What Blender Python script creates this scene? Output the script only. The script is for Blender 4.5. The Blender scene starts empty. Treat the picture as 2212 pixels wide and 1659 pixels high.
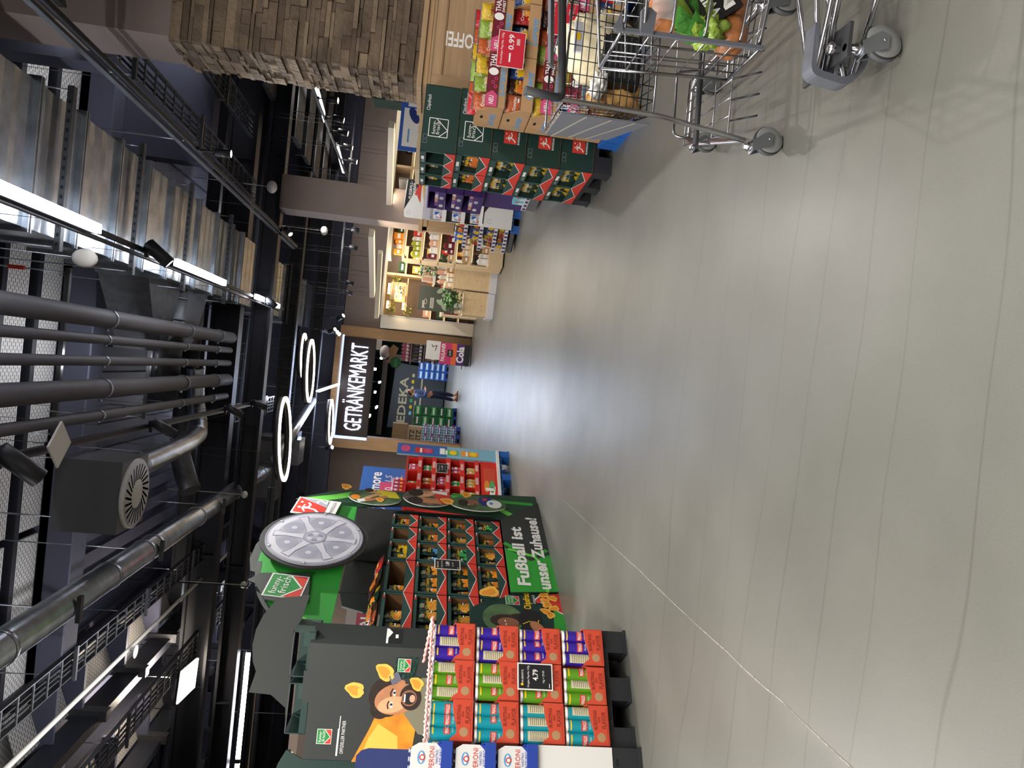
import bpy, bmesh, math, random
from mathutils import Vector, Matrix
random.seed(7)
C = bpy.context.scene.collection
scene = bpy.context.scene
PI = math.pi

# ------------------------------------------------------------------ camera
# the phone was held on its side: focal 1600 px of 2212, 7.2 deg down, rolled by a quarter turn and 5.7 deg
def make_camera():
    cam = bpy.data.cameras.new('camera')
    cam.sensor_fit = 'HORIZONTAL'; cam.sensor_width = 36.0
    cam.lens = 36.0 * 1600.0 / 2212.0
    cam.clip_start = 0.02; cam.clip_end = 200
    o = bpy.data.objects.new('camera', cam); C.objects.link(o)
    yaw, pitch = math.radians(0.622), math.radians(7.186)
    R = Vector((math.cos(yaw), math.sin(yaw), 0))
    F = Vector((-math.sin(yaw)*math.cos(pitch), math.cos(yaw)*math.cos(pitch), -math.sin(pitch)))
    U = R.cross(F)
    k = math.hypot(.1, 1)
    down_u, down_v = -.1/k, 1/k            # world down in the upright picture (u right, v down)
    # upright picture axes in world: u axis and v axis
    uax = (R*(1/k) + U*(.1/k))
    vax = (R*(.1/k) - U*(1/k))
    # picture x = v (right), picture y(down) = -u
    X = vax; Yup = uax
    Z = X.cross(Yup)
    M = Matrix((X, Yup, Z)).transposed().to_4x4()
    M.translation = Vector((0, 0, 1.40))
    o.matrix_world = M
    scene.camera = o
make_camera()

# ------------------------------------------------------------------ world, exposure
w = bpy.data.worlds.new('world'); scene.world = w; w.use_nodes = True
w.node_tree.nodes['Background'].inputs[0].default_value = (.75, .85, 1.0, 1)
w.node_tree.nodes['Background'].inputs[1].default_value = .10
scene.view_settings.view_transform = 'Standard'
scene.view_settings.look = 'None'
scene.view_settings.gamma = 1
scene.view_settings.exposure = 1.2

def area_lamp(name, loc, sx, sy, power, col=(1, .97, .92), rot=(0, 0, 0)):
    l = bpy.data.lights.new(name, 'AREA'); l.shape = 'RECTANGLE'; l.size = sx; l.size_y = sy
    l.energy = power; l.color = col
    o = bpy.data.objects.new(name, l); o.location = loc; o.rotation_euler = rot; C.objects.link(o)
    return o
def spot_lamp(name, loc, target, power, angle=50, col=(1, .93, .82), blend=.5, rad=.04):
    l = bpy.data.lights.new(name, 'SPOT'); l.energy = power; l.spot_size = math.radians(angle)
    l.spot_blend = blend; l.color = col; l.shadow_soft_size = rad
    o = bpy.data.objects.new(name, l); o.location = loc
    o.rotation_euler = (Vector(target)-Vector(loc)).to_track_quat('-Z', 'Y').to_euler(); C.objects.link(o)
    return o
# light of the long tube fittings (housings built further down), then added fill lights that have none
WARM = (1, .965, .91); COOL = (.86, .92, 1)
TUBES = [(.81, 3.95, 2.3), (.81, 7.1+1.7, 1.9), (.81, 12.9, 1.5)]
area_lamp('tube_and_fill_light', (.81, 4.9, 3.94), .07, 2.3, 45, COOL)
area_lamp('tube_and_fill_light', (.81, 8.9, 3.94), .07, 1.9, 40, COOL)
area_lamp('tube_and_fill_light', (.81, 12.8, 3.94), .07, 1.5, 30, COOL)
for X_, Y_, P_, C_ in ((.81, 1.0, 24, WARM), (-1.2, 1.5, 85, WARM), (-3.6, 2.5, 100, WARM), (-3.9, 6.5, 70, WARM), (-1.5, -2.0, 90, WARM), (2.1, -1.2, 34, WARM), (3.6, 3.2, 38, WARM), (3.6, 0.2, 30, WARM), (-6.5, 5, 40, WARM), (3.2, 10.6, 14, WARM), (-4.0, 18.5, 50, WARM), (3.0, 18.0, 40, WARM)):
    area_lamp('tube_and_fill_light', (X_, Y_, 3.94), .1, 2.4, P_, C_)  # added fill from ceiling height, no fittings are built for these

# ------------------------------------------------------------------ materials
def srgb(h):
    if isinstance(h, str):
        h = h.lstrip('#'); c = [int(h[i:i+2], 16)/255 for i in (0, 2, 4)]
    else: c = list(h)
    return tuple((x/12.92 if x <= .04045 else ((x+.055)/1.055)**2.4) for x in c)
MATS = {}
def mat(name, col, rough=.6, metal=0, emit=0, noise=0, nscale=20, bump=0, bscale=40, stretch=None, coat=0, spec=None, alpha=None):
    if name in MATS: return MATS[name]
    m = bpy.data.materials.new(name); m.use_nodes = True; MATS[name] = m
    nt = m.node_tree; b = nt.nodes['Principled BSDF']
    c = srgb(col)
    b.inputs['Base Color'].default_value = (*c, 1)
    b.inputs['Roughness'].default_value = rough; b.inputs['Metallic'].default_value = metal
    if spec is not None: b.inputs['Specular IOR Level'].default_value = spec
    if coat: b.inputs['Coat Weight'].default_value = coat; b.inputs['Coat Roughness'].default_value = .15
    if emit:
        b.inputs['Emission Color'].default_value = (*c, 1); b.inputs['Emission Strength'].default_value = emit
    if alpha is not None: b.inputs['Alpha'].default_value = alpha
    if noise or bump:
        tc = nt.nodes.new('ShaderNodeTexCoord'); mp = nt.nodes.new('ShaderNodeMapping')
        nt.links.new(tc.outputs['Object'], mp.inputs['Vector'])
        if stretch: mp.inputs['Scale'].default_value = stretch
    if noise:
        n = nt.nodes.new('ShaderNodeTexNoise'); n.inputs['Scale'].default_value = nscale; n.inputs['Detail'].default_value = 5
        nt.links.new(mp.outputs[0], n.inputs['Vector'])
        r = nt.nodes.new('ShaderNodeValToRGB'); nt.links.new(n.outputs['Fac'], r.inputs[0])
        r.color_ramp.elements[0].position = .3; r.color_ramp.elements[1].position = .7
        r.color_ramp.elements[0].color = (*[x*(1-noise) for x in c], 1)
        r.color_ramp.elements[1].color = (*[min(1, x*(1+noise)) for x in c], 1)
        nt.links.new(r.outputs[0], b.inputs['Base Color'])
    if bump:
        n2 = nt.nodes.new('ShaderNodeTexNoise'); n2.inputs['Scale'].default_value = bscale; n2.inputs['Detail'].default_value = 3
        nt.links.new(mp.outputs[0], n2.inputs['Vector'])
        bp = nt.nodes.new('ShaderNodeBump'); bp.inputs['Strength'].default_value = bump; bp.inputs['Distance'].default_value = .02
        nt.links.new(n2.outputs['Fac'], bp.inputs['Height']); nt.links.new(bp.outputs[0], b.inputs['Normal'])
    return m

M = {}
def defm(k, *a, **kw): M[k] = mat(k, *a, **kw)
# shop fabric
defm('taupe', '8f8078', .8, noise=.05, nscale=3)
defm('taupe_light', 'a39b95', .8)
defm('taupe_dark', '5d5048', .85, noise=.06, nscale=3)
defm('navy_wall', '4a4c5c', .85, noise=.06, nscale=2)
defm('deck_dark', '44465a', .7, noise=.08, nscale=2)
defm('deck_light', 'b9b4ac', .6, noise=.05)
defm('steel_black', '202128', .45)
defm('black', '101012', .5)
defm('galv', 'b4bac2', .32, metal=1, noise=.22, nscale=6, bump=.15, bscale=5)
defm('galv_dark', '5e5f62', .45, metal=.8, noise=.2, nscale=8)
defm('chrome', 'b8b8bc', .22, metal=1)
defm('pipe', '57555a', .6, noise=.05)
defm('white', 'dedcd8', .6)
defm('offwhite', 'c9c4ba', .7)
defm('creamwhite', 'd9cfbd', .6)
defm('grey_metal', '77787c', .4, metal=.5)
defm('wood', 'ab8c66', .6, noise=.18, nscale=3, stretch=(8, 8, .6), bump=.1)
defm('wood_h', 'a98b68', .6, noise=.16, nscale=3, stretch=(.7, 8, 8), bump=.1)
defm('wood_light', 'cdb48e', .6, noise=.08, nscale=4, stretch=(1, 6, 6))
defm('wood_pale', 'd8bf98', .6, noise=.06, nscale=30)
defm('wood_portal', 'a8835a', .6, noise=.12, nscale=4, stretch=(6, 6, .5))
defm('kraft', 'b08a62', .85, noise=.06, nscale=6)
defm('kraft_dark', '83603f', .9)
defm('stone', '665748', .95, noise=.35, nscale=5, bump=.9, bscale=22)
defm('stone_b', '57493c', .95, noise=.3, nscale=5, bump=.9, bscale=22)
defm('stone_c', '7d6c58', .95, noise=.3, nscale=5, bump=.9, bscale=22)
defm('stone_gap', '2b241e', 1)
# printing colours
for k, h in dict(ink_white='ebe9e4', ink_black='17171a', ink_red='d23a2c', ink_green='1f8a3c', ink_yellow='f1c40f',
                 box_green='23463f', box_green_d='12332d', box_dark='2c302e', box_dark_l='3f4542', panel_green='2f9e35', panel_lime='6fd34c', panel_deep='16412a',
                 chip='e8932b', chip_d='c96a1c', chip_l='f7bb4c', tray_red='cf4a30', tray_red_d='8a2c1c', can_purple='39219c', can_green='5f9a1e',
                 can_teal='1598a8', can_beige='cfc7a4', can_red='d8405a', lid='e9e4e0', pinkfilm='eda6a0', blue_beer='1f3f9c', blue_deep='1d2c63', blue_pallet='1f5fb0',
                 black_pallet='232427', skin='c98f6c', skin_d='8e5d43', skin_l='dcae8c', hair='2a1a12', hair_b='4a2f1c', shirt_grey='7d7a64', orange='f0921d',
                 drink_red='cf2b20', drink_blue='2c5fa8', drink_sky='7fb0c4', drink_pink='c94a77', drink_orange='e0912f', drink_lime='3fae5c',
                 maroon='6a1427', maroon_d='3c0d18', price_red='c61f35', lorenz='5b9bd0', purple='4a3274', purple_l='7b5ba6', cola_pink='c32f6b', cola_orange='e0622f',
                 cola_violet='4b2170', crate_blue='20409c', crate_green='17633a', water='9fc3dd', edeka='3b4148', beige='cbbd9a', gold='d3b257', flag_blue='2b5bb7',
                 cyan='7fd0dd', magenta='c83c8c', jersey_yellow='e3d21e', jersey_blue='1c2f7a', pitch='3f6a2c', plate='c9c9d2', plate_d='8d8e9f', plate_m='a9aab8',
                 poster='3a4038', poster_leaf='8b9c86', peach='d9a58a', sale='9a2f45', bag_yellow='e2c02a', bag_blue='2b4fa0').items():
    defm(k, h, .55)
for k in ('can_purple', 'can_green', 'can_teal', 'can_beige'): M[k].node_tree.nodes['Principled BSDF'].inputs['Roughness'].default_value = .35
defm('foil_green', '16342a', .3, bump=.5, bscale=30); defm('foil_yellow', 'c9a52a', .3, bump=.5, bscale=30)
defm('foil_red', 'b3242b', .3, bump=.5, bscale=30); defm('foil_orange', 'b5582f', .3, bump=.5, bscale=30)
defm('foil_blue', '254a8f', .3, bump=.5, bscale=30); defm('foil_brown', '3a1c16', .3, bump=.5, bscale=30); defm('foil_lime', '86a03c', .3, bump=.5, bscale=30)
defm('foil_silver', 'b9bcc4', .25, metal=.8)
defm('leaf', '3c7a2a', .5, noise=.3, nscale=30); defm('leaf_dark', '1e4a22', .5, noise=.3, nscale=30); defm('leaf_yellow', '9aa02c', .5)
defm('rubber', '4b4d4f', .6); defm('rubber_dark', '26272a', .6); defm('plastic_grey', '5b5e66', .45); defm('wheel_grey', '8a8c8b', .5)
defm('wire', '8b8b90', .25, metal=1); defm('susp', '4a4b50', .5); defm('wire_dark', '3a3b40', .35, metal=.9); defm('paper_bag', 'c69a5c', .8, bump=.6, bscale=9, noise=.1)
defm('cream_bag', 'cfc3a2', .7, bump=.5, bscale=8); defm('roll', '9c6238', .4, noise=.45, nscale=11, bump=.3, bscale=16); defm('film', 'd8d8da', .15, alpha=.35)
defm('sign_brown', '241612', .5, noise=.15, nscale=2); defm('denim', '1f2b4c', .8); defm('cloth_blue', '5b74ad', .8)
defm('dark_green_wall', '14301f', .8); defm('dark_wall', '1b1d22', .85)
# things that give off light
defm('glow_white', 'f4f6ff', .5, emit=14); defm('glow_ring', 'fff0d8', .5, emit=4); defm('glow_sign', 'c9d6ff', .5, emit=5)
defm('glow_edge', '9fb0ee', .5, emit=.9); defm('glow_warm', 'ffd28a', .5, emit=4); defm('glow_lens', 'fff3e4', .5, emit=2.5); defm('glow_strip', 'ffdca6', .5, emit=.8)
defm('glow_panel', 'fff0dc', .5, emit=9)
# ------------------------------------------------------------------ mesh builder
TEXT = {}
def text_mesh(s, bold=0):
    key = (s, bold)
    if key in TEXT: return TEXT[key]
    cu = bpy.data.curves.new('t', 'FONT'); cu.body = s; cu.size = 1; cu.resolution_u = 2; cu.offset = bold; cu.align_x = 'CENTER'
    ob = bpy.data.objects.new('t', cu); C.objects.link(ob)
    bpy.context.view_layer.update()
    dg = bpy.context.evaluated_depsgraph_get()
    me = bpy.data.meshes.new_from_object(ob.evaluated_get(dg))
    vs = [(v.co.x, v.co.y) for v in me.vertices]; fs = [tuple(p.vertices) for p in me.polygons]
    bpy.data.objects.remove(ob); bpy.data.curves.remove(cu); bpy.data.meshes.remove(me)
    if vs:
        x0 = min(v[0] for v in vs); x1 = max(v[0] for v in vs); y0 = min(v[1] for v in vs); y1 = max(v[1] for v in vs)
    else: x0 = x1 = y0 = y1 = 0
    TEXT[key] = (vs, fs, x0, x1, y0, y1)
    return TEXT[key]

class MB:
    def __init__(s, T=None): s.v = []; s.f = []; s.m = []; s.sm = []; s.mats = []; s.T = T; s.warp = None
    def mi(s, k):
        if k not in s.mats: s.mats.append(k)
        return s.mats.index(k)
    def add(s, vs, fs, k, smooth=False):
        n = len(s.v)
        for p in vs:
            if s.warp: p = s.warp(p)
            p = Vector(p)
            if s.T: p = s.T @ p
            s.v.append(p)
        i = s.mi(k)
        for f in fs: s.f.append(tuple(n+j for j in f)); s.m.append(i); s.sm.append(smooth)
        return s
    def box(s, x0, x1, y0, y1, z0, z1, k, faces='all'):
        vs = [(x0, y0, z0), (x1, y0, z0), (x1, y1, z0), (x0, y1, z0), (x0, y0, z1), (x1, y0, z1), (x1, y1, z1), (x0, y1, z1)]
        F = dict(b=(0, 3, 2, 1), t=(4, 5, 6, 7), f=(0, 1, 5, 4), r=(1, 2, 6, 5), k=(2, 3, 7, 6), l=(3, 0, 4, 7))
        return s.add(vs, [F[c] for c in ('btfrkl' if faces == 'all' else faces)], k)
    def bar(s, a, b, w, h, k, up=(0, 0, 1)):
        a = Vector(a); b = Vector(b); d = (b-a).normalized(); u = Vector(up)
        if abs(d.dot(u)) > .98: u = Vector((1, 0, 0))
        r = d.cross(u).normalized()*w/2; q = r.cross(d).normalized()*h/2
        vs = [a-r-q, a+r-q, a+r+q, a-r+q, b-r-q, b+r-q, b+r+q, b-r+q]
        return s.add(vs, [(3, 2, 1, 0), (4, 5, 6, 7), (0, 1, 5, 4), (1, 2, 6, 5), (2, 3, 7, 6), (3, 0, 4, 7)], k)
    def tube(s, pts, r, k, n=8, closed=False, caps=True):
        pts = [Vector(p) for p in pts]; N = len(pts); vs = []; rs = r if isinstance(r, (list, tuple)) else [r]*N
        up = None
        for i, p in enumerate(pts):
            if closed: d = pts[(i+1) % N]-pts[i-1]
            else: d = pts[min(i+1, N-1)]-pts[max(i-1, 0)]
            d.normalize()
            if up is None:
                up = Vector((0, 0, 1)) if abs(d.z) < .9 else Vector((1, 0, 0))
            a = d.cross(up)
            if a.length < 1e-4: a = d.cross(Vector((0, 1, 0)))
            a.normalize(); up = a.cross(d).normalized()
            for j in range(n):
                t = 2*PI*j/n; vs.append(p+a*math.cos(t)*rs[i]+up*math.sin(t)*rs[i])
        fs = []
        for i in range(N if closed else N-1):
            i2 = (i+1) % N
            for j in range(n): fs.append((i*n+j, i*n+(j+1) % n, i2*n+(j+1) % n, i2*n+j))
        s.add(vs, fs, k, True)
        if caps and not closed:
            n0 = len(s.v)-len(vs); m = s.mi(k)
            s.f.append(tuple(n0+j for j in range(n))[::-1]); s.m.append(m); s.sm.append(False)
            s.f.append(tuple(n0+(N-1)*n+j for j in range(n))); s.m.append(m); s.sm.append(False)
        return s
    def lathe(s, prof, k, n=24, c=(0, 0, 0), smooth=True, keys=None):
        vs = []
        for (r, z) in prof:
            for j in range(n):
                t = 2*PI*j/n; vs.append((c[0]+r*math.cos(t), c[1]+r*math.sin(t), c[2]+z))
        base = len(s.v); first = True
        s.add(vs, [], k)
        for i in range(len(prof)-1):
            kk = keys[i] if keys else k; m = s.mi(kk)
            for j in range(n):
                s.f.append((base+i*n+j, base+i*n+(j+1) % n, base+(i+1)*n+(j+1) % n, base+(i+1)*n+j)); s.m.append(m); s.sm.append(smooth)
        m = s.mi(keys[-1] if keys else k)
        if prof[-1][0] > 1e-4: s.f.append(tuple(base+(len(prof)-1)*n+j for j in range(n))); s.m.append(m); s.sm.append(False)
        m = s.mi(keys[0] if keys else k)
        if prof[0][0] > 1e-4: s.f.append(tuple(base+j for j in range(n))[::-1]); s.m.append(m); s.sm.append(False)
        return s
    def ball(s, c, rx, ry, rz, k, nu=12, nv=8, rot=None):
        vs = []; fs = []
        for i in range(nv+1):
            a = PI*i/nv
            for j in range(nu):
                b = 2*PI*j/nu; p = Vector((rx*math.sin(a)*math.cos(b), ry*math.sin(a)*math.sin(b), rz*math.cos(a)))
                if rot: p = rot @ p
                vs.append(p+Vector(c))
        for i in range(nv):
            for j in range(nu): fs.append((i*nu+j, (i+1)*nu+j, (i+1)*nu+(j+1) % nu, i*nu+(j+1) % nu))
        return s.add(vs, fs, k, True)
    def prism(s, poly, y0, y1, k, ke=None):           # outline in x,z pushed from y0 (front) to y1 (back)
        n = len(poly)
        a = sum(poly[i][0]*poly[(i+1) % n][1]-poly[(i+1) % n][0]*poly[i][1] for i in range(n))
        if a < 0: poly = poly[::-1]
        vs = [(x, y0, z) for x, z in poly]+[(x, y1, z) for x, z in poly]
        s.add(vs, [tuple(range(n)), tuple(range(2*n-1, n-1, -1))], k)
        s.add(vs, [(i, n+i, n+(i+1) % n, (i+1) % n) for i in range(n)], ke or k)
        return s
    # flat printing on the front (facing -y)
    def rect(s, x0, x1, z0, z1, y, k): return s.add([(x0, y, z0), (x1, y, z0), (x1, y, z1), (x0, y, z1)], [(0, 1, 2, 3)], k)
    def poly(s, pts, y, k):
        n = len(pts); a = sum(pts[i][0]*pts[(i+1) % n][1]-pts[(i+1) % n][0]*pts[i][1] for i in range(n))
        if a < 0: pts = pts[::-1]
        return s.add([(x, y, z) for x, z in pts], [tuple(range(n))], k)
    def ell(s, cx, cz, rx, rz, y, k, n=28, rot=0):
        c, q = math.cos(rot), math.sin(rot)
        return s.add([(cx+rx*math.cos(2*PI*i/n)*c-rz*math.sin(2*PI*i/n)*q, y, cz+rx*math.cos(2*PI*i/n)*q+rz*math.sin(2*PI*i/n)*c) for i in range(n)], [tuple(range(n))], k)
    def ring(s, cx, cz, rx, rz, w, y, k, n=32):
        vs = []
        for i in range(n):
            a = 2*PI*i/n; vs += [(cx+rx*math.cos(a), y, cz+rz*math.sin(a)), (cx+(rx-w)*math.cos(a), y, cz+(rz-w)*math.sin(a))]
        return s.add(vs, [(2*i, (2*i+2) % (2*n), (2*i+3) % (2*n), 2*i+1) for i in range(n)], k)
    def line(s, pts, w, y, k):
        for (a, b) in zip(pts[:-1], pts[1:]):
            dx, dz = b[0]-a[0], b[1]-a[1]; L = math.hypot(dx, dz) or 1; nx, nz = -dz/L*w/2, dx/L*w/2
            s.poly([(a[0]+nx, a[1]+nz), (a[0]-nx, a[1]-nz), (b[0]-nx, b[1]-nz), (b[0]+nx, b[1]+nz)], y, k)
        return s
    def txt(s, t, cx, cz, h, y, k, w=None, bold=0, rot=0, slant=0):
        vs, fs, x0, x1, y0, y1 = text_mesh(t, bold)
        if not vs: return s
        sc = h/(.73); sx = sc if w is None else w/(x1-x0)
        mx = (x0+x1)/2; mz = .365; c, q = math.cos(rot), math.sin(rot)
        out = []
        for (x, z) in vs:
            X = (x-mx)*sx + (z-mz)*sc*slant; Z = (z-mz)*sc
            out.append((cx+X*c-Z*q, y, cz+X*q+Z*c))
        return s.add(out, fs, k)
    def mesh(s, name):
        me = bpy.data.meshes.new(name); me.from_pydata([tuple(p) for p in s.v], [], s.f)
        for k in s.mats: me.materials.append(M[k])
        me.polygons.foreach_set('material_index', s.m); me.polygons.foreach_set('use_smooth', s.sm)
        me.update(); return me
    def build(s, name, parent=None, **kw):
        o = bpy.data.objects.new(name, s.mesh(name)); C.objects.link(o)
        if parent: o.parent = parent
        tag(o, **kw); return o

def tag(o, label=None, cat=None, group=None, kind=None, loc=None, rz=None):
    if label: o['label'] = label
    if cat: o['category'] = cat
    if group: o['group'] = group
    if kind: o['kind'] = kind
    if loc is not None: o.location = loc
    if rz is not None: o.rotation_euler = (0, 0, rz)
    return o
def thing(name, label, cat, loc=(0, 0, 0), rz=0, group=None):
    o = bpy.data.objects.new(name, None); C.objects.link(o); o.empty_display_size = .1
    return tag(o, label, cat, group, None, loc, rz)
def inst(me, name, loc, rz=0, label=None, cat=None, group=None, parent=None, tilt=0, roll=0, sc=None):
    o = bpy.data.objects.new(name, me); C.objects.link(o); o.location = loc; o.rotation_euler = (tilt, roll, rz)
    if sc: o.scale = sc
    if parent: o.parent = parent
    return tag(o, label, cat, group)
def struct(mb, name): return mb.build(name, kind='structure')
def copy_tree(o, loc, rz=None, label=None, group=None):
    c = o.copy(); C.objects.link(c); c.location = loc
    if rz is not None: c.rotation_euler = (0, 0, rz)
    if label: c['label'] = label
    if group: c['group'] = group
    for ch in list(o.children):
        d = ch.copy(); C.objects.link(d); d.parent = c
        for g in list(ch.children):
            e = g.copy(); C.objects.link(e); e.parent = d
    return c
class Frame:                                          # a place on the floor with its own left-right and depth
    def __init__(s, x, y, rz): s.o = Vector((x, y, 0)); s.rz = rz
    def at(s, x, y, z=0):
        c, q = math.cos(s.rz), math.sin(s.rz)
        return (s.o.x+x*c-y*q, s.o.y+x*q+y*c, z)

# ---- shared artwork
def art_ff(mb, cx, cz, s, y, plain=None):             # crisp maker's square sign: green with white script and red folded corner
    h = s/2; e = .0006*max(1, s*4)
    if plain:
        mb.line([(cx-h, cz-h), (cx+h, cz-h), (cx+h, cz+h), (cx-h, cz+h), (cx-h, cz-h)], s*.04, y-e, plain)
        mb.line([(cx-h, cz-h*.1), (cx-h*.2, cz-h), (cx+h, cz+h*.3)], s*.04, y-e, plain)
        mb.txt('funny-', cx, cz+h*.5, s*.2, y-e, plain, w=s*.75); mb.txt('frisch', cx, cz+h*.05, s*.2, y-e, plain, w=s*.75); return
    mb.rect(cx-h, cx+h, cz-h, cz+h, y-e, 'ink_white'); i = h*.92
    mb.rect(cx-i, cx+i, cz-i, cz+i, y-2*e, 'ink_green')
    mb.poly([(cx-i, cz-h*.05), (cx-i*.05, cz-i), (cx-i, cz-i)], y-3*e, 'ink_red')
    mb.poly([(cx-i*.05, cz-i), (cx+i, cz-i), (cx+i, cz-h*.15)], y-3*e, 'ink_red')
    mb.line([(cx-i, cz), (cx-i*.05, cz-i*.9), (cx+i, cz-h*.05)], s*.04, y-4*e, 'ink_white')
    mb.txt('funny-', cx, cz+h*.58, s*.2, y-4*e, 'ink_white', w=s*.74); mb.txt('frisch', cx+h*.08, cz+h*.1, s*.21, y-4*e, 'ink_white', w=s*.74)
def art_liga(mb, cx, cz, s, y, two=False, word=True):
    e = .0006*max(1, s*4); h = s/2
    mb.rect(cx-h, cx+h, cz-h, cz+h, y-e, 'ink_red')
    W = 'ink_white'; k = s
    mb.ell(cx+.27*k, cz+.33*k, .05*k, .05*k, y-2*e, W, 12)                 # ball
    mb.ell(cx-.08*k, cz+.3*k, .055*k, .055*k, y-2*e, W, 12)                # head
    mb.poly([(cx-.18*k, cz+.2*k), (cx+.02*k, cz+.22*k), (cx+.04*k, cz-.05*k), (cx-.1*k, cz-.1*k)], y-2*e, W)
    mb.line([(cx-.12*k, cz+.18*k), (cx-.3*k, cz+.05*k)], .06*k, y-2*e, W); mb.line([(cx, cz+.18*k), (cx+.2*k, cz+.1*k)], .05*k, y-2*e, W)
    mb.line([(cx-.02*k, cz-.05*k), (cx+.2*k, cz-.1*k), (cx+.38*k, cz-.02*k)], .09*k, y-2*e, W)
    mb.line([(cx-.06*k, cz-.06*k), (cx-.16*k, cz-.25*k), (cx-.36*k, cz-.38*k)], .09*k, y-2*e, W)
def chip(mb, cx, cz, r, y, rot=0, k='chip', k2='chip_l'):
    n = 18; pts = []; p2 = []
    for i in range(n):
        a = 2*PI*i/n; q = 1+.12*math.sin(3*a+rot)+.06*math.sin(5*a)
        x, z = r*1.05*math.cos(a)*q, r*.82*math.sin(a)*q
        c, d = math.cos(rot), math.sin(rot)
        pts.append((cx+x*c-z*d, cz+x*d+z*c)); p2.append((cx+(x*.72+r*.08)*c-(z*.6+r*.08)*d, cz+(x*.72+r*.08)*d+(z*.6+r*.08)*c))
    mb.poly(pts, y, k2); mb.poly(p2, y-.0006*max(1, r*20), k)

# ---- crisp bag: a pillow of foil with crimped ends, printed on the front
def bag_mesh(name, foil, w=.16, h=.22, d=.055, word='Chipsfrisch', accent='chip', word_k='ink_yellow', logo=True):
    mb = MB(); nx, nz = 8, 10
    def prof(u, v): return d/2*max(0, (1-abs(u)**3))**.7*max(0, 1-abs(v)**4)**.6+.001
    vs = []; fs = []
    for side in (-1, 1):
        for j in range(nz+1):
            v = -1+2*j/nz; 
            for i in range(nx+1):
                u = -1+2*i/nx
                wob = .004*math.sin(9*u+4*v)+.004*math.cos(6*v)
                vs.append((u*w/2*(1-.05*(1-v*v)), side*(prof(u, v)+wob*.5*(1-abs(v))), (v+1)*h/2+.003*math.cos(7*u)*(abs(v) > .9)))
    n1 = (nx+1)*(nz+1)
    for j in range(nz):
        for i in range(nx):
            a = j*(nx+1)+i; fs.append((a, a+1, a+nx+2, a+nx+1)); b = a+n1; fs.append((b+nx+1, b+nx+2, b+1, b))
    mb.add(vs, fs, foil, True)
    mb.warp = lambda p: (p[0], p[1]-prof(max(-1, min(1, p[0]/(w/2))), max(-1, min(1, (p[2]-h/2)/(h/2))))-.002, p[2])
    y = -.0015
    for q in range(9):
        cx = random.uniform(-.33, .33)*w; cz = h*(.22+.34*random.random())
        for t in (0,): chip(mb, cx, cz, w*.17, y-.0003*q, random.uniform(0, 3), accent, 'chip_l' if accent == 'chip' else accent)
    mb.txt(word, 0, h*.66, h*.13, y-.003, word_k, w=w*.72, bold=.01)
    if logo: art_ff(mb, -w*.17, h*.85, w*.26, y-.001)
    mb.rect(w*.08, w*.3, h*.47, h*.53, y-.003, 'ink_white')
    mb.warp = None
    mb.box(-w/2*.97, w/2*.97, -.0015, .0015, -.006, .004, foil); mb.box(-w/2*.97, w/2*.97, -.0015, .0015, h-.004, h+.008, 'foil_silver' if foil != 'foil_green' else foil)
    return mb.mesh(name)
BAG = dict(
    paprika=bag_mesh('crisp_bag', 'foil_green'),
    paprika_b=bag_mesh('crisp_bag', 'foil_green', word='Chipsfrisch', accent='orange'),
    rings=bag_mesh('crisp_bag', 'foil_green', word='Ringli', accent='ink_yellow'),
    cheese=bag_mesh('crisp_bag', 'foil_green', word='Chips', accent='drink_lime'),
    blue=bag_mesh('crisp_bag', 'foil_green', word='Chips', accent='lorenz'),
    nuts=bag_mesh('crisp_bag', 'foil_green', word='Riffels', accent='chip_d'),
    yellow=bag_mesh('crisp_bag', 'foil_yellow', word='Chips', accent='foil_green', word_k='ink_white'),
    crunch_red=bag_mesh('crisp_bag', 'foil_red', word='Crunch', accent='chip', word_k='ink_white', logo=False),
    crunch_orange=bag_mesh('crisp_bag', 'foil_orange', word='Crunchips', accent='skin_d', word_k='ink_white', logo=False),
    crunch_yellow=bag_mesh('crisp_bag', 'foil_yellow', word='Crunchips', accent='foil_red', word_k='foil_brown', logo=False),
    crunch_lime=bag_mesh('crisp_bag', 'foil_lime', word='Crunchips', accent='ink_yellow', word_k='ink_white', logo=False),
    chips_blue=bag_mesh('crisp_bag', 'foil_blue', word='Chips', accent='ink_yellow', word_k='ink_white', logo=False),
    brown=bag_mesh('crisp_bag', 'foil_brown', word='Crunchips', accent='chip_d', word_k='ink_yellow', logo=False))

# ---- pallet on nine feet
def pallet(name, k, w, d, fr, x0, y0, label, h=.15, parts=True):
    x, y, z = fr.at(x0, y0)
    t = thing(name, label, 'pallet', (x, y, 0), fr.rz)
    m = MB(); m.box(0, w, 0, d, h-.035, h, k)
    for i in range(9): m.box(w*(.05+.1*i), w*(.05+.1*i)+w*.06, -.001, d+.001, h-.028, h-.012, 'black')
    m.build('deck', t)
    for i in range(3):
        for j in range(3):
            X = i*(w-.13)/2; Y = j*(d-.14)/2
            b = MB(); p = .008
            b.box(X, X+.13, Y, Y+.14, .018, h-.035, k); b.box(X-p, X+.13+p, Y-p, Y+.14+p, 0, .018, k)
            b.build('foot', t)
    return t
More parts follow.
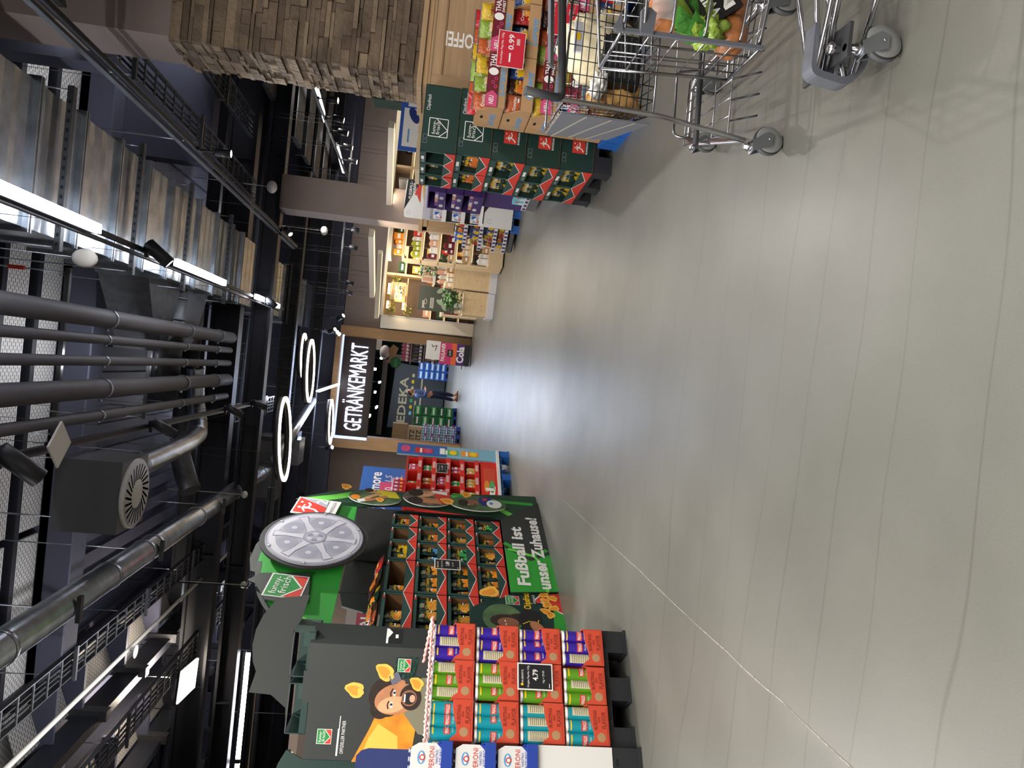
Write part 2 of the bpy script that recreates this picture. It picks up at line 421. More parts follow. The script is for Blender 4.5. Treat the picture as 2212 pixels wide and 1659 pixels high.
# ------------------------------------------------------------------ floor: sealed grey screed, slightly glossy
def floor_material():
    m = bpy.data.materials.new('sealed_floor'); m.use_nodes = True; nt = m.node_tree; b = nt.nodes['Principled BSDF']; L = nt.links.new
    tc = nt.nodes.new('ShaderNodeTexCoord')
    n = nt.nodes.new('ShaderNodeTexNoise'); n.inputs['Scale'].default_value = 1.3; n.inputs['Detail'].default_value = 7; L(tc.outputs['Object'], n.inputs['Vector'])
    r = nt.nodes.new('ShaderNodeValToRGB'); L(n.outputs['Fac'], r.inputs[0])
    r.color_ramp.elements[0].position = .25; r.color_ramp.elements[1].position = .75
    r.color_ramp.elements[0].color = (*srgb('53524c'), 1); r.color_ramp.elements[1].color = (*srgb('61605a'), 1)
    n3 = nt.nodes.new('ShaderNodeTexNoise'); n3.inputs['Scale'].default_value = 260; n3.inputs['Detail'].default_value = 2; L(tc.outputs['Object'], n3.inputs['Vector'])
    mx = nt.nodes.new('ShaderNodeMixRGB'); mx.blend_type = 'OVERLAY'; mx.inputs[0].default_value = .22
    L(r.outputs[0], mx.inputs[1]); L(n3.outputs['Fac'], mx.inputs[2]); 
    wv = nt.nodes.new('ShaderNodeTexWave'); wv.bands_direction = 'Y'; wv.inputs['Scale'].default_value = 1.1; wv.inputs['Distortion'].default_value = 14; wv.inputs['Detail'].default_value = 4; wv.inputs['Detail Scale'].default_value = .5
    mp = nt.nodes.new('ShaderNodeMapping'); mp.inputs['Scale'].default_value = (.22, 1, 1); L(tc.outputs['Object'], mp.inputs[0]); L(mp.outputs[0], wv.inputs['Vector'])
    cr = nt.nodes.new('ShaderNodeValToRGB'); cr.color_ramp.elements[0].position = 0; cr.color_ramp.elements[0].color = (.80, .79, .78, 1); cr.color_ramp.elements[1].position = .004; cr.color_ramp.elements[1].color = (1, 1, 1, 1); L(wv.outputs['Fac'], cr.inputs[0])
    mu = nt.nodes.new('ShaderNodeMixRGB'); mu.blend_type = 'MULTIPLY'; mu.inputs[0].default_value = 1; L(mx.outputs[0], mu.inputs[1]); L(cr.outputs[0], mu.inputs[2]); L(mu.outputs[0], b.inputs['Base Color'])
    n2 = nt.nodes.new('ShaderNodeTexNoise'); n2.inputs['Scale'].default_value = 2.2; n2.inputs['Detail'].default_value = 5; L(tc.outputs['Object'], n2.inputs['Vector'])
    mr = nt.nodes.new('ShaderNodeMapRange'); mr.inputs['To Min'].default_value = .36; mr.inputs['To Max'].default_value = .46; L(n2.outputs['Fac'], mr.inputs['Value'])
    L(mr.outputs[0], b.inputs['Roughness'])
    n4 = nt.nodes.new('ShaderNodeTexNoise'); n4.inputs['Scale'].default_value = 5; n4.inputs['Detail'].default_value = 4; L(tc.outputs['Object'], n4.inputs['Vector'])
    bp = nt.nodes.new('ShaderNodeBump'); bp.inputs['Strength'].default_value = .025; bp.inputs['Distance'].default_value = .02
    L(n4.outputs['Fac'], bp.inputs['Height']); L(bp.outputs[0], b.inputs['Normal'])
    b.inputs['Specular IOR Level'].default_value = .5
    MATS['sealed_floor'] = m; M['floor'] = m
floor_material()
defm('joint', '7a766e', .8, noise=.5, nscale=60)
mb = MB(); mb.box(-14, 12, -5, 46, -.2, 0, 'floor')
x = -1.07; pts = []
for i in range(90): pts.append((-1.067+random.uniform(-.006, .006), 1.2+i*.16))
for a, b_ in zip(pts[:-1], pts[1:]):
    w_ = random.uniform(.0012, .0034)
    mb.add([(a[0]-w_, a[1], .0012), (a[0]+w_, a[1], .0012), (b_[0]+w_, b_[1], .0012), (b_[0]-w_, b_[1], .0012)], [(0, 1, 2, 3)], 'joint')
struct(mb, 'floor')

# ------------------------------------------------------------------ walls
Y0 = 22.0
mb = MB(); mb.box(-14, -2.52, Y0, Y0+.2, 0, 3.72, 'taupe_dark'); mb.box(.95, 12, Y0, Y0+.2, 0, 3.72, 'taupe'); mb.box(-14, 12, Y0, Y0+.2, 3.74, 7, 'navy_wall')
struct(mb, 'wall_back')
mb = MB(); mb.box(-14.2, -14, -5, Y0, 0, 7, 'taupe_dark'); struct(mb, 'wall_left')
mb = MB(); mb.box(12, 12.2, -5, Y0, 0, 7, 'taupe'); struct(mb, 'wall_right')
mb = MB(); mb.box(-14, 12, -5.2, -5, 0, 7, 'taupe'); struct(mb, 'wall_front')
# drinks hall behind the portal
mb = MB(); mb.box(-6, 4, 40, 40.2, 0, 4, 'dark_green_wall'); struct(mb, 'wall_drinks_hall_back')
mb = MB(); mb.box(-6.2, -6, Y0+.2, 40, 0, 4, 'dark_wall'); struct(mb, 'wall_drinks_hall_left')
mb = MB(); mb.box(4, 4.2, Y0+.2, 40, 0, 4, 'taupe'); struct(mb, 'wall_drinks_hall_right')
mb = MB(); mb.box(-6, 4, Y0+.2, 40, 3.74, 3.9, 'dark_wall'); struct(mb, 'ceiling_drinks_hall')
# roof deck
def perforated():
    m = bpy.data.materials.new('perforated_deck'); m.use_nodes = True; nt = m.node_tree; b = nt.nodes['Principled BSDF']; L = nt.links.new
    tc = nt.nodes.new('ShaderNodeTexCoord'); mp = nt.nodes.new('ShaderNodeMapping'); L(tc.outputs['Object'], mp.inputs[0]); mp.inputs['Scale'].default_value = (1, 1, 0)
    br = nt.nodes.new('ShaderNodeTexBrick'); L(mp.outputs[0], br.inputs['Vector'])
    br.inputs['Scale'].default_value = 1; br.inputs['Brick Width'].default_value = .085; br.inputs['Row Height'].default_value = .042; br.inputs['Mortar Size'].default_value = .014
    br.inputs['Color1'].default_value = (*srgb('4c4c52'), 1); br.inputs['Color2'].default_value = (*srgb('525258'), 1); br.inputs['Mortar'].default_value = (*srgb('b9b6b2'), 1)
    L(br.outputs['Color'], b.inputs['Base Color']); b.inputs['Roughness'].default_value = .55
    M['perf'] = m; MATS['perf'] = m
perforated()
mb = MB(); mb.box(-14, 12, -5, 46, 6.25, 6.4, 'deck_dark')
# ribs of the profiled sheet
for i in range(64):
    X = -14+.4*i; mb.box(X, X+.22, 11.3, Y0, 6.17, 6.26, 'deck_dark')
struct(mb, 'ceiling')
k = 0
for (ya, yb) in ((5.6, 6.5), (6.75, 7.7), (7.9, 8.5), (8.75, 9.30), (9.5, 10.08)):
    mb = MB()
    for (xa, xb) in ((-6.2, -2.6), (-2.5, 4.2)):
        mb.box(xa, xb, ya, yb, 6.0, 6.03, 'perf')
    mb.box(-6.3, 4.3, ya-.1, ya, 5.95, 6.2, 'steel_black')
    mb.build('perforated_ceiling_panel', label=['perforated pale metal ceiling panel %s' % s for s in
        ('directly above the camera end', 'second row of the roof', 'third row of the roof', 'fourth row, in front of the last light strip', 'farthest light strip before the plain navy beam')][k], cat='ceiling panel', group='perforated ceiling panels'); k += 1
mb = MB(); mb.box(-14, 6, 10.1, 11.3, 5.9, 6.25, 'navy_wall'); mb.box(-14, 6, 10.1, 10.15, 5.6, 6.0, 'navy_wall'); struct(mb, 'trim_1')
mb = MB(); mb.box(2.45, 6, 7.2, 7.5, 4.6, 6.2, 'navy_wall'); mb.box(2.6, 6, 11.2, 11.5, 4.7, 6.2, 'navy_wall'); struct(mb, 'trim_2')
# long girders with perforated webs, left half of the roof
for gi, (xa, xb, lab) in enumerate(((-5.35, -4.65, 'nearer'), (-7.2, -6.45, 'farther left'), (-9.3, -8.4, 'leftmost'))):
    t = thing('roof_girder', 'dark roof girder with pale perforated webs on the left, %s one' % lab, 'girder', (xa, 9.5, 5.2), 0, 'perforated roof girders')
    W = xb-xa
    m = MB(); m.box(-.12, .02, 0, 12, .15, .5, 'steel_black'); m.box(W, W+.10, 0, 12, .62, .85, 'steel_black'); m.build('flange', t)
    m = MB()
    for q in range(8): m.add([(.03, .05+1.5*q, .55), (W, .05+1.5*q, .80), (W, 1.4+1.5*q, .80), (.03, 1.4+1.5*q, .55)], [(0, 1, 2, 3), (3, 2, 1, 0)], 'perf')
    m.build('perforated_web', t)
    for q in range(8):
        m = MB(); m.box(-.05, W+.05, 1.42+1.5*q, 1.5+1.5*q, .40, .80, 'deck_dark'); m.box(-.05, .1, 1.38+1.5*q, 1.54+1.5*q, .05, .55, 'galv_dark'); m.build('bracket', t)

# main cross beams
def beam(y, z0, z1, d, x0, x1, lab, k='steel_black'):
    t = thing('steel_beam', lab, 'beam', (x0, y, 0), 0, 'black steel cross beams')
    L_ = x1-x0
    m = MB(); m.box(0, L_, 0, d, z0, z0+.05, k); m.box(0, L_, 0, d, z1-.05, z1, k); m.build('flange', t)
    m = MB(); m.box(0, L_, d*.4, d*.6, z0+.05, z1-.05, k); m.build('web', t)
    m = MB()
    n = int(L_/2.4)
    for i in range(n): m.box(1+2.4*i, 1.02+2.4*i, 0, d, z0+.05, z1-.05, k)
    m.build('stiffener', t)
beam(13.3, 4.05, 4.38, .25, -12, 10, 'long black steel beam across the hall resting on the taupe column')
beam(13.9, 4.7, 5.2, .3, -12, 10, 'deeper black roof beam just behind and above the column beam')
beam(12.9, 3.62, 3.74, .1, -12, -2.3, 'slim black rail hanging low under the column beam on the left')
beam(17.5, 4.3, 4.62, .25, -12, 10, 'black steel beam midway between column beam and lit sign')
beam(20.5, 4.1, 4.4, .25, -12, 10, 'black steel beam nearest the lit drinks sign')
beam(20.9, 4.75, 5.1, .25, -12, 10, 'highest black beam in front of the back wall')
for i, Yb in enumerate((15.2, 16.4, 18.6, 19.5)):
    beam(Yb, 5.6, 5.85, .15, -12, 10, 'thin dark roof purlin, number %s behind the column beam' % ('one', 'two', 'three', 'four')[i])

# taupe column
mb = MB(); mb.box(2.47, 3.05, 13.15, 13.75, 0, 4.05, 'taupe'); struct(mb, 'wall_column')

# ------------------------------------------------------------------ ceiling services
# rectangular galvanised duct with flanges
t = thing('rectangular_duct', 'big rectangular galvanised air duct running away along the ceiling', 'duct', (0, 0, 0))
m = MB(); XA, XB, ZA, ZB = .78, 1.93, 4.6, 5.35
ys = [3.2, 6.3, 7.1, 7.9, 8.7, 9.45, 10.6, 11.5, 12.4, 13.1, 14.2, 15, 15.9, 17, 18, 19, 20, 21.6]
for a, b_ in zip(ys[:-1], ys[1:]):
    n = max(2, int((b_-a)/.22))
    for q in range(n):                                                # faint cross ribs of the sheet metal
        ya = a+(b_-a)*q/n; yb = a+(b_-a)*(q+1)/n; ym = (ya+yb)/2; dz = .012
        m.add([(XA, ya, ZA), (XB, ya, ZA), (XB, ym, ZA-dz), (XA, ym, ZA-dz), (XB, yb, ZA), (XA, yb, ZA)], [(3, 2, 1, 0), (5, 4, 2, 3)], 'galv')
    m.add([(XA, a, ZA), (XA, b_, ZA), (XA, b_, ZB), (XA, a, ZB)], [(0, 1, 2, 3)], 'galv')
    m.add([(XB, a, ZA), (XB, b_, ZA), (XB, b_, ZB), (XB, a, ZB)], [(3, 2, 1, 0)], 'galv')
    m.add([(XA, a, ZB), (XB, a, ZB), (XB, b_, ZB), (XA, b_, ZB)], [(0, 1, 2, 3)], 'galv')
m.add([(XA, 3.2, ZA), (XB, 3.2, ZA), (XB, 3.2, ZB), (XA, 3.2, ZB), (XA, 21.6, ZA), (XB, 21.6, ZA), (XB, 21.6, ZB), (XA, 21.6, ZB)], [(0, 1, 2, 3), (7, 6, 5, 4)], 'galv')
m.build('duct_body', t)
for y_ in ys[1:-1]:
    m = MB(); m.box(XA-.04, XB+.04, y_-.03, y_+.03, ZA-.05, ZA, 'galv'); m.box(XA-.04, XA, y_-.03, y_+.03, ZA, ZB, 'galv'); m.box(XB, XB+.04, y_-.03, y_+.03, ZA, ZB, 'galv')
    m.box(XA-.04, XB+.04, y_-.004, y_+.004, ZA-.055, ZA-.04, 'galv_dark'); m.build('flange', t)
for y_ in (6.7, 8.3, 10, 12, 14.6, 17.5):
    m = MB(); m.box(XA-.12, XB+.12, y_-.03, y_+.03, ZA-.11, ZA-.06, 'galv_dark')
    for q in range(16): m.box(XA-.08+q*.08, XA-.05+q*.08, y_-.034, y_-.03, ZA-.095, ZA-.075, 'black')
    m.tube([(XA-.09, y_, ZA-.1), (XA-.09, y_, 6.2)], .007, 'galv', 6); m.tube([(XB+.09, y_, ZA-.1), (XB+.09, y_, 6.2)], .007, 'galv', 6); m.build('hanger', t)
# duct branch dropping under the big duct, left side
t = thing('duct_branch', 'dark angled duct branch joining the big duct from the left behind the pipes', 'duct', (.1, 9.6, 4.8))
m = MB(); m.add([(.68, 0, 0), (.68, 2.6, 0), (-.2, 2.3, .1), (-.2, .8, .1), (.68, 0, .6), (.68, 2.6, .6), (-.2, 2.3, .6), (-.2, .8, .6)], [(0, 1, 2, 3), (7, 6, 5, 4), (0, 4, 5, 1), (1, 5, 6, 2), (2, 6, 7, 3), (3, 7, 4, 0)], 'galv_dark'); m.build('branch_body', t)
m = MB(); m.box(-.25, .7, .75, .82, .05, .62, 'galv_dark'); m.build('flange', t)

# five parallel insulated pipes
PIPES = [(.165, .095, 'thickest right-hand'), (-.05, .05, 'second from the right'), (-.27, .05, 'middle slim'), (-.555, .10, 'thick fourth'), (-.835, .055, 'leftmost slim')]
for X, r, nm in PIPES:
    t = thing('ceiling_pipe', '%s dark insulated pipe of the five running along the ceiling' % nm, 'pipe', (X, 2.2, 4.62), 0, 'insulated ceiling pipes')
    m = MB(); m.tube([(0, 0, 0), (0, 6, 0), (0, 11.0, .02)], r, 'pipe', 14); m.build('pipe_body', t)
    for y_ in (3.2, 5.9, 8.5, 10.1):
        m = MB(); m.tube([(0, y_-.02, 0), (0, y_+.02, 0)], r*1.12, 'galv', 16); m.tube([(0, y_, r), (0, y_, .5)], .007, 'galv', 5); m.box(-r*1.35, -r*1.05, y_-.015, y_+.015, -.012, .012, 'galv'); m.build('clamp', t)
for y_ in (5.6, 8.05, 10.6, 12.2):
    t = thing('pipe_rail', 'dark cross rail carrying the pipes, %s' % {5.6: 'first overhead', 8.05: 'second from the camera with red rod ends', 10.6: 'third from the camera', 12.2: 'last before the column beam'}[y_], 'rail', (-1.1, y_+.12, 5.06), 0, 'pipe carrying rails')
    m = MB(); m.box(0, 1.75, 0, .05, 0, .05, 'galv_dark'); m.build('rail_bar', t)
    for xx in (.02, 1.7): m = MB(); m.tube([(xx, .025, .05), (xx, .025, 1.15)], .008, 'galv', 6); m.box(xx-.02, xx+.02, 0, .05, .45, .6, 'ink_red'); m.build('rod', t)
# spiral duct on the left, with silver pipe look
t = thing('round_duct', 'long shiny round spiral duct running along the ceiling on the left', 'duct', (-2.5, 3.5, 4.4))
m = MB(); m.tube([(0, 0, 0), (0, 17, 0)], .14, 'galv', 20); m.build('duct_body', t)
for y_ in (2.6, 4.6, 5.6, 5.9, 7.7, 9.9, 12):
    m = MB(); m.tube([(0, y_, 0), (0, y_+.05, 0)], .15, 'galv', 20); m.build('joint_ring', t)
for y_ in (3.6, 5.75, 8.6):
    m = MB(); m.tube([(0, y_, .14), (0, y_, 1.6)], .007, 'galv', 6); m.box(-.12, .12, y_-.03, y_+.03, -.19, -.15, 'galv_dark'); m.build('hanger', t)
# air diffuser box with round slotted face and flexible hose
t = thing('air_diffuser', 'grey air outlet box with round slotted white face under the ceiling', 'air outlet', (-1.6, 8.05, 4.2))
m = MB(); m.box(-.36, .36, -.34, .36, 0, .62, 'grey_metal'); m.build('housing', t)
for sx in (-.3, .3): m = MB(); m.tube([(sx, 0, .62), (sx, 0, 1.80)], .008, 'galv', 5); m.build('rod', t)
m = MB(); m.lathe([(.36, 0), (.36, -.03), (.345, -.04)], 'white', 40); m.lathe([(.001, -.043), (.345, -.04)], 'white', 40)
for i in range(24):
    a = 2*PI*i/24; c_, s_ = math.cos(a), math.sin(a); c2, s2 = math.cos(a+.28), math.sin(a+.28)
    p = Vector((.15*c_, .15*s_, -.0445)); q = Vector((.31*c2, .31*s2, -.0445)); n_ = Vector((-(q-p).y, (q-p).x, 0)).normalized()*.011
    m.add([p-n_, p+n_, q+n_, q-n_], [(0, 1, 2, 3), (3, 2, 1, 0)], 'black')
m.build('diffuser_face', t)
t = thing('flexible_hose', 'ribbed silver flexible hose linking the air outlet box to the round duct bend', 'hose', (-1.43, 8.95-.2, 4.42))
pts = [(0, -.32, 0), (.0, .1, 0), (.02, 1, .03), (.05, 2.0, .06), (.1, 2.75, .14), (.25, 3.1, .25), (.55, 3.2, .35), (1.1, 3.2, .4)]
P2 = []
for i in range(len(pts)-1):
    for q in range(14): P2.append(tuple(pts[i][j]+(pts[i+1][j]-pts[i][j])*q/14 for j in range(3)))
m = MB(); m.tube(P2, [.125+.006*(i % 2) for i in range(len(P2))], 'galv', 16); m.build('hose_body', t)
m = MB(); m.tube([(.02, 1, -.16), (.02, 1, .2), (.02, 1, 1.6)], .006, 'galv', 5); m.build('hanger', t)
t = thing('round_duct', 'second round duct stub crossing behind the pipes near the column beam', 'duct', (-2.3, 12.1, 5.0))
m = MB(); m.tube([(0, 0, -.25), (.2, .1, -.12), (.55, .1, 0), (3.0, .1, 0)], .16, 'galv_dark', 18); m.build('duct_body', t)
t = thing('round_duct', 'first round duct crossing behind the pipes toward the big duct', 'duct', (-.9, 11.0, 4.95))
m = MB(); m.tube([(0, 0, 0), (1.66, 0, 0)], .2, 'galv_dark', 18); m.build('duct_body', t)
for q in range(5):
    m = MB(); m.tube([(.3+.3*q, 0, 0), (.33+.3*q, 0, 0)], .207, 'galv_dark', 18); m.build('joint_ring', t)
# farther ducts over the aisle
t = thing('round_duct', 'shiny slim round duct behind the left ring lamp', 'duct', (-2.2, 15.8, 4.15))
m = MB(); m.tube([(0, 0, 0), (1.0, 4.5, 0)], .11, 'galv', 16); m.build('duct_body', t)
t = thing('duct_box', 'angled galvanised duct piece near the ring lamps', 'duct', (-2.6, 17.8, 4.0))
m = MB(); m.box(0, .6, 0, .8, 0, .45, 'galv'); m.box(.6, .75, .1, .7, .08, .38, 'galv'); m.build('duct_body', t)
t = thing('air_unit', 'grey ceiling air unit behind the left ring lamp', 'air unit', (-3.2, 16.2, 4.2))
m = MB(); m.box(0, 1.4, 0, .8, 0, .5, 'galv_dark'); m.build('unit_body', t); m = MB(); m.rect(.1, 1.3, .08, .42, -.004, 'grey_metal'); m.build('front_panel', t)

# cable trays
def tray(x, y0, y1, z, w, lab):
    t = thing('cable_tray', lab, 'cable tray', (x, y0, z), 0, 'cable trays under the roof')
    L_ = y1-y0; m = MB(); m.box(0, .012, 0, L_, 0, .06, 'galv_dark'); m.box(w-.012, w, 0, L_, 0, .06, 'galv_dark')
    for q in range(int(L_/.3)): m.box(.012, w-.012, .3*q, .3*q+.02, 0, .015, 'galv_dark')
    m.build('tray_frame', t)
    for q in range(3): m = MB(); m.tube([(w*(.25+.2*q), 0, .03), (w*(.25+.2*q), L_, .03)], .014, 'black', 6); m.build('cable', t)
    for q in range(int(L_/2.2)): m = MB(); m.tube([(0, .5+2.2*q, -.01), (0, .5+2.2*q, 1.1)], .007, 'galv', 5); m.box(-.05, w+.05, .48+2.2*q, .52+2.2*q, -.035, 0, 'galv_dark'); m.build('hanger', t)
tray(-3.9, 6.2, 17, 4.95, .3, 'narrow grey cable tray left of the round duct')
tray(-5.6, 8.0, 20, 4.9, .4, 'wider cable tray farther left under the girders')
tray(2.55, 5.0, 13.2, 4.45, .3, 'cable tray above the right-hand light track')
tray(3.6, 6.5, 13.2, 4.6, .4, 'outer right cable tray behind the stone column')
tray(-1.4, 14.5, 21, 4.75, .35, 'cable tray above the ring lamps')
t = thing('sprinkler_pipe', 'thin grey sprinkler pipe with a round disc along the left roof', 'pipe', (-4.25, 7.0, 4.95))
m = MB(); m.tube([(0, 0, 0), (0, 10, 0)], .028, 'offwhite', 10); m.build('pipe_body', t)
m = MB(); m.lathe([(.09, 0), (.08, .01), (.02, .03)], 'white', 20, (-.02, 3.6, -.10)); m.tube([(-.02, 3.6, -.09), (0, 3.6, 0)], .01, 'galv', 6); m.build('sprinkler_disc', t)
t = thing('loudspeaker_disc', 'small hanging white glass-like disc beneath the big duct', 'ceiling fitting', (.585, 6.25, 4.1))
m = MB(); m.ball((0, 0, 0), .075, .03, .1, 'offwhite', 16, 8); m.build('disc', t)
m = MB(); m.tube([(0, 0, .1), (.02, 0, 2)], .004, 'galv', 5); m.build('rod', t)
def dome(x, y, z, lab, r=.085):
    t = thing('ceiling_sensor', lab, 'sensor', (x, y, z), 0, 'white sensor domes')
    m = MB(); m.ball((0, 0, 0), r, r, r*.8, 'white', 16, 10); m.build('dome_body', t)
    m = MB(); m.tube([(0, 0, r*.7), (0, 0, 1.2)], .006, 'offwhite', 5); m.build('cable', t)
dome(2.62, 12.3, 4.02, 'round white sensor ball hanging in front of the taupe column top', .1)
dome(2.85, 17.3, 3.85, 'white access point dome hanging right of the duct end', .1)
dome(-2.35, 12.4, 4.0, 'white sensor ball on the black rail left of the ring lamp', .06)
dome(-4.0, 13.0, 4.0, 'white sensor ball under the girders, left of the trophy disc', .06)
# ------------------------------------------------------------------ light tracks, tube lamps, spots, rings
def track(x, y0, y1, z, lab, axis='y', wx=0, wl=2.1):
    L_ = y1-y0
    t = thing('light_track', lab, 'light track', (x, y0, z), 0 if axis == 'y' else -PI/2, 'black lamp tracks')
    m = MB(); m.box(-.02, .02, 0, L_, 0, .04, 'steel_black'); m.box(-.012, .012, 0, L_, -.003, 0, 'black'); m.build('track_body', t)
    m = MB(); m.box(-.055, -.03, 0, L_, .05, .1, 'galv_dark'); m.build('conduit', t)
    for q in range(int(L_/1.6)+1): m = MB(); m.tube([(wx, .3+1.6*q, .0), (wx, .3+1.6*q, wl)], .0025, 'susp', 4); m.build('suspension_wire', t)
track(2.1, 3.0, 15.0, 4.0, 'long black lamp track on the right below the cable tray')
track(-.86, 3.0, 13.1, 4.0, 'black lamp track on the left under the pipes', wx=-.075)
track(.81, 2.4, 14.2, 4.0, 'black track carrying the bright tube lamps', wl=.6)
def tube_lamp(x, y0, y1, z, lab, wd=.07):
    L_ = y1-y0
    t = thing('tube_lamp', lab, 'tube lamp', (x, y0, z), 0, 'white tube lamps on the centre track')
    m = MB(); m.box(-wd/2-.004, wd/2+.004, 0, L_, 0, .045, 'steel_black'); m.build('housing', t)
    m = MB(); m.box(-wd/2, wd/2, .005, L_-.005, -.045, 0, 'glow_white'); m.build('diffuser', t)
tube_lamp(.81, 3.7, 6.12, 3.985, 'nearest and largest glowing white tube lamp under the duct')
tube_lamp(.81, 7.95, 9.85, 3.985, 'second glowing tube lamp, behind a black spotlight')
tube_lamp(.81, 11.65, 12.2, 3.985, 'short lit piece of tube lamp before the last spotlight')
tube_lamp(.81, 12.6, 13.5, 3.985, 'farthest tube lamp on the centre track at the beam')
SP = {}
def spot(x, y, z, rz, tilt, lab, r=.045, L_=.17, drop=.1, rod=0):
    t = thing('track_spotlight', lab, 'spotlight', (x, y, z), rz, 'black track spotlights'); lc = None
    m = MB(); m.box(-.02, .02, -.06, .06, -.03, 0, 'steel_black'); m.tube([(0, 0, -.03), (0, 0, -drop)], .012, 'steel_black', 8)
    if rod: m.tube([(0, 0, 0), (0, 0, rod)], .01, 'steel_black', 6)
    m.build('mount', t)
    R_ = Matrix.Translation((0, 0, -drop-.02)) @ Matrix.Rotation(tilt, 4, 'X')
    m = MB(R_); m.lathe([(.6*r, L_*.42), (r, L_*.38), (r, -L_*.6), (r*.88, -L_*.6), (r*.84, -L_*.55)], 'steel_black', 20); lc = m.build('lamp_can', t)
    m = MB(R_); m.lathe([(.001, -L_*.575), (r*.86, -L_*.575)], 'glow_lens', 20); m.build('lens', lc)
    return t
spot(2.1, 8.45, 4.0, 0, 0, 'black spotlight hanging straight down from the right track', drop=.22)
spot(2.1, 13.2, 4.0, 2.2, .9, 'tilted spotlight on the right track near the column')
spot(.81, 7.2, 4.0, 1.3, .7, 'black spotlight on the centre track between the two near tube lamps', r=.06, L_=.26, drop=.08)
spot(.81, 12.35, 4.0, 1.3, .7, 'small black spotlight on the centre track near the beam', r=.055, L_=.24, drop=.08)
spot(-.86, 5.05, 4.0, .9, .9, 'very near black spotlight at the left track by the pale plate', r=.065, L_=.3)
spot(-.86, 7.75, 4.0, 1.2, .55, 'black spotlight on the left track beside the air outlet', r=.05, L_=.24)
spot(-.86, 10.6, 4.0, 1.2, .55, 'middle black spotlight on the left track beyond the air outlet', r=.05, L_=.24)
spot(-.86, 12.2, 4.0, 1.2, .4, 'last black spotlight on the left track before the beam', r=.05, L_=.24)
t = thing('sensor_plate', 'pale square plate hanging edge-on under the left lamp track', 'sensor', (-.82, 5.68, 4.0), PI/4)
m = MB(); m.box(-.12, .12, -.12, .12, -.1, -.085, 'white'); m.build('plate', t); m = MB(); m.tube([(0, 0, -.09), (0, 0, 0)], .015, 'steel_black'); m.build('mount', t)
# real light of the spots
spot_lamp('spot_light', (2.1, 4.4, 3.85), (1.3, 2.9, 0), 45, 70, WARM, .7)
spot_lamp('spot_light', (2.1, 8.45, 3.65), (2.5, 6.1, 1.0), 120, 70, WARM)
spot_lamp('spot_light', (-.8, 5.0, 3.8), (-1.9, 4.2, .9), 150, 60, WARM)
spot_lamp('spot_light', (-.8, 7.7, 3.8), (-1.9, 6.6, 1.6), 170, 60, WARM)
spot_lamp('spot_light', (-.8, 10.6, 3.8), (-1.6, 9.5, 1.2), 150, 60, WARM)
spot_lamp('spot_light', (-.8, 12.2, 3.8), (-1.2, 10.5, .8), 110, 60, WARM)
spot_lamp('spot_light', (2.1, 10.6, 3.8), (2.6, 12.3, 1.0), 70, 60, WARM)
spot_lamp('spot_light', (.8, 7.1, 3.8), (.2, 9.5, 0), 120, 60, WARM)

def ring(x, y, z, R_, tilt, lab, w=.05):
    t = thing('ring_lamp', lab, 'ring lamp', (x, y, z), 0, 'glowing ring lamps'); t.rotation_euler = (tilt[0], tilt[1], 0); lift = 0
    n = 48; m = MB()
    for (ri, ro, za, zb, k) in ((R_-.09, R_+.0, .0, .09, 'steel_black'),):
        vs = []
        for i in range(n):
            a = 2*PI*i/n; c_, s_ = math.cos(a), math.sin(a); vs += [(ro*c_, ro*s_, za), (ro*c_, ro*s_, zb), (ri*c_, ri*s_, zb), (ri*c_, ri*s_, za)]
        fs = []
        for i in range(n):
            j = (i+1) % n
            for q in range(4): fs.append((4*i+q, 4*j+q, 4*j+(q+1) % 4, 4*i+(q+1) % 4))
        m.add(vs, fs, k, True)
    rh = m.build('ring_housing', t)
    m = MB(); vs = []; fs = []
    for i in range(n):
        a = 2*PI*i/n; c_, s_ = math.cos(a), math.sin(a); vs += [((R_+.005)*c_, (R_+.005)*s_, -.03), ((R_+.005)*c_, (R_+.005)*s_, .0), ((R_-.06)*c_, (R_-.06)*s_, .0), ((R_-.06)*c_, (R_-.06)*s_, -.03)]
    for i in range(n):
        j = (i+1) % n
        for q in range(4): fs.append((4*i+q, 4*j+q, 4*j+(q+1) % 4, 4*i+(q+1) % 4))
    m.add(vs, fs, 'glow_ring', True); m.build('light_ring', rh)
    for i in range(3):
        a = 2*PI*i/3+.3; m = MB(); m.tube([((R_-.04)*math.cos(a), (R_-.04)*math.sin(a), .09), (0, -.45, 6.17-z)], .003, 'susp', 4); m.build('suspension_wire', t)
ring(-1.5, 13.35, 3.62, .74, (.04, -.09), 'largest glowing ring lamp hanging nearest, left of the aisle')
ring(-.32, 15.9, 3.66, .66, (.03, -.05), 'large ring lamp over the aisle overlapping a smaller one')
ring(-.02, 16.9, 3.98, .5, (.03, -.05), 'upper smaller ring lamp behind the large aisle ring')
ring(-1.62, 19.2, 3.5, .57, (.03, -.06), 'ring lamp farthest away, just above the lit drinks sign')
t = thing('tube_lamp', 'slim bright tube lamp pointing at the drinks sign', 'tube lamp', (-.83, 18.3, 3.75))
m = MB(); m.bar((0, 0, 0), (.1, 4.6*.7, -.12), .05, .05, 'glow_white'); m.build('diffuser', t); m = MB(); m.bar((0, -.3, .05), (.1, 3.2, -.08), .05, .04, 'steel_black'); m.build('housing', t)
for yy in (.1, 2.6): m = MB(); m.tube([(0, yy, .05), (0, yy, 2.42)], .003, 'susp', 4); m.build('suspension_wire', t)
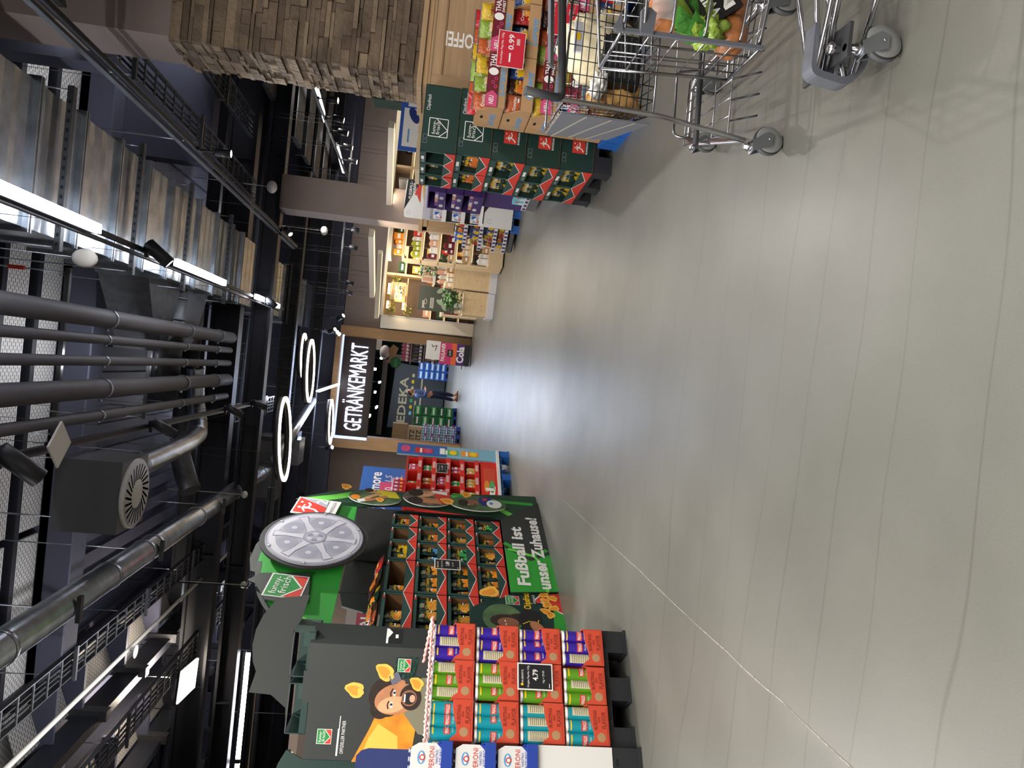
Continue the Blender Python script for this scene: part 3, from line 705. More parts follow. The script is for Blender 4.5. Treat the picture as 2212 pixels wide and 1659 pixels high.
for i, (x, y, z, h) in enumerate(((.7, 19.9, 3.9, .5), (.7, 21.0, 3.9, -.3), (.7, 20.5, 3.9, 0), (-2.45, 20.6, 3.75, .4), (1.1, 20.6, 3.8, .8))):
    spot(x, y, z, h+3.1, .8, ['spotlight left of the group at the sign\'s upper right corner', 'spotlight closest to the sign\'s top edge', 'spotlight right of the sign corner', 'spotlight at the upper left corner of the drinks sign', 'outermost spotlight right of the sign corner'][i], r=.06, L_=.24, rod=(4.1-z if i > 2 else 0))
track(.7, 19.4, 21.2, 3.9, 'short black lamp track in front of the sign corner')
# far right spot row against the taupe wall
for i, (x, y) in enumerate(((3.6, 19.3), (3.3, 19.3), (2.85, 19.3), (1.95, 19.3), (1.7, 19.3), (4.5, 14.4), (4.5, 15.2), (4.5, 16.2), (4.5, 17.3), (4.5, 12.5), (4.5, 13.4))):
    spot(x, y, 3.632, .3*i, .15, 'small black spotlight before the taupe back wall, %s' % ['right by the column', 'beside the column, higher', 'third from the column', 'near the hanging lamp\'s left end', 'leftmost of the back wall row', 'right of the column at the long lamp', 'second right of the column', 'third right of the column', 'fourth right of the column', 'just right of the column, lowest', 'near the stone pillar edge'][i], r=.06, L_=.2, drop=.22)
t = thing('light_track', 'black cross track holding the row of back wall spotlights', 'light track', (1.3, 19.3, 3.63), 0, 'black lamp tracks')
m = MB(); m.box(0, 5.2, -.02, .02, 0, .04, 'steel_black'); m.build('track_body', t)
for q in range(4): m = MB(); m.tube([(.3+1.5*q, 0, .04), (.3+1.5*q, 0, 2.55)], .006, 'black', 5); m.build('suspension_rod', t)
t = thing('light_track', 'black lamp track running away right of the column', 'light track', (4.5, 12, 3.63), 0, 'black lamp tracks')
m = MB(); m.box(-.02, .02, 0, 7, 0, .04, 'steel_black'); m.build('track_body', t)
for q in range(4): m = MB(); m.tube([(0, .3+2*q, .04), (0, .3+2*q, 2.55)], .006, 'black', 5); m.build('suspension_rod', t)

# long pale hanging lamps over the gift counters
def pendant(x, y, z, L_, rz, lab, pw=16):
    t = thing('pendant_lamp', lab, 'hanging lamp', (x, y, z), rz, 'long white hanging lamps')
    m = MB(); m.box(-.09, .09, 0, L_, 0, .09, 'creamwhite'); m.build('lamp_body', t)
    m = MB(); m.box(-.075, .075, .02, L_-.02, -.004, 0, 'glow_strip'); m.build('diffuser', t)
    for yy in (.12, L_*.33, L_*.66, L_-.12):
        for sx in (-.05, .05): m = MB(); m.tube([(sx, yy, .09), (sx, yy, 2.09)], .003, 'susp', 4); m.build('suspension_wire', t)
    area_lamp('pendant_light', (x-math.sin(rz)*L_/2, y+math.cos(rz)*L_/2, z-.02), .14, L_, pw, (1, .88, .70), (0, 0, rz))
pendant(2.24, 13.2, 2.42, 1.9, .5, 'long white hanging lamp nearest to the column')
pendant(2.32, 15.9, 2.42, 1.6, .95, 'second long white hanging lamp, behind and lower')
pendant(3.75, 11.9, 2.17, 1.7, .62, 'long white hanging lamp right of the taupe column', 4)
# far right ceiling tubes over the shop hall
for i, (x, y, l) in enumerate(((5.3, 15.2, 1.5), (5.25, 19.0, 1.7))):
    t = thing('tube_lamp', ['lit tube lamp seen right beside the stone pillar', 'lit tube lamp between stone pillar and taupe column'][i], 'tube lamp', (x, y, 4.0), .1)
    m = MB(); m.box(-.05, .05, 0, l, -.05, 0, 'glow_white'); m.build('diffuser', t); m = MB(); m.box(-.06, .06, 0, l, 0, .05, 'steel_black'); m.build('housing', t)
area_lamp('tube_and_fill_light', (5.3, 17, 3.9), .1, 4, 70, (1, .93, .8))
for i in range(7):
    t = thing('corrugated_ceiling_panel', 'row of ribbed ceiling sheet above the far right shop area, %s' % ['first', 'second', 'third', 'fourth', 'fifth', 'sixth', 'seventh'][i], 'ceiling panel', (4.3, 12.6+1.3*i, 4.35), 0, 'ribbed ceiling sheets on the right')
    m = MB(); 
    for q in range(8): m.tube([(.0, .12*q, 0), (5.5, .12*q, 0)], .05, 'galv_dark', 8)
    m.build('sheet', t); m = MB(); m.box(-.1, 5.6, 1.0, 1.1, -.1, .1, 'black'); m.build('edge_rail', t)

# left side: long cross tube under the girders, warm lamp
t = thing('tube_lamp', 'very long bright white tube lamp crossing low at the left above the dark cardboard header', 'tube lamp', (-9.9, 13.9, 3.95), 0)
m = MB(); m.box(0, 2.35, 0, .07, 0, .07, 'glow_white'); m.box(2.41, 4.36, 0, .07, 0, .07, 'glow_white'); m.build('diffuser', t)
m = MB(); m.box(0, 4.4, 0, .07, .07, .12, 'steel_black'); m.box(2.34, 2.42, -.01, .08, -.01, .07, 'steel_black'); m.build('housing', t)
for xx in (.2, 2.4, 4.2): m = MB(); m.tube([(xx, .035, .1), (xx, .035, .76)], .004, 'susp', 4); m.build('suspension_wire', t)
area_lamp('tube_and_fill_light', (-7.7, 13.935, 3.945), 4.3, .06, 60, (1, .93, .85))
t = thing('ceiling_panel_lamp', 'square warm white lamp panel in the dark roof on the left', 'ceiling lamp', (-5.95, 12.7, 4.8), .15)
m = MB(); m.box(0, .5, 0, 1.0, 0, .02, 'glow_panel'); m.build('diffuser', t); m = MB(); m.box(-.03, .53, -.03, 1.03, .02, .06, 'steel_black'); m.build('housing', t)
area_lamp('girder_fill_light', (-5.6, 12.9, 5.0), .6, .9, 60, (1, .86, .7), (PI, 0, 0))  # upward fill for the girder webs, not the panel's own downward light
area_lamp('fill_uplight', (1.0, 7.5, 4.06), .05, 8, 16, COOL, (PI, 0, 0))  # added upward fill to brighten the duct underside
area_lamp('fill_uplight', (-3.9, 8, 4.12), .1, 6, 34, (.93, .95, 1), (PI, 0, 0))  # unseen fill aimed up at the left roof, no tube hangs here
for X_, Y_, Z_, P_ in ((2.75, 8, 4.7, 12), (-.3, 9.6, 5.0, 9), (4.5, 11, 4.7, 22), (-1.0, 17, 4.7, 26), (2.6, 17, 4.7, 16), (-6, 18, 4.7, 20)): area_lamp('fill_uplight', (X_, Y_, Z_), .2, 3, P_, (.93, .95, 1), (PI, 0, 0))  # added uplights standing in for bounce on the roof, no fittings

# ------------------------------------------------------------------ portal to the drinks hall
t = thing('portal_frame', 'light wooden portal frame around the drinks hall opening', 'portal', (0, Y0-.25, 0))
for nm, a in (('post', (-2.55, -2.2, 0, 3.75)), ('post', (.66, .97, 0, 3.75))):
    m = MB(); m.box(a[0], a[1], 0, .6, a[2], a[3], 'wood_portal'); m.build(nm, t)
m = MB(); m.box(-2.2, .66, 0, .6, 3.70, 3.86, 'wood_portal'); m.build('lintel', t)
t = thing('drinks_sign', 'dark brown illuminated sign reading GETRÄNKEMARKT', 'sign', (0, Y0-.28, 0))
m = MB(); m.box(-2.2, .66, 0, .3, 2.72, 3.62, 'sign_brown'); m.build('sign_board', t)
m = MB(); m.box(-2.28, .70, -.01, .3, 3.62, 3.67, 'glow_edge'); m.box(-2.28, -2.2, -.01, .3, 2.72, 3.62, 'glow_edge'); m.build('lit_edge', t)
m = MB(); m.txt('GETRÄNKEMARKT', -.77, 3.17, .50, -.03, 'glow_sign', w=2.50, bold=0); m.build('letters', t)
area_lamp('sign_light', (-.77, Y0-.4, 3.2), 2.4, .5, 30, (.62, .74, 1), (-PI/2, 0, 0))
# drinks hall lamps
for i, (x, y, l) in enumerate(((-.25, 26, 1.6), (-1.2, 30, .5), (-1.9, 25.4, 1.4), (-.9, 34, 1.2), (.2, 33, 1.2), (-2.0, 33, 1.2))):
    t = thing('tube_lamp', 'small lit lamp under the drinks hall ceiling, %s' % ['right of the middle', 'in the middle', 'left of the middle', 'far back in the middle', 'far back on the right', 'far back on the left'][i], 'tube lamp', (x, y, 3.0+.02*(y-25)), 0)
    m = MB(); m.box(-.04, .04, 0, l, -.05, 0, 'glow_white'); m.build('diffuser', t); m = MB(); m.box(-.05, .05, 0, l, 0, .04, 'steel_black'); m.build('housing', t)
    m = MB(); m.tube([(0, l/2, .03), (0, l/2, 3.74-t.location.z)], .006, 'black', 5); m.build('suspension_rod', t)
area_lamp('hall_light', (-.8, 27, 3.5), 1.5, 3, 110, (.72, .82, 1)); area_lamp('hall_light', (-.8, 34.5, 3.5), 3, 2, 70, (.85, .92, 1))
area_lamp('hall_light', (1.8, 25, 3.5), 2, 3, 40, (1, .9, .8))
# dark wall banner with supermarket name, standing behind the person
t = thing('wall_banner', 'large dark grey banner reading EDEKA at the back of the drinks hall', 'banner', (0, 37.9, 0))
m = MB(); m.prism([(-3.05, .05), (-.1, .05), (.1, 2.6), (-3.2, 2.75)], 0, .06, 'edeka'); m.build('banner_cloth', t)
m = MB(); y_ = -.01
m.txt('EDEKA', -1.75, 2.12, .42, y_, 'beige', w=2.3, bold=.02)
for q, kk in enumerate(('cyan', 'ink_yellow', 'drink_lime', 'ink_yellow', 'beige', 'ink_yellow', 'beige')): m.ell(-2.4+.32*q, 1.67, .1, .07, y_, kk, 10)
m.rect(-2.6, -1.75, 1.42, 1.50, y_, 'beige'); m.rect(-2.6, -.5, 1.18, 1.25, y_, 'beige'); m.build('lettering', t)
t = thing('banner_frame', 'dark brown beam frame over the banner', 'frame', (0, 37.7, 0))
m = MB(); m.box(-3.6, .45, 0, .3, 3.0, 3.25, 'taupe_dark'); m.box(.2, .5, 0, .3, 0, 3.2, 'taupe_dark'); m.build('frame_beam', t)
t = thing('green_backdrop', 'bright green panel behind the blue crates', 'panel', (.45, 38.5, 0)); m = MB(); m.box(0, .9, 0, .05, 0, 2.2, 'ink_green'); m.build('panel_sheet', t)

# ---- person with crossed arms walking towards the right
def person():
    t = thing('person', 'person in a blue long-sleeved top and dark trousers walking past the drinks hall banner', 'person', (-.93, 25.8, 0), 0)
    def skin_mesh(name, V, E, R_, key, lvl=2, root=0):
        me = bpy.data.meshes.new(name); me.from_pydata(V, E, []); me.materials.append(M[key])
        o = bpy.data.objects.new(name, me); C.objects.link(o); o.parent = t
        o.modifiers.new('skin', 'SKIN'); 
        sv = me.skin_vertices[0].data
        for i, r in enumerate(R_): sv[i].radius = (r, r) if not isinstance(r, tuple) else r
        sv[root].use_root = True
        s = o.modifiers.new('sub', 'SUBSURF'); s.levels = lvl; s.render_levels = lvl
        for p in me.polygons: p.use_smooth = True
        return o
    # body: pelvis at origin column, mid stride, facing +x and a little to the camera
    V = [(0, 0, .95), (0, 0, 1.12), (.01, 0, 1.32), (.01, 0, 1.45), (.03, 0, 1.54),
         (.02, -.09, .88), (-.02, -.08, .50), (-.10, -.07, .10), (0.04, -.08, .04), (.02, .09, .88), (.06, .08, .50), (.02, .07, .10), (.15, .07, .04),
         (.0, -.18, 1.40), (.0, -.23, 1.15), (.18, -.12, 1.10), (.26, -.02, 1.14), (.0, .18, 1.40), (.02, .23, 1.15), (.19, .12, 1.12), (.27, .03, 1.16)]
    E_ = [(0, 1), (1, 2), (2, 3), (3, 4), (0, 5), (5, 6), (6, 7), (7, 8), (0, 9), (9, 10), (10, 11), (11, 12), (3, 13), (13, 14), (14, 15), (15, 16), (3, 17), (17, 18), (18, 19), (19, 20)]
    R_ = [.13, .115, .13, .09, .05, .085, .06, .04, .035, .085, .06, .04, .035, .06, .045, .035, .025, .06, .045, .035, .025]
    tmp = skin_mesh('body', V, E_, R_, 'skin')
    bpy.context.view_layer.update()
    me = bpy.data.meshes.new_from_object(tmp.evaluated_get(bpy.context.evaluated_depsgraph_get()))
    bv = [tuple(v.co) for v in me.vertices]; bf = [tuple(p.vertices) for p in me.polygons]; bpy.data.objects.remove(tmp)
    # clothing as slightly fuller shells
    V2 = [(0, 0, .97), (0, 0, .90), (.02, -.09, .86), (-.02, -.08, .50), (-.10, -.07, .14), (.02, .09, .86), (.06, .08, .50), (.02, .07, .14)]
    skin_mesh('trousers', V2, [(0, 1), (1, 2), (2, 3), (3, 4), (1, 5), (5, 6), (6, 7)], [.15, .14, .105, .08, .055, .105, .08, .055], 'denim')
    V3 = [(0, 0, .92), (0, 0, 1.12), (.01, 0, 1.34), (.01, 0, 1.46), (0, -.19, 1.39), (0, -.24, 1.14), (.17, -.13, 1.10), (0, .19, 1.39), (.02, .24, 1.14), (.18, .13, 1.12)]
    skin_mesh('top', V3, [(0, 1), (1, 2), (2, 3), (3, 4), (4, 5), (5, 6), (3, 7), (7, 8), (8, 9)], [.16, .14, .15, .09, .075, .06, .045, .075, .06, .045], 'cloth_blue', root=2)
    m = MB(); m.add(bv, bf, 'skin', True); m.ball((.05, 0, 1.64), .085, .075, .11, 'skin_l', 16, 12); m.ball((.135, 0, 1.63), .016, .014, .02, 'skin_l', 8, 6)
    m.ball((.12, -.03, 1.66), .012, .01, .008, 'ink_black', 8, 6); m.ball((.12, .03, 1.66), .012, .01, .008, 'ink_black', 8, 6); m.ball((.125, 0, 1.585), .01, .02, .006, 'ink_red', 8, 6)
    m.ball((.045, -.078, 1.63), .018, .01, .025, 'skin_l', 8, 6); m.ball((.045, .078, 1.63), .018, .01, .025, 'skin_l', 8, 6); m.build('body', t)
    m = MB(); m.ball((.025, 0, 1.675), .092, .084, .095, 'hair_b', 16, 10); m.ball((-.07, 0, 1.62), .04, .04, .06, 'hair_b', 10, 8); m.build('hair', t)
    for s_, px_ in ((-.07, -.03), (.07, .09)):
        m = MB(); m.ball((px_, s_, .035), .12, .045, .035, 'skin', 12, 8); m.box(px_-.1, px_+.11, s_-.04, s_+.04, 0, .02, 'roll'); m.build('shoe', t)
    t.rotation_euler = (0, 0, -.35)
person()
# ------------------------------------------------------------------ tube-can stack (left foreground)
FP = Frame(-1.479, 4.349, math.radians(40))
ORD = ['first', 'second', 'third', 'fourth', 'fifth', 'sixth', 'seventh', 'eighth', 'ninth', 'tenth', 'eleventh', 'twelfth']
pallet('display_pallet', 'black_pallet', .68, .76, FP, -.67, .03, 'black plastic pallet under the stack of red crisp-can trays', .155)
def can_mesh(k, back=False):
    m = MB(); r = .0365
    m.lathe([(r*.97, 0), (r*1.01, .004), (r, .008), (r, .222), (r*1.02, .226), (r*1.02, .238), (r*.95, .240)], k, 22,
            keys=['galv', 'galv', k, 'galv', 'lid', 'lid'])
    for flip in (0, 1):
        rot = PI*flip
        m.warp = lambda p: ((r+.0008-p[1])*math.sin(p[0]/r+rot), -(r+.0008-p[1])*math.cos(p[0]/r+rot), p[2])
        if flip == 0:
            for (z0, z1) in ((.118, .152),):
                n = 8
                for i in range(n): m.rect(-.03+.06*i/n, -.03+.06*(i+1)/n, z0, z1, 0, 'ink_red')
            m.txt('PRINGLES', 0, .135, .020, -.0012, 'ink_white', w=.050, bold=.015)
            m.txt({'can_purple': 'TEXAS BBQ', 'can_green': 'SOUR CREAM', 'can_teal': 'SALT VINEGAR'}[k], 0, .103, .009, -.0008, 'ink_white', w=.040)
            for (x, z, a) in ((-.012, .05, .4), (.012, .065, 1.5), (.0, .035, 2.4)): chip(m, x, z, .015, -.0006, a)
            for i in range(8): m.rect(-.03+.06*i/8, -.03+.06*(i+1)/8, .206, .214, 0, 'ink_yellow')
        else:
            for i in range(8): m.rect(-.028+.056*i/8, -.028+.056*(i+1)/8, .085, .20, 0, 'can_beige')
            for q in range(9): 
                for i in range(6): m.rect(-.023+.046*i/6, -.023+.046*(i+1)/6, .094+.011*q, .0965+.011*q, -.0006, 'taupe_dark')
            for i in range(8): m.rect(-.024+.048*i/8, -.024+.048*(i+1)/8, .02, .075, 0, 'lid')
        m.warp = None
    return m.mesh('crisp_can')
CAN = {k: can_mesh(k) for k in ('can_purple', 'can_green', 'can_teal')}
def tray_mesh():
    m = MB(); W, D, H = .214, .37, .10
    m.box(0, W, 0, D, 0, .004, 'tray_red'); m.box(0, W, D-.003, D, 0, .2, 'tray_red')
    prof = [(0, 0), (W, 0), (W, .112), (W-.03, .112), (W-.07, .108), (W-.11, .098), (W-.15, .088), (W-.18, .09), (.015, .118), (0, .125)]
    m.prism(prof, 0, .004, 'tray_red', 'kraft')
    for xx in (0, W-.003):
        Tp = [(0, .12), (0, 0), (D, 0), (D, .2), (.25, .2), (.1, .14)]
        m.add([(xx, a, b) for a, b in Tp]+[(xx+.003, a, b) for a, b in Tp], [(5, 4, 3, 2, 1, 0), (6, 7, 8, 9, 10, 11)]+[(i, (i+1) % 6, 6+(i+1) % 6, 6+i) for i in range(6)], 'tray_red')
    y = -.0012
    m.txt('BURSTING', .135, .078, .020, y, 'tray_red_d', w=.10, bold=.02); m.txt('WITH', .135, .055, .012, y, 'tray_red_d', w=.03, bold=.02); m.txt('FLAVOR', .135, .030, .024, y, 'tray_red_d', w=.09, bold=.02)
    m.ell(.045, .048, .024, .024, y, 'kraft')
    m.line([(.01, .012), (.2, .012)], .0015, y, 'tray_red_d')
    return m.mesh('can_tray')
TRAYM = tray_mesh()
COLS = [('can_purple', 'purple', 'right'), ('can_green', 'green', 'middle'), ('can_teal', 'teal', 'left')]
TIERS = ['bottom', 'second-lowest', 'second-highest', 'top']
for ti in range(4):
    z0 = .157+.2555*ti
    for ci, (ck, cn, side) in enumerate(COLS):
        x0 = -.216*(ci+1)+random.uniform(-.003, .003); dy = random.uniform(-.006, .006)
        x, y, _ = FP.at(x0, dy)
        inst(TRAYM, 'can_tray', (x, y, z0), FP.rz+random.uniform(-.01, .01), 'red cardboard can tray with %s cans, %s column, %s tier of the stack' % (cn, side, TIERS[ti]), 'cardboard tray', 'red can trays on the black pallet')
        for row in range(2 if ti < 3 else 4):
            for q in range(3 if row % 2 == 0 else 2):
                xx = x0+(.040 if row % 2 == 0 else .074)+.067*q*1.0; yy = dy+.043+.060*row
                x, y, _ = FP.at(xx, yy)
                ang = FP.rz+random.choice([0, 0, .35, -.4, PI, PI+.3, .6])
                if row == 0 and random.random() < .06: continue
                inst(CAN[ck], 'crisp_can', (x, y, z0+.0045), ang,
                     ('%s crisp tube in the %s %s tray, %s' % (cn, TIERS[ti], side, ['left in the front row', 'centre of the front row', 'right in the front row'][q])) if row == 0 else '%s crisp tube in the %s row of the %s %s tray, %s' % (cn, ORD[row], TIERS[ti], side, ['left one', 'next one', 'right one'][q]),
                     'crisp can', '%s crisp tubes' % cn)
m = MB(); n = 60
x0, x1 = -.66, .02
m.tube([(x0+(x1-x0)*i/n, .006*math.sin(i*1.7)+.0, .004*math.sin(i*2.3)) for i in range(n+1)], [.009+.004*math.sin(i*2.9) for i in range(n+1)], 'pinkfilm', 8)
m.tube([(x1, .78*i/20, .004*math.sin(i*2.3)) for i in range(21)], .01, 'pinkfilm', 8)
m.tube([(x0, .78*i/20, .004*math.sin(i*2.3)) for i in range(21)], .01, 'pinkfilm', 8)
x, y, _ = FP.at(0, 0); m.build('plastic_film', label='torn pink plastic film edge along the top of the crisp-can stack', cat='plastic film', loc=(x, y, 1.178), rz=FP.rz)
def price_card(fr, x, y, z, w, h, big, lines, lab, k='ink_black', rim='ink_white', tilt=0):
    X, Y, _ = fr.at(x, y)
    m = MB(); m.box(-w/2, w/2, 0, .003, 0, h, rim); b = h*.035
    m.rect(-w/2+b, w/2-b, b, h-b, -.0006, k); t_ = 'ink_white'
    m.txt(big, w*.06, h*.50, h*.15, -.0014, t_, w=w*.42, bold=.02)
    for (s_, zz, ww) in lines: m.txt(s_, 0, h*zz, h*.055, -.0014, t_, w=w*ww)
    m.ell(-w*.3, h*.87, h*.035, h*.04, -.0016, 'ink_yellow', 12); m.rect(-w*.4, -w*.25, h*.09, h*.11, -.0014, t_)
    return m.build('price_sign', label=lab, cat='price sign', loc=(X, Y, z), rz=fr.rz)
price_card(FP, -.297, -.014, .472, .150, .205, '4.79', [('WIR LEBENSMITTEL', .86, .5), ('Pringles Paprika 165g', .70, .8), ('1kg = 29.03', .27, .45)], 'black framed price sign reading 4.79 on the crisp-can stack')

# ------------------------------------------------------------------ beer display at the left frame edge
FB = Frame(FP.at(-.665, -.05)[0], FP.at(-.665, -.05)[1], math.radians(36))
t = thing('beer_display', 'blue beer display rack with white base panel at the left edge of the picture', 'display rack', (FB.o.x, FB.o.y, 0), FB.rz)
m = MB(); m.box(-.62, 0, 0, .5, .165, .59, 'white'); m.build('base_panel', t)
m = MB(); m.prism([(-.62, 1.14), (0, 1.14), (0, 1.47), (-.012, 1.51), (-.04, 1.535), (-.62, 1.535)], .30, .32, 'blue_deep'); m.build('header_board', t)
for i, zz in enumerate((.59, .815, 1.045)):
    m = MB(); m.box(-.62, 0, -.012, .45, zz, zz+.012, 'blue_beer'); m.box(-.62, 0, -.016, -.006, zz-.012, zz+.045, 'blue_beer')
    m.txt('PERONI!', -.21, zz+.016, .032, -.018, 'ink_white', w=.15, bold=.02); m.build('shelf_tray', t)
    m = MB(); 
    for xx in (-.004, -.62): m.box(xx-.002, xx+.004, 0, .44, zz+.012, zz+.06, 'blue_beer')
    m.build('tray_side', t)
for xx in (-.012, -.60):
    m = MB(); m.box(xx-.01, xx+.01, .43, .45, .59, 1.14, 'blue_beer'); m.build('post', t)
pallet('display_pallet', 'black_pallet', .62, .5, FB, -.62, .0, 'black pallet under the blue beer display at the left edge', .16)
def sixpack():
    m = MB(); W, D, H = .195, .13, .185
    pts = [(0, 0), (W, 0), (W, H-.035), (W-.02, H), (.02, H), (0, H-.035)]
    m.prism(pts, 0, D, 'white'); y = -.001
    m.poly([(W, 0), (W, .06), (.14, .0)], y, 'blue_beer'); m.poly([(0, 0), (.05, 0), (.02, .08), (0, .1)], y, 'drink_lime'); m.poly([(.0, .02), (.055, .0), (.05, .05), (.01, .1)], y-.0005, 'can_green')
    m.txt('PERONI', .125, .082, .028, y-.001, 'ink_red', w=.105); m.txt('NASTRO', .13, .055, .013, y-.001, 'blue_beer', w=.065); m.txt('AZZURRO', .13, .036, .013, y-.001, 'blue_beer', w=.08)
    m.ell(.125, .135, .032, .020, y-.0005, 'lorenz', 20); m.ell(.125, .135, .026, .010, y-.001, 'ink_white', 20); m.ell(.125, .130, .015, .015, y-.0015, 'ink_red', 16); m.ell(.125, .130, .009, .009, y-.002, 'ink_white', 12)
    m.ell(.02, .035, .02, .024, y-.001, 'ink_white', 16)
    for q in range(4): m.lathe([(.012, 0), (.013, .016), (.011, .018)], 'galv', 10, (.035+.042*q, .03, H-.002))
    return m.mesh('beer_pack')
SIX = sixpack()
for i, zz in enumerate((.59, .815, 1.045)):
    for q in range(3):
        x, y, _ = FB.at(-.205-.202*q, .002)
        inst(SIX, 'beer_pack', (x, y, zz+.0125), FB.rz, 'white beer six-pack on the %s blue shelf, %s from the right' % (['lowest', 'middle', 'top'][i], ['first', 'second', 'third'][q]), 'beer pack', 'white beer packs on the blue rack')

# ------------------------------------------------------------------ dark cardboard display with the laughing man
FD = Frame(-1.99, 5.25, math.radians(7))
t = thing('cardboard_display', 'dark grey cardboard display panel with orange crisps and a laughing man, behind the crisp-can stack', 'cardboard display', (FD.o.x, FD.o.y, 0), FD.rz)
W = .78
m = MB()
m.prism([(-W, 0), (0, 0), (0, 1.965), (-.19, 1.965), (-.19, 1.985), (-.36, 1.985), (-.40, 1.955), (-.40, 1.93), (-W*.99, 1.93)], 0, .012, 'box_dark', 'box_dark_l')
y = -.001
m.rect(-W, 0, 1.58, 1.582, y, 'box_dark_l')
art_ff(m, -.62, 1.80, .10, y); m.rect(-.745, -.565, 1.706, 1.712, y, 'ink_white')
m.rect(-.745, -.48, 1.700, 1.706, y, 'ink_white'); m.txt('OFFIZIELLER PARTNER', -.62, 1.675, .024, y, 'ink_white', w=.22)
# orange blurred shape and the man's photo print
defm('photo_orange', 'e08a1a', .6, noise=.35, nscale=7); defm('photo_hair', '2b1c14', .8, noise=.5, nscale=30); defm('photo_skin', 'b47a52', .6, noise=.22, nscale=9); defm('photo_skin_l', 'd9a478', .6, noise=.12, nscale=9)
m.poly([(-W, 1.20), (-.42, 1.17), (-.40, 1.40), (-.48, 1.47), (-.56, 1.50), (-.66, 1.545), (-W, 1.60)], y, 'photo_orange'); m.poly([(-W, 1.28), (-.60, 1.30), (-.52, 1.44), (-.62, 1.50), (-W, 1.55)], y-.0006, 'chip_l')
m.poly([(-.62, .95), (-.18, .95), (-.20, 1.17), (-.33, 1.26), (-.45, 1.27), (-.58, 1.16)], y-.0008, 'shirt_grey')
m.ell(-.34, 1.40, .135, .125, y-.0010, 'photo_hair', 28, .2); m.ell(-.42, 1.44, .07, .07, y-.0012, 'photo_hair', 20)
m.ell(-.35, 1.33, .105, .155, y-.0016, 'photo_skin', 30, .25); m.ell(-.39, 1.36, .055, .10, y-.0020, 'photo_skin_l', 24, .25)
m.ell(-.335, 1.235, .088, .075, y-.0022, 'photo_hair', 26, .2); m.ell(-.34, 1.245, .055, .055, y-.0026, 'skin_d', 24)
m.ell(-.342, 1.243, .042, .046, y-.0030, 'ink_black', 22); m.ell(-.342, 1.222, .026, .02, y-.0034, 'peach', 16); m.rect(-.368, -.315, 1.270, 1.281, y-.0036, 'ink_white')
m.ell(-.39, 1.365, .022, .010, y-.0026, 'ink_white', 14); m.ell(-.31, 1.350, .022, .010, y-.0026, 'ink_white', 14); m.ell(-.388, 1.365, .009, .009, y-.003, 'ink_black', 10); m.ell(-.308, 1.350, .009, .009, y-.003, 'ink_black', 10)
m.line([(-.42, 1.385), (-.39, 1.392), (-.365, 1.383)], .009, y-.003, 'photo_hair'); m.line([(-.335, 1.372), (-.31, 1.376), (-.28, 1.362)], .009, y-.003, 'photo_hair')
m.poly([(-.355, 1.345), (-.335, 1.345), (-.33, 1.295), (-.372, 1.298)], y-.003, 'photo_skin_l'); m.ell(-.235, 1.31, .018, .03, y-.0014, 'photo_skin', 14)
chip(m, -.30, 1.625, .062, y-.001, 1.2); chip(m, -.315, 1.585, .026, y-.002, .3, 'chip_l', 'chip_l'); chip(m, -.17, 1.43, .064, y-.003, .8); chip(m, -.20, 1.375, .024, y-.0036, .3, 'chip_l', 'chip_l')
m.poly([(-.22, 1.36), (-.07, 1.36), (-.06, 1.20), (-.2, 1.22)], y-.001, 'foil_green'); art_ff(m, -.12, 1.30, .09, y-.0016); chip(m, -.24, 1.20, .05, y-.004, .8); m.poly([(-.26, 1.37), (-.2, 1.40), (-.16, 1.34), (-.22, 1.31)], y-.004, 'foil_silver')
m.build('printed_panel', t)
m = MB(); m.add([(0, 0, 0), (.11, .13, 0), (.11, .13, 1.945), (0, 0, 1.965)], [(0, 1, 2, 3), (3, 2, 1, 0)], 'box_dark_l'); m.add([(.02, .022, 1.33), (.10, .116, 1.33), (.10, .116, 1.44), (.02, .022, 1.44)], [(0, 1, 2, 3)], 'ink_black'); m.add([(.02, .021, 1.43), (.05, .056, 1.43), (.08, .091, 1.40), (.10, .115, 1.43), (.10, .115, 1.445), (.02, .021, 1.445)], [(0, 1, 2, 3, 4, 5)], 'ink_white'); m.add([(.05, .056, 1.36), (.07, .079, 1.36), (.07, .079, 1.38), (.05, .056, 1.38)], [(0, 1, 2, 3)], 'ink_white')
m.build('side_flap', t)
for i, (xa, xb, zt) in enumerate(((-.24, .07, 2.085), (-.62, -.28, 2.075))):
    m = MB(); k1 = 'box_green_d'
    m.box(xa, xb, .02, .03, 1.93, 1.98, k1); m.box(xa, xa+.008, .02, .40, 1.93, zt, k1); m.box(xb-.008, xb, .02, .40, 1.93, zt, k1)
    m.box(xa, xb, .40, .408, 1.93, zt, k1); m.box(xa, xb, .02, .40, 1.93, 1.938, k1); m.box(xa, xb, .02, .03, zt-.008, zt, 'box_dark_l'); m.box(xa+.12, xb-.05, .385, .398, 1.96, 2.05, 'box_green'); m.build('open_header_box', t)
m = MB(); m.prism([(-.73, 2.118), (-.356, 2.12), (-.025, 2.139), (.06, 2.09), (.24, 2.05), (.21, 2.28), (.08, 2.37), (-.03, 2.412), (-.144, 2.424), (-.26, 2.407), (-.33, 2.376), (-.48, 2.41), (-.49, 2.25), (-.58, 2.135)], .42, .43, 'box_dark', 'box_dark_l'); m.build('header_wave', t)
m = MB(); m.prism([(-.98, 1.2), (-.80, 1.2), (-.80, 1.93), (-.74, 2.05), (-.84, 2.10), (-.93, 2.12), (-.88, 1.98), (-.95, 1.8), (-1.0, 1.5)], .06, .07, 'box_green_d', 'box_dark_l'); m.build('side_wing', t)

# ------------------------------------------------------------------ green arch display with the crisp cartons
FG = Frame(-2.03, 5.94, math.radians(71))
t = thing('arch_display', 'green cardboard arch display with silver trophy plate and footballer discs around the crisp cartons', 'cardboard display', (FG.o.x, FG.o.y, 0), FG.rz)
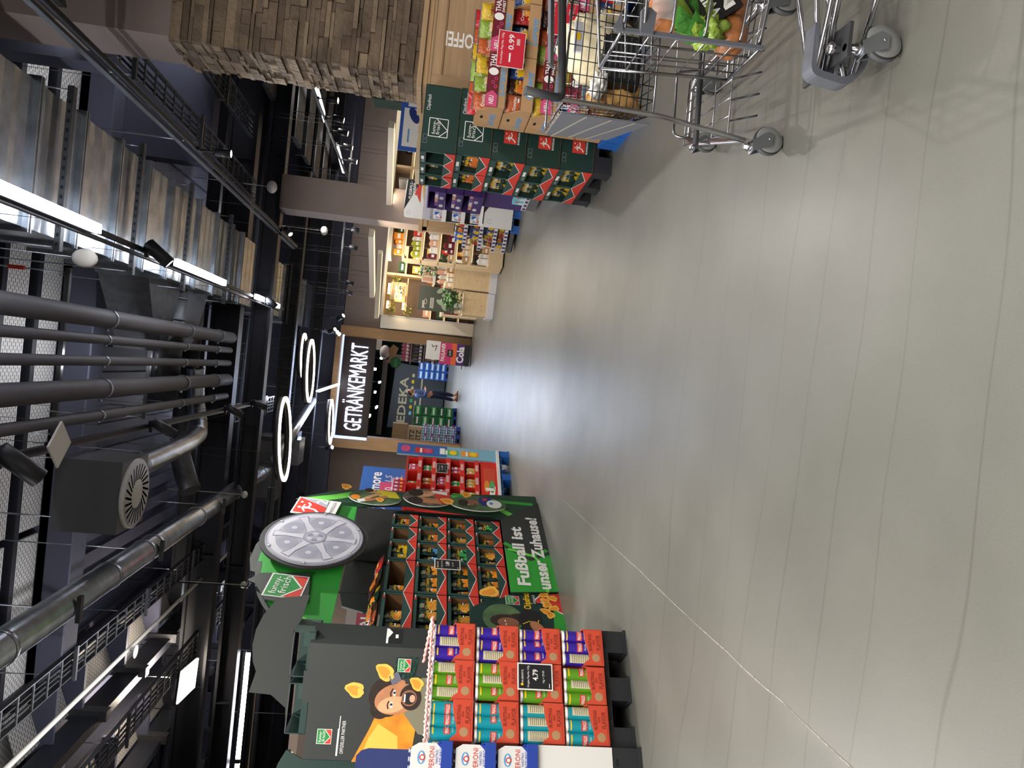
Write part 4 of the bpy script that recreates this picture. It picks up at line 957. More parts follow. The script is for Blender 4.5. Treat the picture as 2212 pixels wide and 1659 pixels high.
# header arch
m = MB(); out = []
for i in range(25):
    a = PI*i/24; out.append((.80-1.0*math.cos(a), 1.90+.72*math.sin(a)**.8))
m.prism(out+[(1.80, 1.885), (-.20, 1.885)], 0, .014, 'panel_green', 'box_dark')
y = -.001
for q, (a0, a1, w_) in enumerate(((.1, .9, .05), (.3, 1.1, .03), (1.9, 2.7, .06), (2.0, 2.5, .03))):
    pts = [(.80-(.95-.05*q)*math.cos(a0+(a1-a0)*i/10), 1.92+(.60-.04*q)*math.sin(a0+(a1-a0)*i/10)) for i in range(11)]; m.line(pts, w_, y-.0005*q, 'panel_lime')
rim = [(.80-.985*math.cos(PI*i/24), 1.90+.705*math.sin(PI*i/24)**.8) for i in range(1, 12)]; m.line(rim, .045, y-.001, 'box_dark_l')
ha = m.build('header_arch', t)
m = MB(); m.prism([(.55+.02, 2.55), (.60, 2.66), (.75, 2.70), (.98, 2.70), (1.2, 2.64), (1.35, 2.5)], .03, .05, 'box_dark'); m.prism([(-.2, 1.89), (.2, 1.89), (-.2, 2.1)], .3, .31, 'box_green'); m.box(-.2, -.19, .014, .5, 1.89, 2.05, 'box_green'); m.box(1.79, 1.80, .014, .5, 1.89, 2.2, 'box_green'); m.build('header_back', ha)
# trophy plate
cx, cz, R1 = .975, 2.185, .45
m = MB(); m.prism([(cx+R1*1.03*math.cos(2*PI*i/48), cz-.0+R1*1.06*math.sin(2*PI*i/48)) for i in range(48)], -.075, -.055, 'box_dark')
R2 = .43; m.prism([(cx+R2*math.cos(2*PI*i/48), cz+R2*math.sin(2*PI*i/48)) for i in range(48)], -.085, -.074, 'plate_m', 'plate'); yy = -.0865
m.ring(cx, cz, R2*.99, R2*.99, .006, yy, 'plate_d', 48); m.ell(cx, cz, R2*.93, R2*.93, yy-.0002, 'plate', 48); m.ell(cx, cz, R2*.80, R2*.80, yy-.001, 'plate_m', 48)
for i in range(6):
    a = 2*PI*i/6+.45; c_, s_ = math.cos(a), math.sin(a)
    p = lambda r_, d: (cx+r_*R2*math.cos(a+d), cz+r_*R2*math.sin(a+d))
    m.poly([p(.2, -.5), p(.6, -.09), p(.86, -.12), p(.86, .12), p(.6, .09), p(.2, .5)], yy-.002, 'plate')
    m.line([p(.3, .3), p(.6, .09), p(.86, .12), p(.86, -.12), p(.6, -.09), p(.3, -.3)], .006, yy-.0026, 'plate_d')
    b_ = a+PI/6; ccx, ccz = cx+.58*R2*math.cos(b_), cz+.58*R2*math.sin(b_)
    for rr in (.21, .17, .13, .09): m.ring(ccx, ccz, rr*R2, rr*R2, .006, yy-.0014, 'plate_d', 24)
    m.ell(ccx, ccz, .06*R2, .06*R2, yy-.0016, 'plate', 16)
    m.ell(cx+.95*R2*math.cos(b_), cz+.95*R2*math.sin(b_), .02, .02, yy-.002, 'plate_d', 12); m.ell(cx+.95*R2*math.cos(b_)+.002, cz+.95*R2*math.sin(b_)+.004, .009, .009, yy-.0026, 'ink_white', 10)
m.ell(cx, cz, .24*R2, .24*R2, yy-.003, 'plate_d', 32); m.ell(cx, cz, .215*R2, .215*R2, yy-.0036, 'plate_m', 32)
for i in range(6):
    a = 2*PI*i/6; m.ell(cx+.12*R2*math.cos(a), cz+.12*R2*math.sin(a), .05*R2, .07*R2, yy-.0042, 'plate_d' if i % 2 else 'plate', 12, a)
m.build('trophy_plate', ha)
m = MB(); m.prism([(.10, 2.36), (.12, 2.10), (.50, 2.14), (.46, 2.54), (.36, 2.62), (.33, 2.56), (.12, 2.44)], -.035, -.025, 'box_dark')
m.T = Matrix.Translation((.30, 0, 2.305)) @ Matrix.Rotation(.09, 4, 'Y'); art_ff(m, 0, 0, .31, -.036); m.build('logo_board', ha)
m = MB(Matrix.Translation((1.60, 0, 2.27)) @ Matrix.Rotation(.12, 4, 'Y')); m.box(-.155, .155, -.035, -.025, -.21, .21, 'ink_white')
m.poly([(-.14, -.10), (.14, -.10), (.14, .195), (-.14, .195)], -.0365, 'plate_m'); m.poly([(-.14, -.10), (.005, -.10), (.14, .195), (-.14, .195)], -.037, 'ink_red')
m.txt('2', .098, -.03, .11, -.038, 'ink_white', bold=.02); m.txt('BUNDESLIGA', 0, -.155, .034, -.037, 'plate_d', w=.26, bold=.01)
W_ = 'ink_white'
m.ell(.055, .155, .015, .015, -.038, W_, 12); m.ell(-.045, .155, .017, .017, -.038, W_, 12); m.poly([(-.075, .13), (-.025, .13), (-.02, .06), (-.05, .05)], -.038, W_); m.line([(-.03, .07), (.02, .06), (.055, .09)], .022, -.0385, W_); m.line([(-.045, .06), (-.06, .0), (-.11, -.045)], .024, -.0385, W_); m.line([(-.065, .12), (-.115, .085)], .016, -.0385, W_); m.line([(-.03, .12), (.015, .115)], .014, -.0385, W_)
m.build('league_board', ha)
# right-hand column with the three discs
m = MB(); m.prism([(1.70, .42), (1.66, .20), (2.03, 0), (2.24, 0), (2.20, .5), (2.12, 1.1), (2.10, 1.75), (2.02, 2.15), (1.80, 2.5), (1.72, 2.2), (1.72, 1.9), (1.82, 1.4)], 0, .012, 'panel_deep', 'box_dark')
m.line([(1.78, .30), (1.98, .50), (2.08, .8), (2.12, 1.3)], .07, -.001, 'panel_lime'); m.line([(2.05, .05), (2.06, .4), (2.14, .9)], .06, -.0015, 'panel_green'); m.line([(1.78, 2.4), (1.9, 2.1), (1.98, 1.95)], .1, -.001, 'panel_lime'); sc_ = m.build('side_column', t)
defm('photo_pitch', '4f6b45', .6, noise=.5, nscale=6); defm('photo_crowd', '5c564c', .6, noise=.6, nscale=18)
def disc(cx, cz, rx, rz, fig, y0=-.03):
    m = MB(); m.prism([(cx+rx*math.cos(2*PI*i/40), cz+rz*math.sin(2*PI*i/40)) for i in range(40)], y0, y0+.01, 'photo_pitch' if fig != 1 else 'photo_crowd', 'ink_white'); y = y0-.0015
    if fig == 0:    # keeper in yellow reaching forward, seen from the side
        m.poly([(cx+.0, cz-.25), (cx+.13, cz-.2), (cx+.15, cz-.02), (cx+.08, cz+.02), (cx+.0, cz-.06)], y, 'jersey_yellow')
        m.line([(cx+.08, cz-.05), (cx-.0, cz+.05), (cx-.08, cz+.12)], .05, y-.001, 'photo_skin_l'); m.line([(cx+.02, cz-.12), (cx-.06, cz+.02), (cx-.1, cz+.13)], .05, y-.002, 'photo_skin'); m.line([(cx-.08, cz+.10), (cx-.11, cz+.17)], .06, y-.003, 'ink_white')
        m.ell(cx+.11, cz+.05, .045, .055, y-.003, 'photo_skin_l', 20); m.ell(cx+.125, cz+.075, .045, .045, y-.0035, 'hair', 18); m.ell(cx-.03, cz+.2, .05, .05, y-.001, 'orange', 12); chip(m, cx-.06, cz-.05, .045, y-.004, .8)
    elif fig == 1:  # two heads close together above red and white shirts
        m.poly([(cx-.12, cz-.25), (cx+.15, cz-.22), (cx+.17, cz-.0), (cx+.05, cz-.06), (cx-.1, cz-.12)], y, 'ink_red'); m.poly([(cx+.07, cz-.2), (cx+.14, cz-.2), (cx+.15, cz-.03), (cx+.1, cz-.05)], y-.0005, 'ink_white')
        m.poly([(cx-.13, cz-.15), (cx-.02, cz-.1), (cx-.02, cz-.0), (cx-.12, cz-.02)], y-.001, 'photo_skin')
        m.ell(cx+.06, cz+.04, .06, .11, y-.0015, 'photo_skin_l', 24, .3); m.ell(cx+.08, cz+.13, .075, .08, y-.002, 'photo_hair', 20); m.ell(cx-.07, cz+.03, .055, .11, y-.0018, 'photo_skin', 24, -.3); m.ell(cx-.085, cz+.13, .07, .08, y-.0024, 'photo_hair', 20); m.ell(cx+.095, cz+.02, .018, .03, y-.003, 'photo_skin', 10)
    else:           # player in a blue shirt with a ball
        m.poly([(cx-.06, cz-.2), (cx+.14, cz-.14), (cx+.14, cz-.02), (cx+.04, cz+.0), (cx-.04, cz-.04)], y, 'jersey_blue'); m.ell(cx-.0, cz+.08, .06, .095, y-.001, 'skin_d', 24, .2); m.ell(cx-.01, cz+.155, .065, .055, y-.002, 'hair', 20)
        m.ell(cx-.0, cz-.17, .085, .08, y-.003, 'ink_white', 22); m.ell(cx+.01, cz-.14, .03, .02, y-.004, 'lorenz', 10); m.ell(cx-.04, cz+.1, .012, .006, y-.003, 'ink_white', 8); m.line([(cx-.055, cz+.035), (cx-.02, cz+.03)], .01, y-.003, 'hair'); m.rect(cx+.06, cx+.11, cz-.1, cz-.05, y-.002, 'ink_red')
    m.build('footballer_disc', sc_)
disc(1.90, 1.72, .155, .27, 0); disc(1.95, 1.18, .185, .26, 1, -.045); disc(1.88, .66, .155, .30, 2, -.06)
for (x, z, a, r_) in ((2.0, 2.03, .5, .06), (1.86, .98, 1.0, .07), (2.03, .78, .2, .06)):
    m = MB(Matrix.Translation((0, -.07, 0))); chip(m, x, z, r_, 0, a); m.build('crisp_print', t)
# base panels
m = MB(); m.prism([(.47, 0), (2.04, 0), (1.64, .43), (.42, .43)], -.03, -.018, 'panel_green', 'box_dark'); y = -.0315
m.poly([(1.05, .0), (2.04, 0), (1.64, .43), (1.12, .43), (.92, .20)], y, 'box_dark'); m.line([(1.2, .43), (1.0, .2), (1.12, .02)], .05, y-.0007, 'panel_green'); m.line([(.45, .1), (.8, .06), (1.0, .16), (1.1, .4)], .03, y-.001, 'panel_lime')
m.txt('Fußball ist', 1.02, .30, .115, y-.002, 'ink_white', w=.98, bold=.035); m.txt('unser Zuhause!', 1.10, .12, .115, y-.002, 'ink_white', w=1.22, bold=.035); m.build('slogan_panel', t)
m = MB(); m.prism([(-.20, 0), (.47, 0), (.42, .43), (.36, .50), (.30, .66), (.20, .78), (-.02, .80), (-.20, .70)], -.012, 0, 'box_green_d', 'box_dark'); y = -.0135
m.poly([(-.2, 0), (.30, 0), (.2, .08), (.0, .1), (-.2, .18)], y, 'panel_green'); m.poly([(.18, .0), (.46, .0), (.43, .16), (.36, .22)], y-.0004, 'ink_red'); m.line([(.18, 0), (.36, .22), (.43, .16)], .012, y-.001, 'ink_white')
art_ff(m, .33, .42, .12, y); m.txt('Chipsfrisch', .34, .30, .062, y-.001, 'ink_yellow', w=.24, bold=.02); m.txt('ungarisch', .36, .235, .03, y-.001, 'ink_white', w=.12)
for q in range(8): chip(m, .16+.045*q, .11+.045*math.sin(q*2.2), .045, y-.0012-.0006*q, q*.9)
m.ell(.33, .20, .03, .018, y-.006, 'ink_red', 14)
m.ell(.08, .52, .19, .17, y-.0005, 'photo_pitch', 28); m.ell(.05, .50, .085, .13, y-.001, 'photo_hair', 24); m.ell(.03, .48, .062, .09, y-.0016, 'skin_d', 22); m.ell(.10, .40, .05, .11, y-.0012, 'photo_hair', 20, .3)
m.poly([(-.06, .36), (.10, .40), (.22, .33), (.18, .20), (-.02, .20)], y-.002, 'ink_black'); m.line([(.02, .36), (.06, .30), (.02, .24), (.08, .22)], .008, y-.0026, 'ink_yellow'); m.ell(-.02, .24, .09, .05, y-.003, 'photo_skin', 18, .5)
m.ell(.005, .50, .012, .006, y-.003, 'ink_white', 8); m.ell(.045, .505, .012, .006, y-.003, 'ink_white', 8)
m.build('bag_panel', t)
m = MB(Matrix.Translation((0, -.05, 0))); chip(m, .38, .62, .085, 0, 2.0); m.build('crisp_print', t)
m = MB(); m.box(-.1, 1.72, .02, .8, 0, .40, 'box_green_d'); m.build('inner_plinth', t)
m = MB(); m.box(1.15, 2.05, .62, .64, .4, 1.95, 'black'); m.prism([(.85, .4), (1.16, .4), (1.16, 1.95), (.95, 1.9), (.88, 1.7)], .62, .64, 'black'); m.box(1.71, 1.72, .0, .62, .4, 1.885, 'black'); m.build('back_wall', t)

# cartons with bags
def carton_mesh(w, h, d):
    m = MB(); k = 'box_green'; lip = min(.085, h*.34)
    m.box(0, .005, 0, d, 0, h, k); m.box(w-.005, w, 0, d, 0, h, k); m.box(0, w, 0, d, 0, .004, 'kraft'); m.box(0, w, d-.004, d, 0, h, 'kraft'); m.box(0, w, .0, d, h-.004, h, k)
    m.box(0, w, -.002, .004, 0, lip, k); m.box(0, .028, -.002, .004, 0, h, k); m.box(w-.022, w, -.002, .004, 0, h, k); m.box(0, w, -.002, .004, h-.028, h, k)
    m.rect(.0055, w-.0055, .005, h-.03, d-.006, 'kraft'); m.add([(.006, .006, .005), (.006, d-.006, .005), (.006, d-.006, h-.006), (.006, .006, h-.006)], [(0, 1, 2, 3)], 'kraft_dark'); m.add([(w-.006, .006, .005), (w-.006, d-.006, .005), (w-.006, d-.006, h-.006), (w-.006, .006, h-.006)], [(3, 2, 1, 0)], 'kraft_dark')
    y = -.0035; m.poly([(0, lip), (w*.52, lip*.12), (w*.02, 0), (0, 0)], y, 'ink_red'); m.poly([(w, lip), (w*.52, lip*.12), (w*.98, 0), (w, 0)], y, 'ink_red')
    m.poly([(0, 0), (w, 0), (w, lip*.1), (0, lip*.1)], y-.0003, 'ink_red'); m.line([(0, lip), (w*.52, lip*.12), (w, lip)], .006, y-.001, 'ink_white')
    m.rect(w-.075, w-.05, h-.024, h-.004, y, 'ink_red'); m.rect(w-.045, w-.01, h-.018, h-.010, y, 'ink_white')
    return m
COLX = [(-.10, .395), (.40, .885), (.892, 1.20), (1.206, 1.455), (1.46, 1.69)]
ROWZ = [(.435, .70), (.705, .975), (.98, 1.262), (1.265, 1.525)]
ROWN = ['bottom', 'second-lowest', 'second-highest', 'top']; COLN = ['leftmost', 'second', 'middle', 'fourth', 'rightmost']
for ri, (za, zb) in enumerate(ROWZ):
    for ci, (xa, xb) in enumerate(COLX):
        x, y, _ = FG.at(xa, .03+random.uniform(-.006, .006))
        cm = carton_mesh(xb-xa-.004, zb-za-.004, .32)
        inst(cm.mesh('crisp_carton'), 'crisp_carton', (x, y, za), FG.rz, 'dark green crisp carton with red triangles, %s column, %s row of the arch display' % (COLN[ci], ROWN[ri]), 'carton', 'green crisp cartons in the arch display')
        n = [3, 3, 2, 1, 1][ci]; kind = ['paprika', 'paprika_b', ['paprika', 'cheese', 'blue', 'rings'][ri], ['nuts', 'paprika', 'nuts', 'rings'][ri], ['cheese', 'nuts', 'paprika_b', 'nuts'][ri]][ci]
        if (ri, ci) == (3, 1): n = 1
        if (ri, ci) == (3, 3): n = 0
        if (ri, ci) == (3, 0): n = 2
        for q in range(n):
            ww = (xb-xa)/[3, 3, 2, 1, 1][ci]
            bx = xa+ww*(q+.5); X, Y, _ = FG.at(bx, .075+random.uniform(0, .02))
            inst(BAG[kind], 'crisp_bag', (X, Y, za+.018), FG.rz+random.uniform(-.25, .25), 'green crisp bag, %s column, %s row of the arch display, %s' % (COLN[ci], ROWN[ri], 'only one' if n == 1 else ['left one', 'middle one' if n == 3 else 'right one', 'right one'][q]), 'crisp bag', 'crisp bags in the arch display', tilt=random.uniform(-.12, .05), sc=(.95, 1, 1.0))
for q in range(9):
    X, Y, _ = FG.at(-.02+.13*q, .12+.05*(q % 2)); inst(BAG[['crunch_red', 'paprika', 'crunch_orange', 'brown', 'paprika_b', 'yellow', 'brown', 'paprika', 'crunch_red'][q]], 'crisp_bag', (X, Y, 1.56), FG.rz+random.uniform(-.3, .3), 'crisp bag lying on top of the arch display cartons, %s from the left' % ORD[q], 'crisp bag', 'loose bags on top of the arch display', tilt=-1.30+.12*math.sin(q*2.3))
price_card(FG, .79, -.02, .86, .155, .235, '1.89', [('WIR LEBENSMITTEL', .87, .5), ('Chipsfrisch 150g', .72, .7), ('1kg = 12.60', .3, .4)], 'small black price sign on the green crisp cartons inside the arch')
# ------------------------------------------------------------------ red drinks display on the blue pallet
FR = Frame(-1.68, 9.72, math.radians(60))
pallet('display_pallet', 'blue_pallet', 1.18, .8, FR, -.04, 0, 'blue plastic pallet under the red canned-drinks display', .15)
t = thing('drinks_display', 'red cardboard drinks display with sloping shelves of cans and a sky blue edge panel', 'display rack', (FR.o.x, FR.o.y, 0), FR.rz)
m = MB(); m.box(-.03, 1.12, -.02, .8, .15, .19, 'white'); m.build('base_tray', t)
m = MB(); m.box(0, .85, 0, .6, .19, .42, 'drink_red'); m.box(0, .85, .58, .6, .42, 1.45, 'drink_red'); m.box(.2, .70, -.004, 0, .22, .38, 'tray_red')
m.poly([(.10, .24), (.30, .22), (.34, .28), (.13, .31)], -.006, 'ink_white'); m.ell(.30, .34, .13, .035, -.005, 'drink_orange', 16); m.ell(.30, .27, .13, .035, -.006, 'drink_lime', 16); m.rect(.21, .27, .25, .36, -.007, 'ink_white'); m.build('lower_body', t)
for xx in (0, .28, .565, .85):
    m = MB(); m.box(xx-.006, xx+.006, .02, .58, .42, 1.42, 'drink_red'); m.build('divider', t)
shz = [.45, .655, .85, 1.045, 1.24]
for i, z in enumerate(shz):
    m = MB(); m.box(0, .85, 0, .58, z-.01, z, 'drink_red'); m.box(0, .85, -.004, .006, z-.01, z+.055, 'drink_red')
    for q in range(3):
        for r_ in range(3): m.rect(.04+.285*q, .18+.285*q, z+.008+.014*r_, z+.015+.014*r_, -.006, 'ink_white')
    m.build('shelf_tray', t)
m = MB(); m.box(.87, 1.12, -.01, .012, .19, 1.60, 'drink_sky'); m.rect(.87, 1.12, .9, 1.6, -.0115, 'drink_blue')
for q, (z, c_) in enumerate(((.45, 'drink_orange'), (.74, 'drink_lime'), (1.10, 'drink_red'))): 
    m.poly([(.93, z), (1.03, z), (1.05, z+.25), (.92, z+.25)], -.013, c_); m.ell(.985, z+.07, .05, .055, -.014, 'ink_yellow' if q != 2 else 'drink_pink', 14); m.rect(.93, 1.03, z+.15, z+.18, -.014, 'ink_white')
m.ell(1.0, 1.48, .08, .07, -.014, 'drink_pink', 14); m.rect(.93, 1.07, .93, 1.0, -.014, 'ink_white'); m.build('edge_panel', t)
m = MB(); m.box(-.03, .92, .30, .32, 1.43, 2.05, 'drink_blue'); m.box(-.03, .92, .05, .30, 1.43, 1.45, 'drink_red'); y = .298
m.txt('more', .60, 1.86, .16, y, 'ink_white', w=.40, bold=.02); m.txt('ALS', .62, 1.68, .1, y, 'plate', w=.26, slant=.2); m.txt('PUR.', .62, 1.54, .1, y, 'plate', w=.3, slant=.2); m.txt('more', .10, 1.88, .13, y, 'ink_white', w=.26, bold=.02); m.txt('ALS', .12, 1.70, .08, y, 'plate', w=.2)
m.box(.24, .52, .24, .26, 1.42, 1.78, 'drink_pink'); m.box(.05, .45, .20, .22, 1.40, 1.62, 'tray_red'); m.rect(.09, .41, 1.55, 1.58, .199, 'ink_white'); m.rect(.09, .41, 1.48, 1.52, .199, 'ink_white'); m.txt('0', .38, 1.66, .11, .238, 'ink_white'); m.build('header_board', t)
m = MB(); m.box(-.45, -.03, .25, .27, 1.3, 1.95, 'drink_blue'); m.txt('TOP', -.2, 1.42, .1, .248, 'drink_red', bold=.02); m.build('side_header', t)
def drink_mesh(k):
    m = MB(); m.lathe([(.026, 0), (.033, .006), (.033, .152), (.026, .165), (.026, .168)], k, 14, keys=['galv', k, 'galv', 'galv', 'galv'])
    m.warp = lambda p: ((.0336-p[1])*math.sin(p[0]/.033), -(.0336-p[1])*math.cos(p[0]/.033), p[2])
    for i in range(5): m.rect(-.02+.008*i, -.012+.008*i, .09, .125, 0, 'ink_white'); m.rect(-.02+.008*i, -.012+.008*i, .03, .06, 0, 'ink_yellow')
    return m.mesh('drink_can')
DR = {k: drink_mesh(k) for k in ('drink_lime', 'drink_orange', 'drink_pink', 'gold')}
dcols = [['gold', 'gold', 'gold'], ['drink_lime', 'drink_lime', 'drink_pink'], ['drink_pink', 'drink_pink', 'drink_orange'], ['drink_orange', 'drink_orange', 'drink_lime'], ['drink_lime', 'drink_lime', 'drink_pink']]
for i, z in enumerate(shz):
    for q in range(3):
        cnt = [3, 2, 3, 2, 1][i] if q < 2 else 2
        for c_ in range(cnt):
            x, y, _ = FR.at(.06+.285*q+.072*c_, .06+random.uniform(0, .03)); k = dcols[i][q]
            inst(DR[k], 'drink_can', (x, y, z), FR.rz+random.uniform(-.5, .5), '%s drink can on the %s shelf of the red display, %s bay, %s' % ({'drink_lime': 'green', 'drink_orange': 'orange', 'drink_pink': 'pink', 'gold': 'golden'}[k], ['lowest', 'second', 'third', 'fourth', 'top'][i], ['left', 'middle', 'right'][q], ['left can', 'second can', 'third can'][c_]), 'drink can', 'drink cans on the red display')
for c_ in range(6):
    x, y, _ = FR.at(.05+.075*c_, .12); inst(DR['drink_pink'], 'drink_can', (x, y, 1.45), FR.rz, 'pink drink can standing on top of the red display, %s from the left' % ORD[c_], 'drink can', 'pink cans on top of the red display')
price_card(FR, .60, -.02, .88, .2, .16, '1.19', [('DRINK 0,33 l', .75, .6), ('1l = 3.61', .22, .5)], 'small black price sign on the red drinks display')
# water pallets and crates at the left portal post
FWt = Frame(-2.32, 22.45, math.radians(8))
t = thing('wooden_shelf', 'wooden shelf unit with printed letters behind the stacked water bottles', 'shelf', (-2.62, 23.2, 0)); 
m = MB(); m.box(0, .75, 0, .5, 0, 1.6, 'wood_light'); m.box(-.05, .8, -.05, .5, 1.6, 2.05, 'wood'); m.build('shelf_body', t)
m = MB()
for q in range(3): m.txt('TEETZ', .36, 1.45-.2*q, .14, -.004, 'ink_black', w=.6, bold=.02)
m.build('lettering', t)
pallet('display_pallet', 'crate_blue', .62, .6, FWt, 0, 0, 'blue pallet under the stacked water bottle packs', .12)
def waterpack():
    m = MB()
    for i in range(4):
        for j in range(2): m.lathe([(.034, 0), (.036, .01), (.036, .14), (.03, .165), (.012, .19), (.012, .205)], 'water', 8, (.045+.077*i, .05+.077*j, 0), keys=['water']*4+['crate_blue'])
    m.box(.004, .31, .006, .014, .05, .12, 'crate_blue'); m.rect(.03, .25, .07, .10, .003, 'ink_white'); m.rect(.26, .30, .06, .11, .003, 'ink_red'); return m.mesh('water_pack')
WP = waterpack()
for i in range(5):
    for q in range(2):
        x, y, _ = FWt.at(.31*q, .01); inst(WP, 'water_pack', (x, y, .12+.208*i), FWt.rz, 'shrink-wrapped pack of water bottles, %s layer from the floor, %s' % (ORD[i], ['left', 'right'][q]), 'water pack', 'stacked water packs at the left post')
def crate_mesh(k, k2):
    m = MB(); m.box(0, .40, 0, .30, 0, .26, k); m.box(.02, .38, -.002, .0, .06, .2, k2)
    m.rect(.12, .28, .205, .235, -.003, 'black'); m.rect(.06, .34, .1, .15, -.003, 'ink_white')
    for i in range(5):
        for j in range(3): m.lathe([(.012, 0), (.014, .015)], 'gold', 6, (.05+.075*i, .06+.09*j, .26))
    return m.mesh('bottle_crate')
CR = {'g': crate_mesh('crate_green', 'crate_green'), 'y': crate_mesh('crate_green', 'drink_lime'), 'b': crate_mesh('crate_blue', 'lorenz')}
FC = Frame(-1.95, 25.0, math.radians(40))
pallet('display_pallet', 'crate_blue', .84, .62, FC, 0, 0, 'dark blue pallet under the green bottle crates', .12)
for i in range(5):
    for q in range(2):
        x, y, _ = FC.at(.42*q, 0); inst(CR['gy'[(i+q) % 2]], 'bottle_crate', (x, y, .12+.268*i), FC.rz, 'green drinks crate, %s layer from the floor, %s stack' % (ORD[i], ['left', 'right'][q]), 'bottle crate', 'green crates left of the banner')
for i in range(5):
    for q in range(2):
        inst(CR['b'], 'bottle_crate', (-.58+.42*q, 36.5, .12+.268*i), 0, 'blue drinks crate, %s layer from the floor, %s stack' % (ORD[i], ['left', 'right'][q]), 'bottle crate', 'blue crates at the back of the drinks hall')
pallet('display_pallet', 'crate_blue', .84, .4, Frame(-.58, 36.45, 0), 0, 0, 'blue pallet under the far blue crates', .12)
# cola promotion block at the right post
t = thing('cola_display', 'pink and violet cola promotion block with a white card at the portal post', 'display', (.14, 20.9, 0), 0)
m = MB(); m.box(0, .6, 0, .4, .04, .88, 'cola_violet'); m.rect(0, .6, .5, .88, -.002, 'cola_pink'); m.rect(0, .6, .38, .56, -.003, 'cola_orange'); m.rect(0, .6, .04, .20, -.003, 'ink_black'); m.rect(0, .6, .20, .42, -.0036, 'cola_violet')
m.txt('PAULANER', .33, .80, .11, -.005, 'ink_white', w=.5, bold=.02); m.txt('Cola', .30, .32, .20, -.006, 'ink_white', w=.46, bold=.03); m.rect(.22, .42, .52, .68, -.006, 'ink_black'); m.txt('0.99', .32, .6, .06, -.008, 'ink_white'); m.build('printed_block', t)
m = MB(); m.box(.1, .62, .02, .03, .88, 1.28, 'white'); m.line([(.35, 1.02), (.5, .98), (.45, 1.1), (.52, 1.12)], .02, .018, 'maroon'); m.build('white_card', t)
# bottle shelf right of the crates
t = thing('bottle_shelf', 'tall shelf of dark bottles and cans inside the drinks hall on the right', 'shelf', (.05, 23.2, 0), -.35)
m = MB(); m.box(0, 1.1, .3, .34, 0, 2.0, 'taupe'); 
for z in (.1, .5, .9, 1.3, 1.7): m.box(0, 1.1, 0, .3, z, z+.03, 'grey_metal')
m.build('shelf_body', t)
bm = {}
for k in ('ink_black', 'drink_orange', 'jersey_blue', 'drink_pink', 'gold'):
    b = MB(); b.lathe([(.04, 0), (.042, .16), (.015, .24), (.015, .29)], k, 8); b.lathe([(.0425, .05), (.0425, .13)], 'ink_white', 8); bm[k] = b.mesh('bottle')
SH = Frame(.05, 23.2, -.35)
for zi, (z, k) in enumerate(((.53, 'gold'), (.93, 'drink_orange'), (1.33, 'ink_black'), (1.73, 'drink_pink'))):
    for q in range(9):
        x, y, _ = SH.at(.08+.115*q, .12); inst(bm[k if q % 3 else 'jersey_blue' if k != 'drink_pink' else k], 'bottle', (x, y, z), 0, 'small bottle on the %s shelf in the drinks hall, %s from the left' % (['second', 'third', 'fourth', 'top'][zi], ORD[q]), 'bottle', 'bottles on the drinks hall shelf')
t = thing('beer_sign', 'round green hanging sign with a lit bottle cut-out at the drinks hall', 'sign', (.05, 23.0, 2.15))
m = MB(); m.ell(0, 0, .17, .17, 0, 'crate_green', 24); m.prism([(.17*math.cos(i*PI/12), .17*math.sin(i*PI/12)) for i in range(24)], .002, .03, 'crate_green'); m.txt('BIER', 0, 0, .1, -.004, 'drink_lime', w=.22); m.build('round_board', t)
m = MB(); m.prism([(.02, .1), (.12, .05), (.45, -.05), (.55, .12), (.38, .25), (.15, .2), (.0, .28), (-.05, .2)], .04, .06, 'wood_portal', 'gold'); m.build('bottle_shape', t)
t = thing('white_lamp_shade', 'white rounded lamp and paper hanging at the upper right of the drinks hall', 'lamp', (.35, 24.0, 2.55))
m = MB(); m.ball((0, 0, 0), .22, .2, .16, 'white', 16, 10); m.build('shade', t); m = MB(); m.box(.05, .4, 0, .01, .12, .3, 'white'); m.tube([(0, 0, .1), (0, 0, 1.19)], .006, 'black', 4); m.build('paper', t)

# ------------------------------------------------------------------ right side: stone pillar over the wooden wall
t_ = MB(); XL, YF, Z0_, Z1_ = 2.43, 6.32, 1.655, 3.66
t_.box(XL+.02, 5.2, YF+.02, 6.95, Z0_, Z1_, 'stone_gap'); rnd = random.Random(3)
z = Z0_
while z < Z1_:
    h = min(rnd.choice([.03, .042, .055, .075]), Z1_-z); x = XL-.01
    while x < 4.2:
        w_ = rnd.choice([.12, .2, .3, .42]); p = rnd.uniform(0, .028)
        t_.box(x+.002, x+w_-.002, YF-p, YF+.05, z+.0015, z+h-.0015, rnd.choice(['stone', 'stone_b', 'stone_c', 'stone'])); x += w_
    y = YF+.01
    while y < 6.93:
        w_ = rnd.choice([.1, .16, .24]); p = rnd.uniform(0, .03)
        t_.box(XL-p, XL+.05, y+.002, min(6.95, y+w_)-.002, z+.0015, z+h-.0015, rnd.choice(['stone', 'stone_b', 'stone_c', 'stone_c'])); y += w_
    z += h
struct(t_, 'wall_stone_pillar')
m = MB(); m.box(2.45, 5.2, 6.34, 6.93, 3.66, 6.2, 'taupe'); struct(m, 'wall_pillar_top')
t = thing('ceiling_speaker', 'black round speaker on the taupe box above the stone pillar', 'speaker', (2.9, 6.3, 4.15)); m = MB(Matrix.Rotation(PI/2, 4, 'X')); m.lathe([(.12, -.02), (.12, .08), (.10, .10), (.02, .09)], 'black', 24); m.build('speaker_body', t); m = MB(Matrix.Rotation(PI/2, 4, 'X')); m.lathe([(.122, .06), (.122, .07)], 'galv', 24); m.build('rim', t)
m = MB(); m.box(2.36, 5.2, 6.30, 7.0, 0, 1.55, 'wood_h')
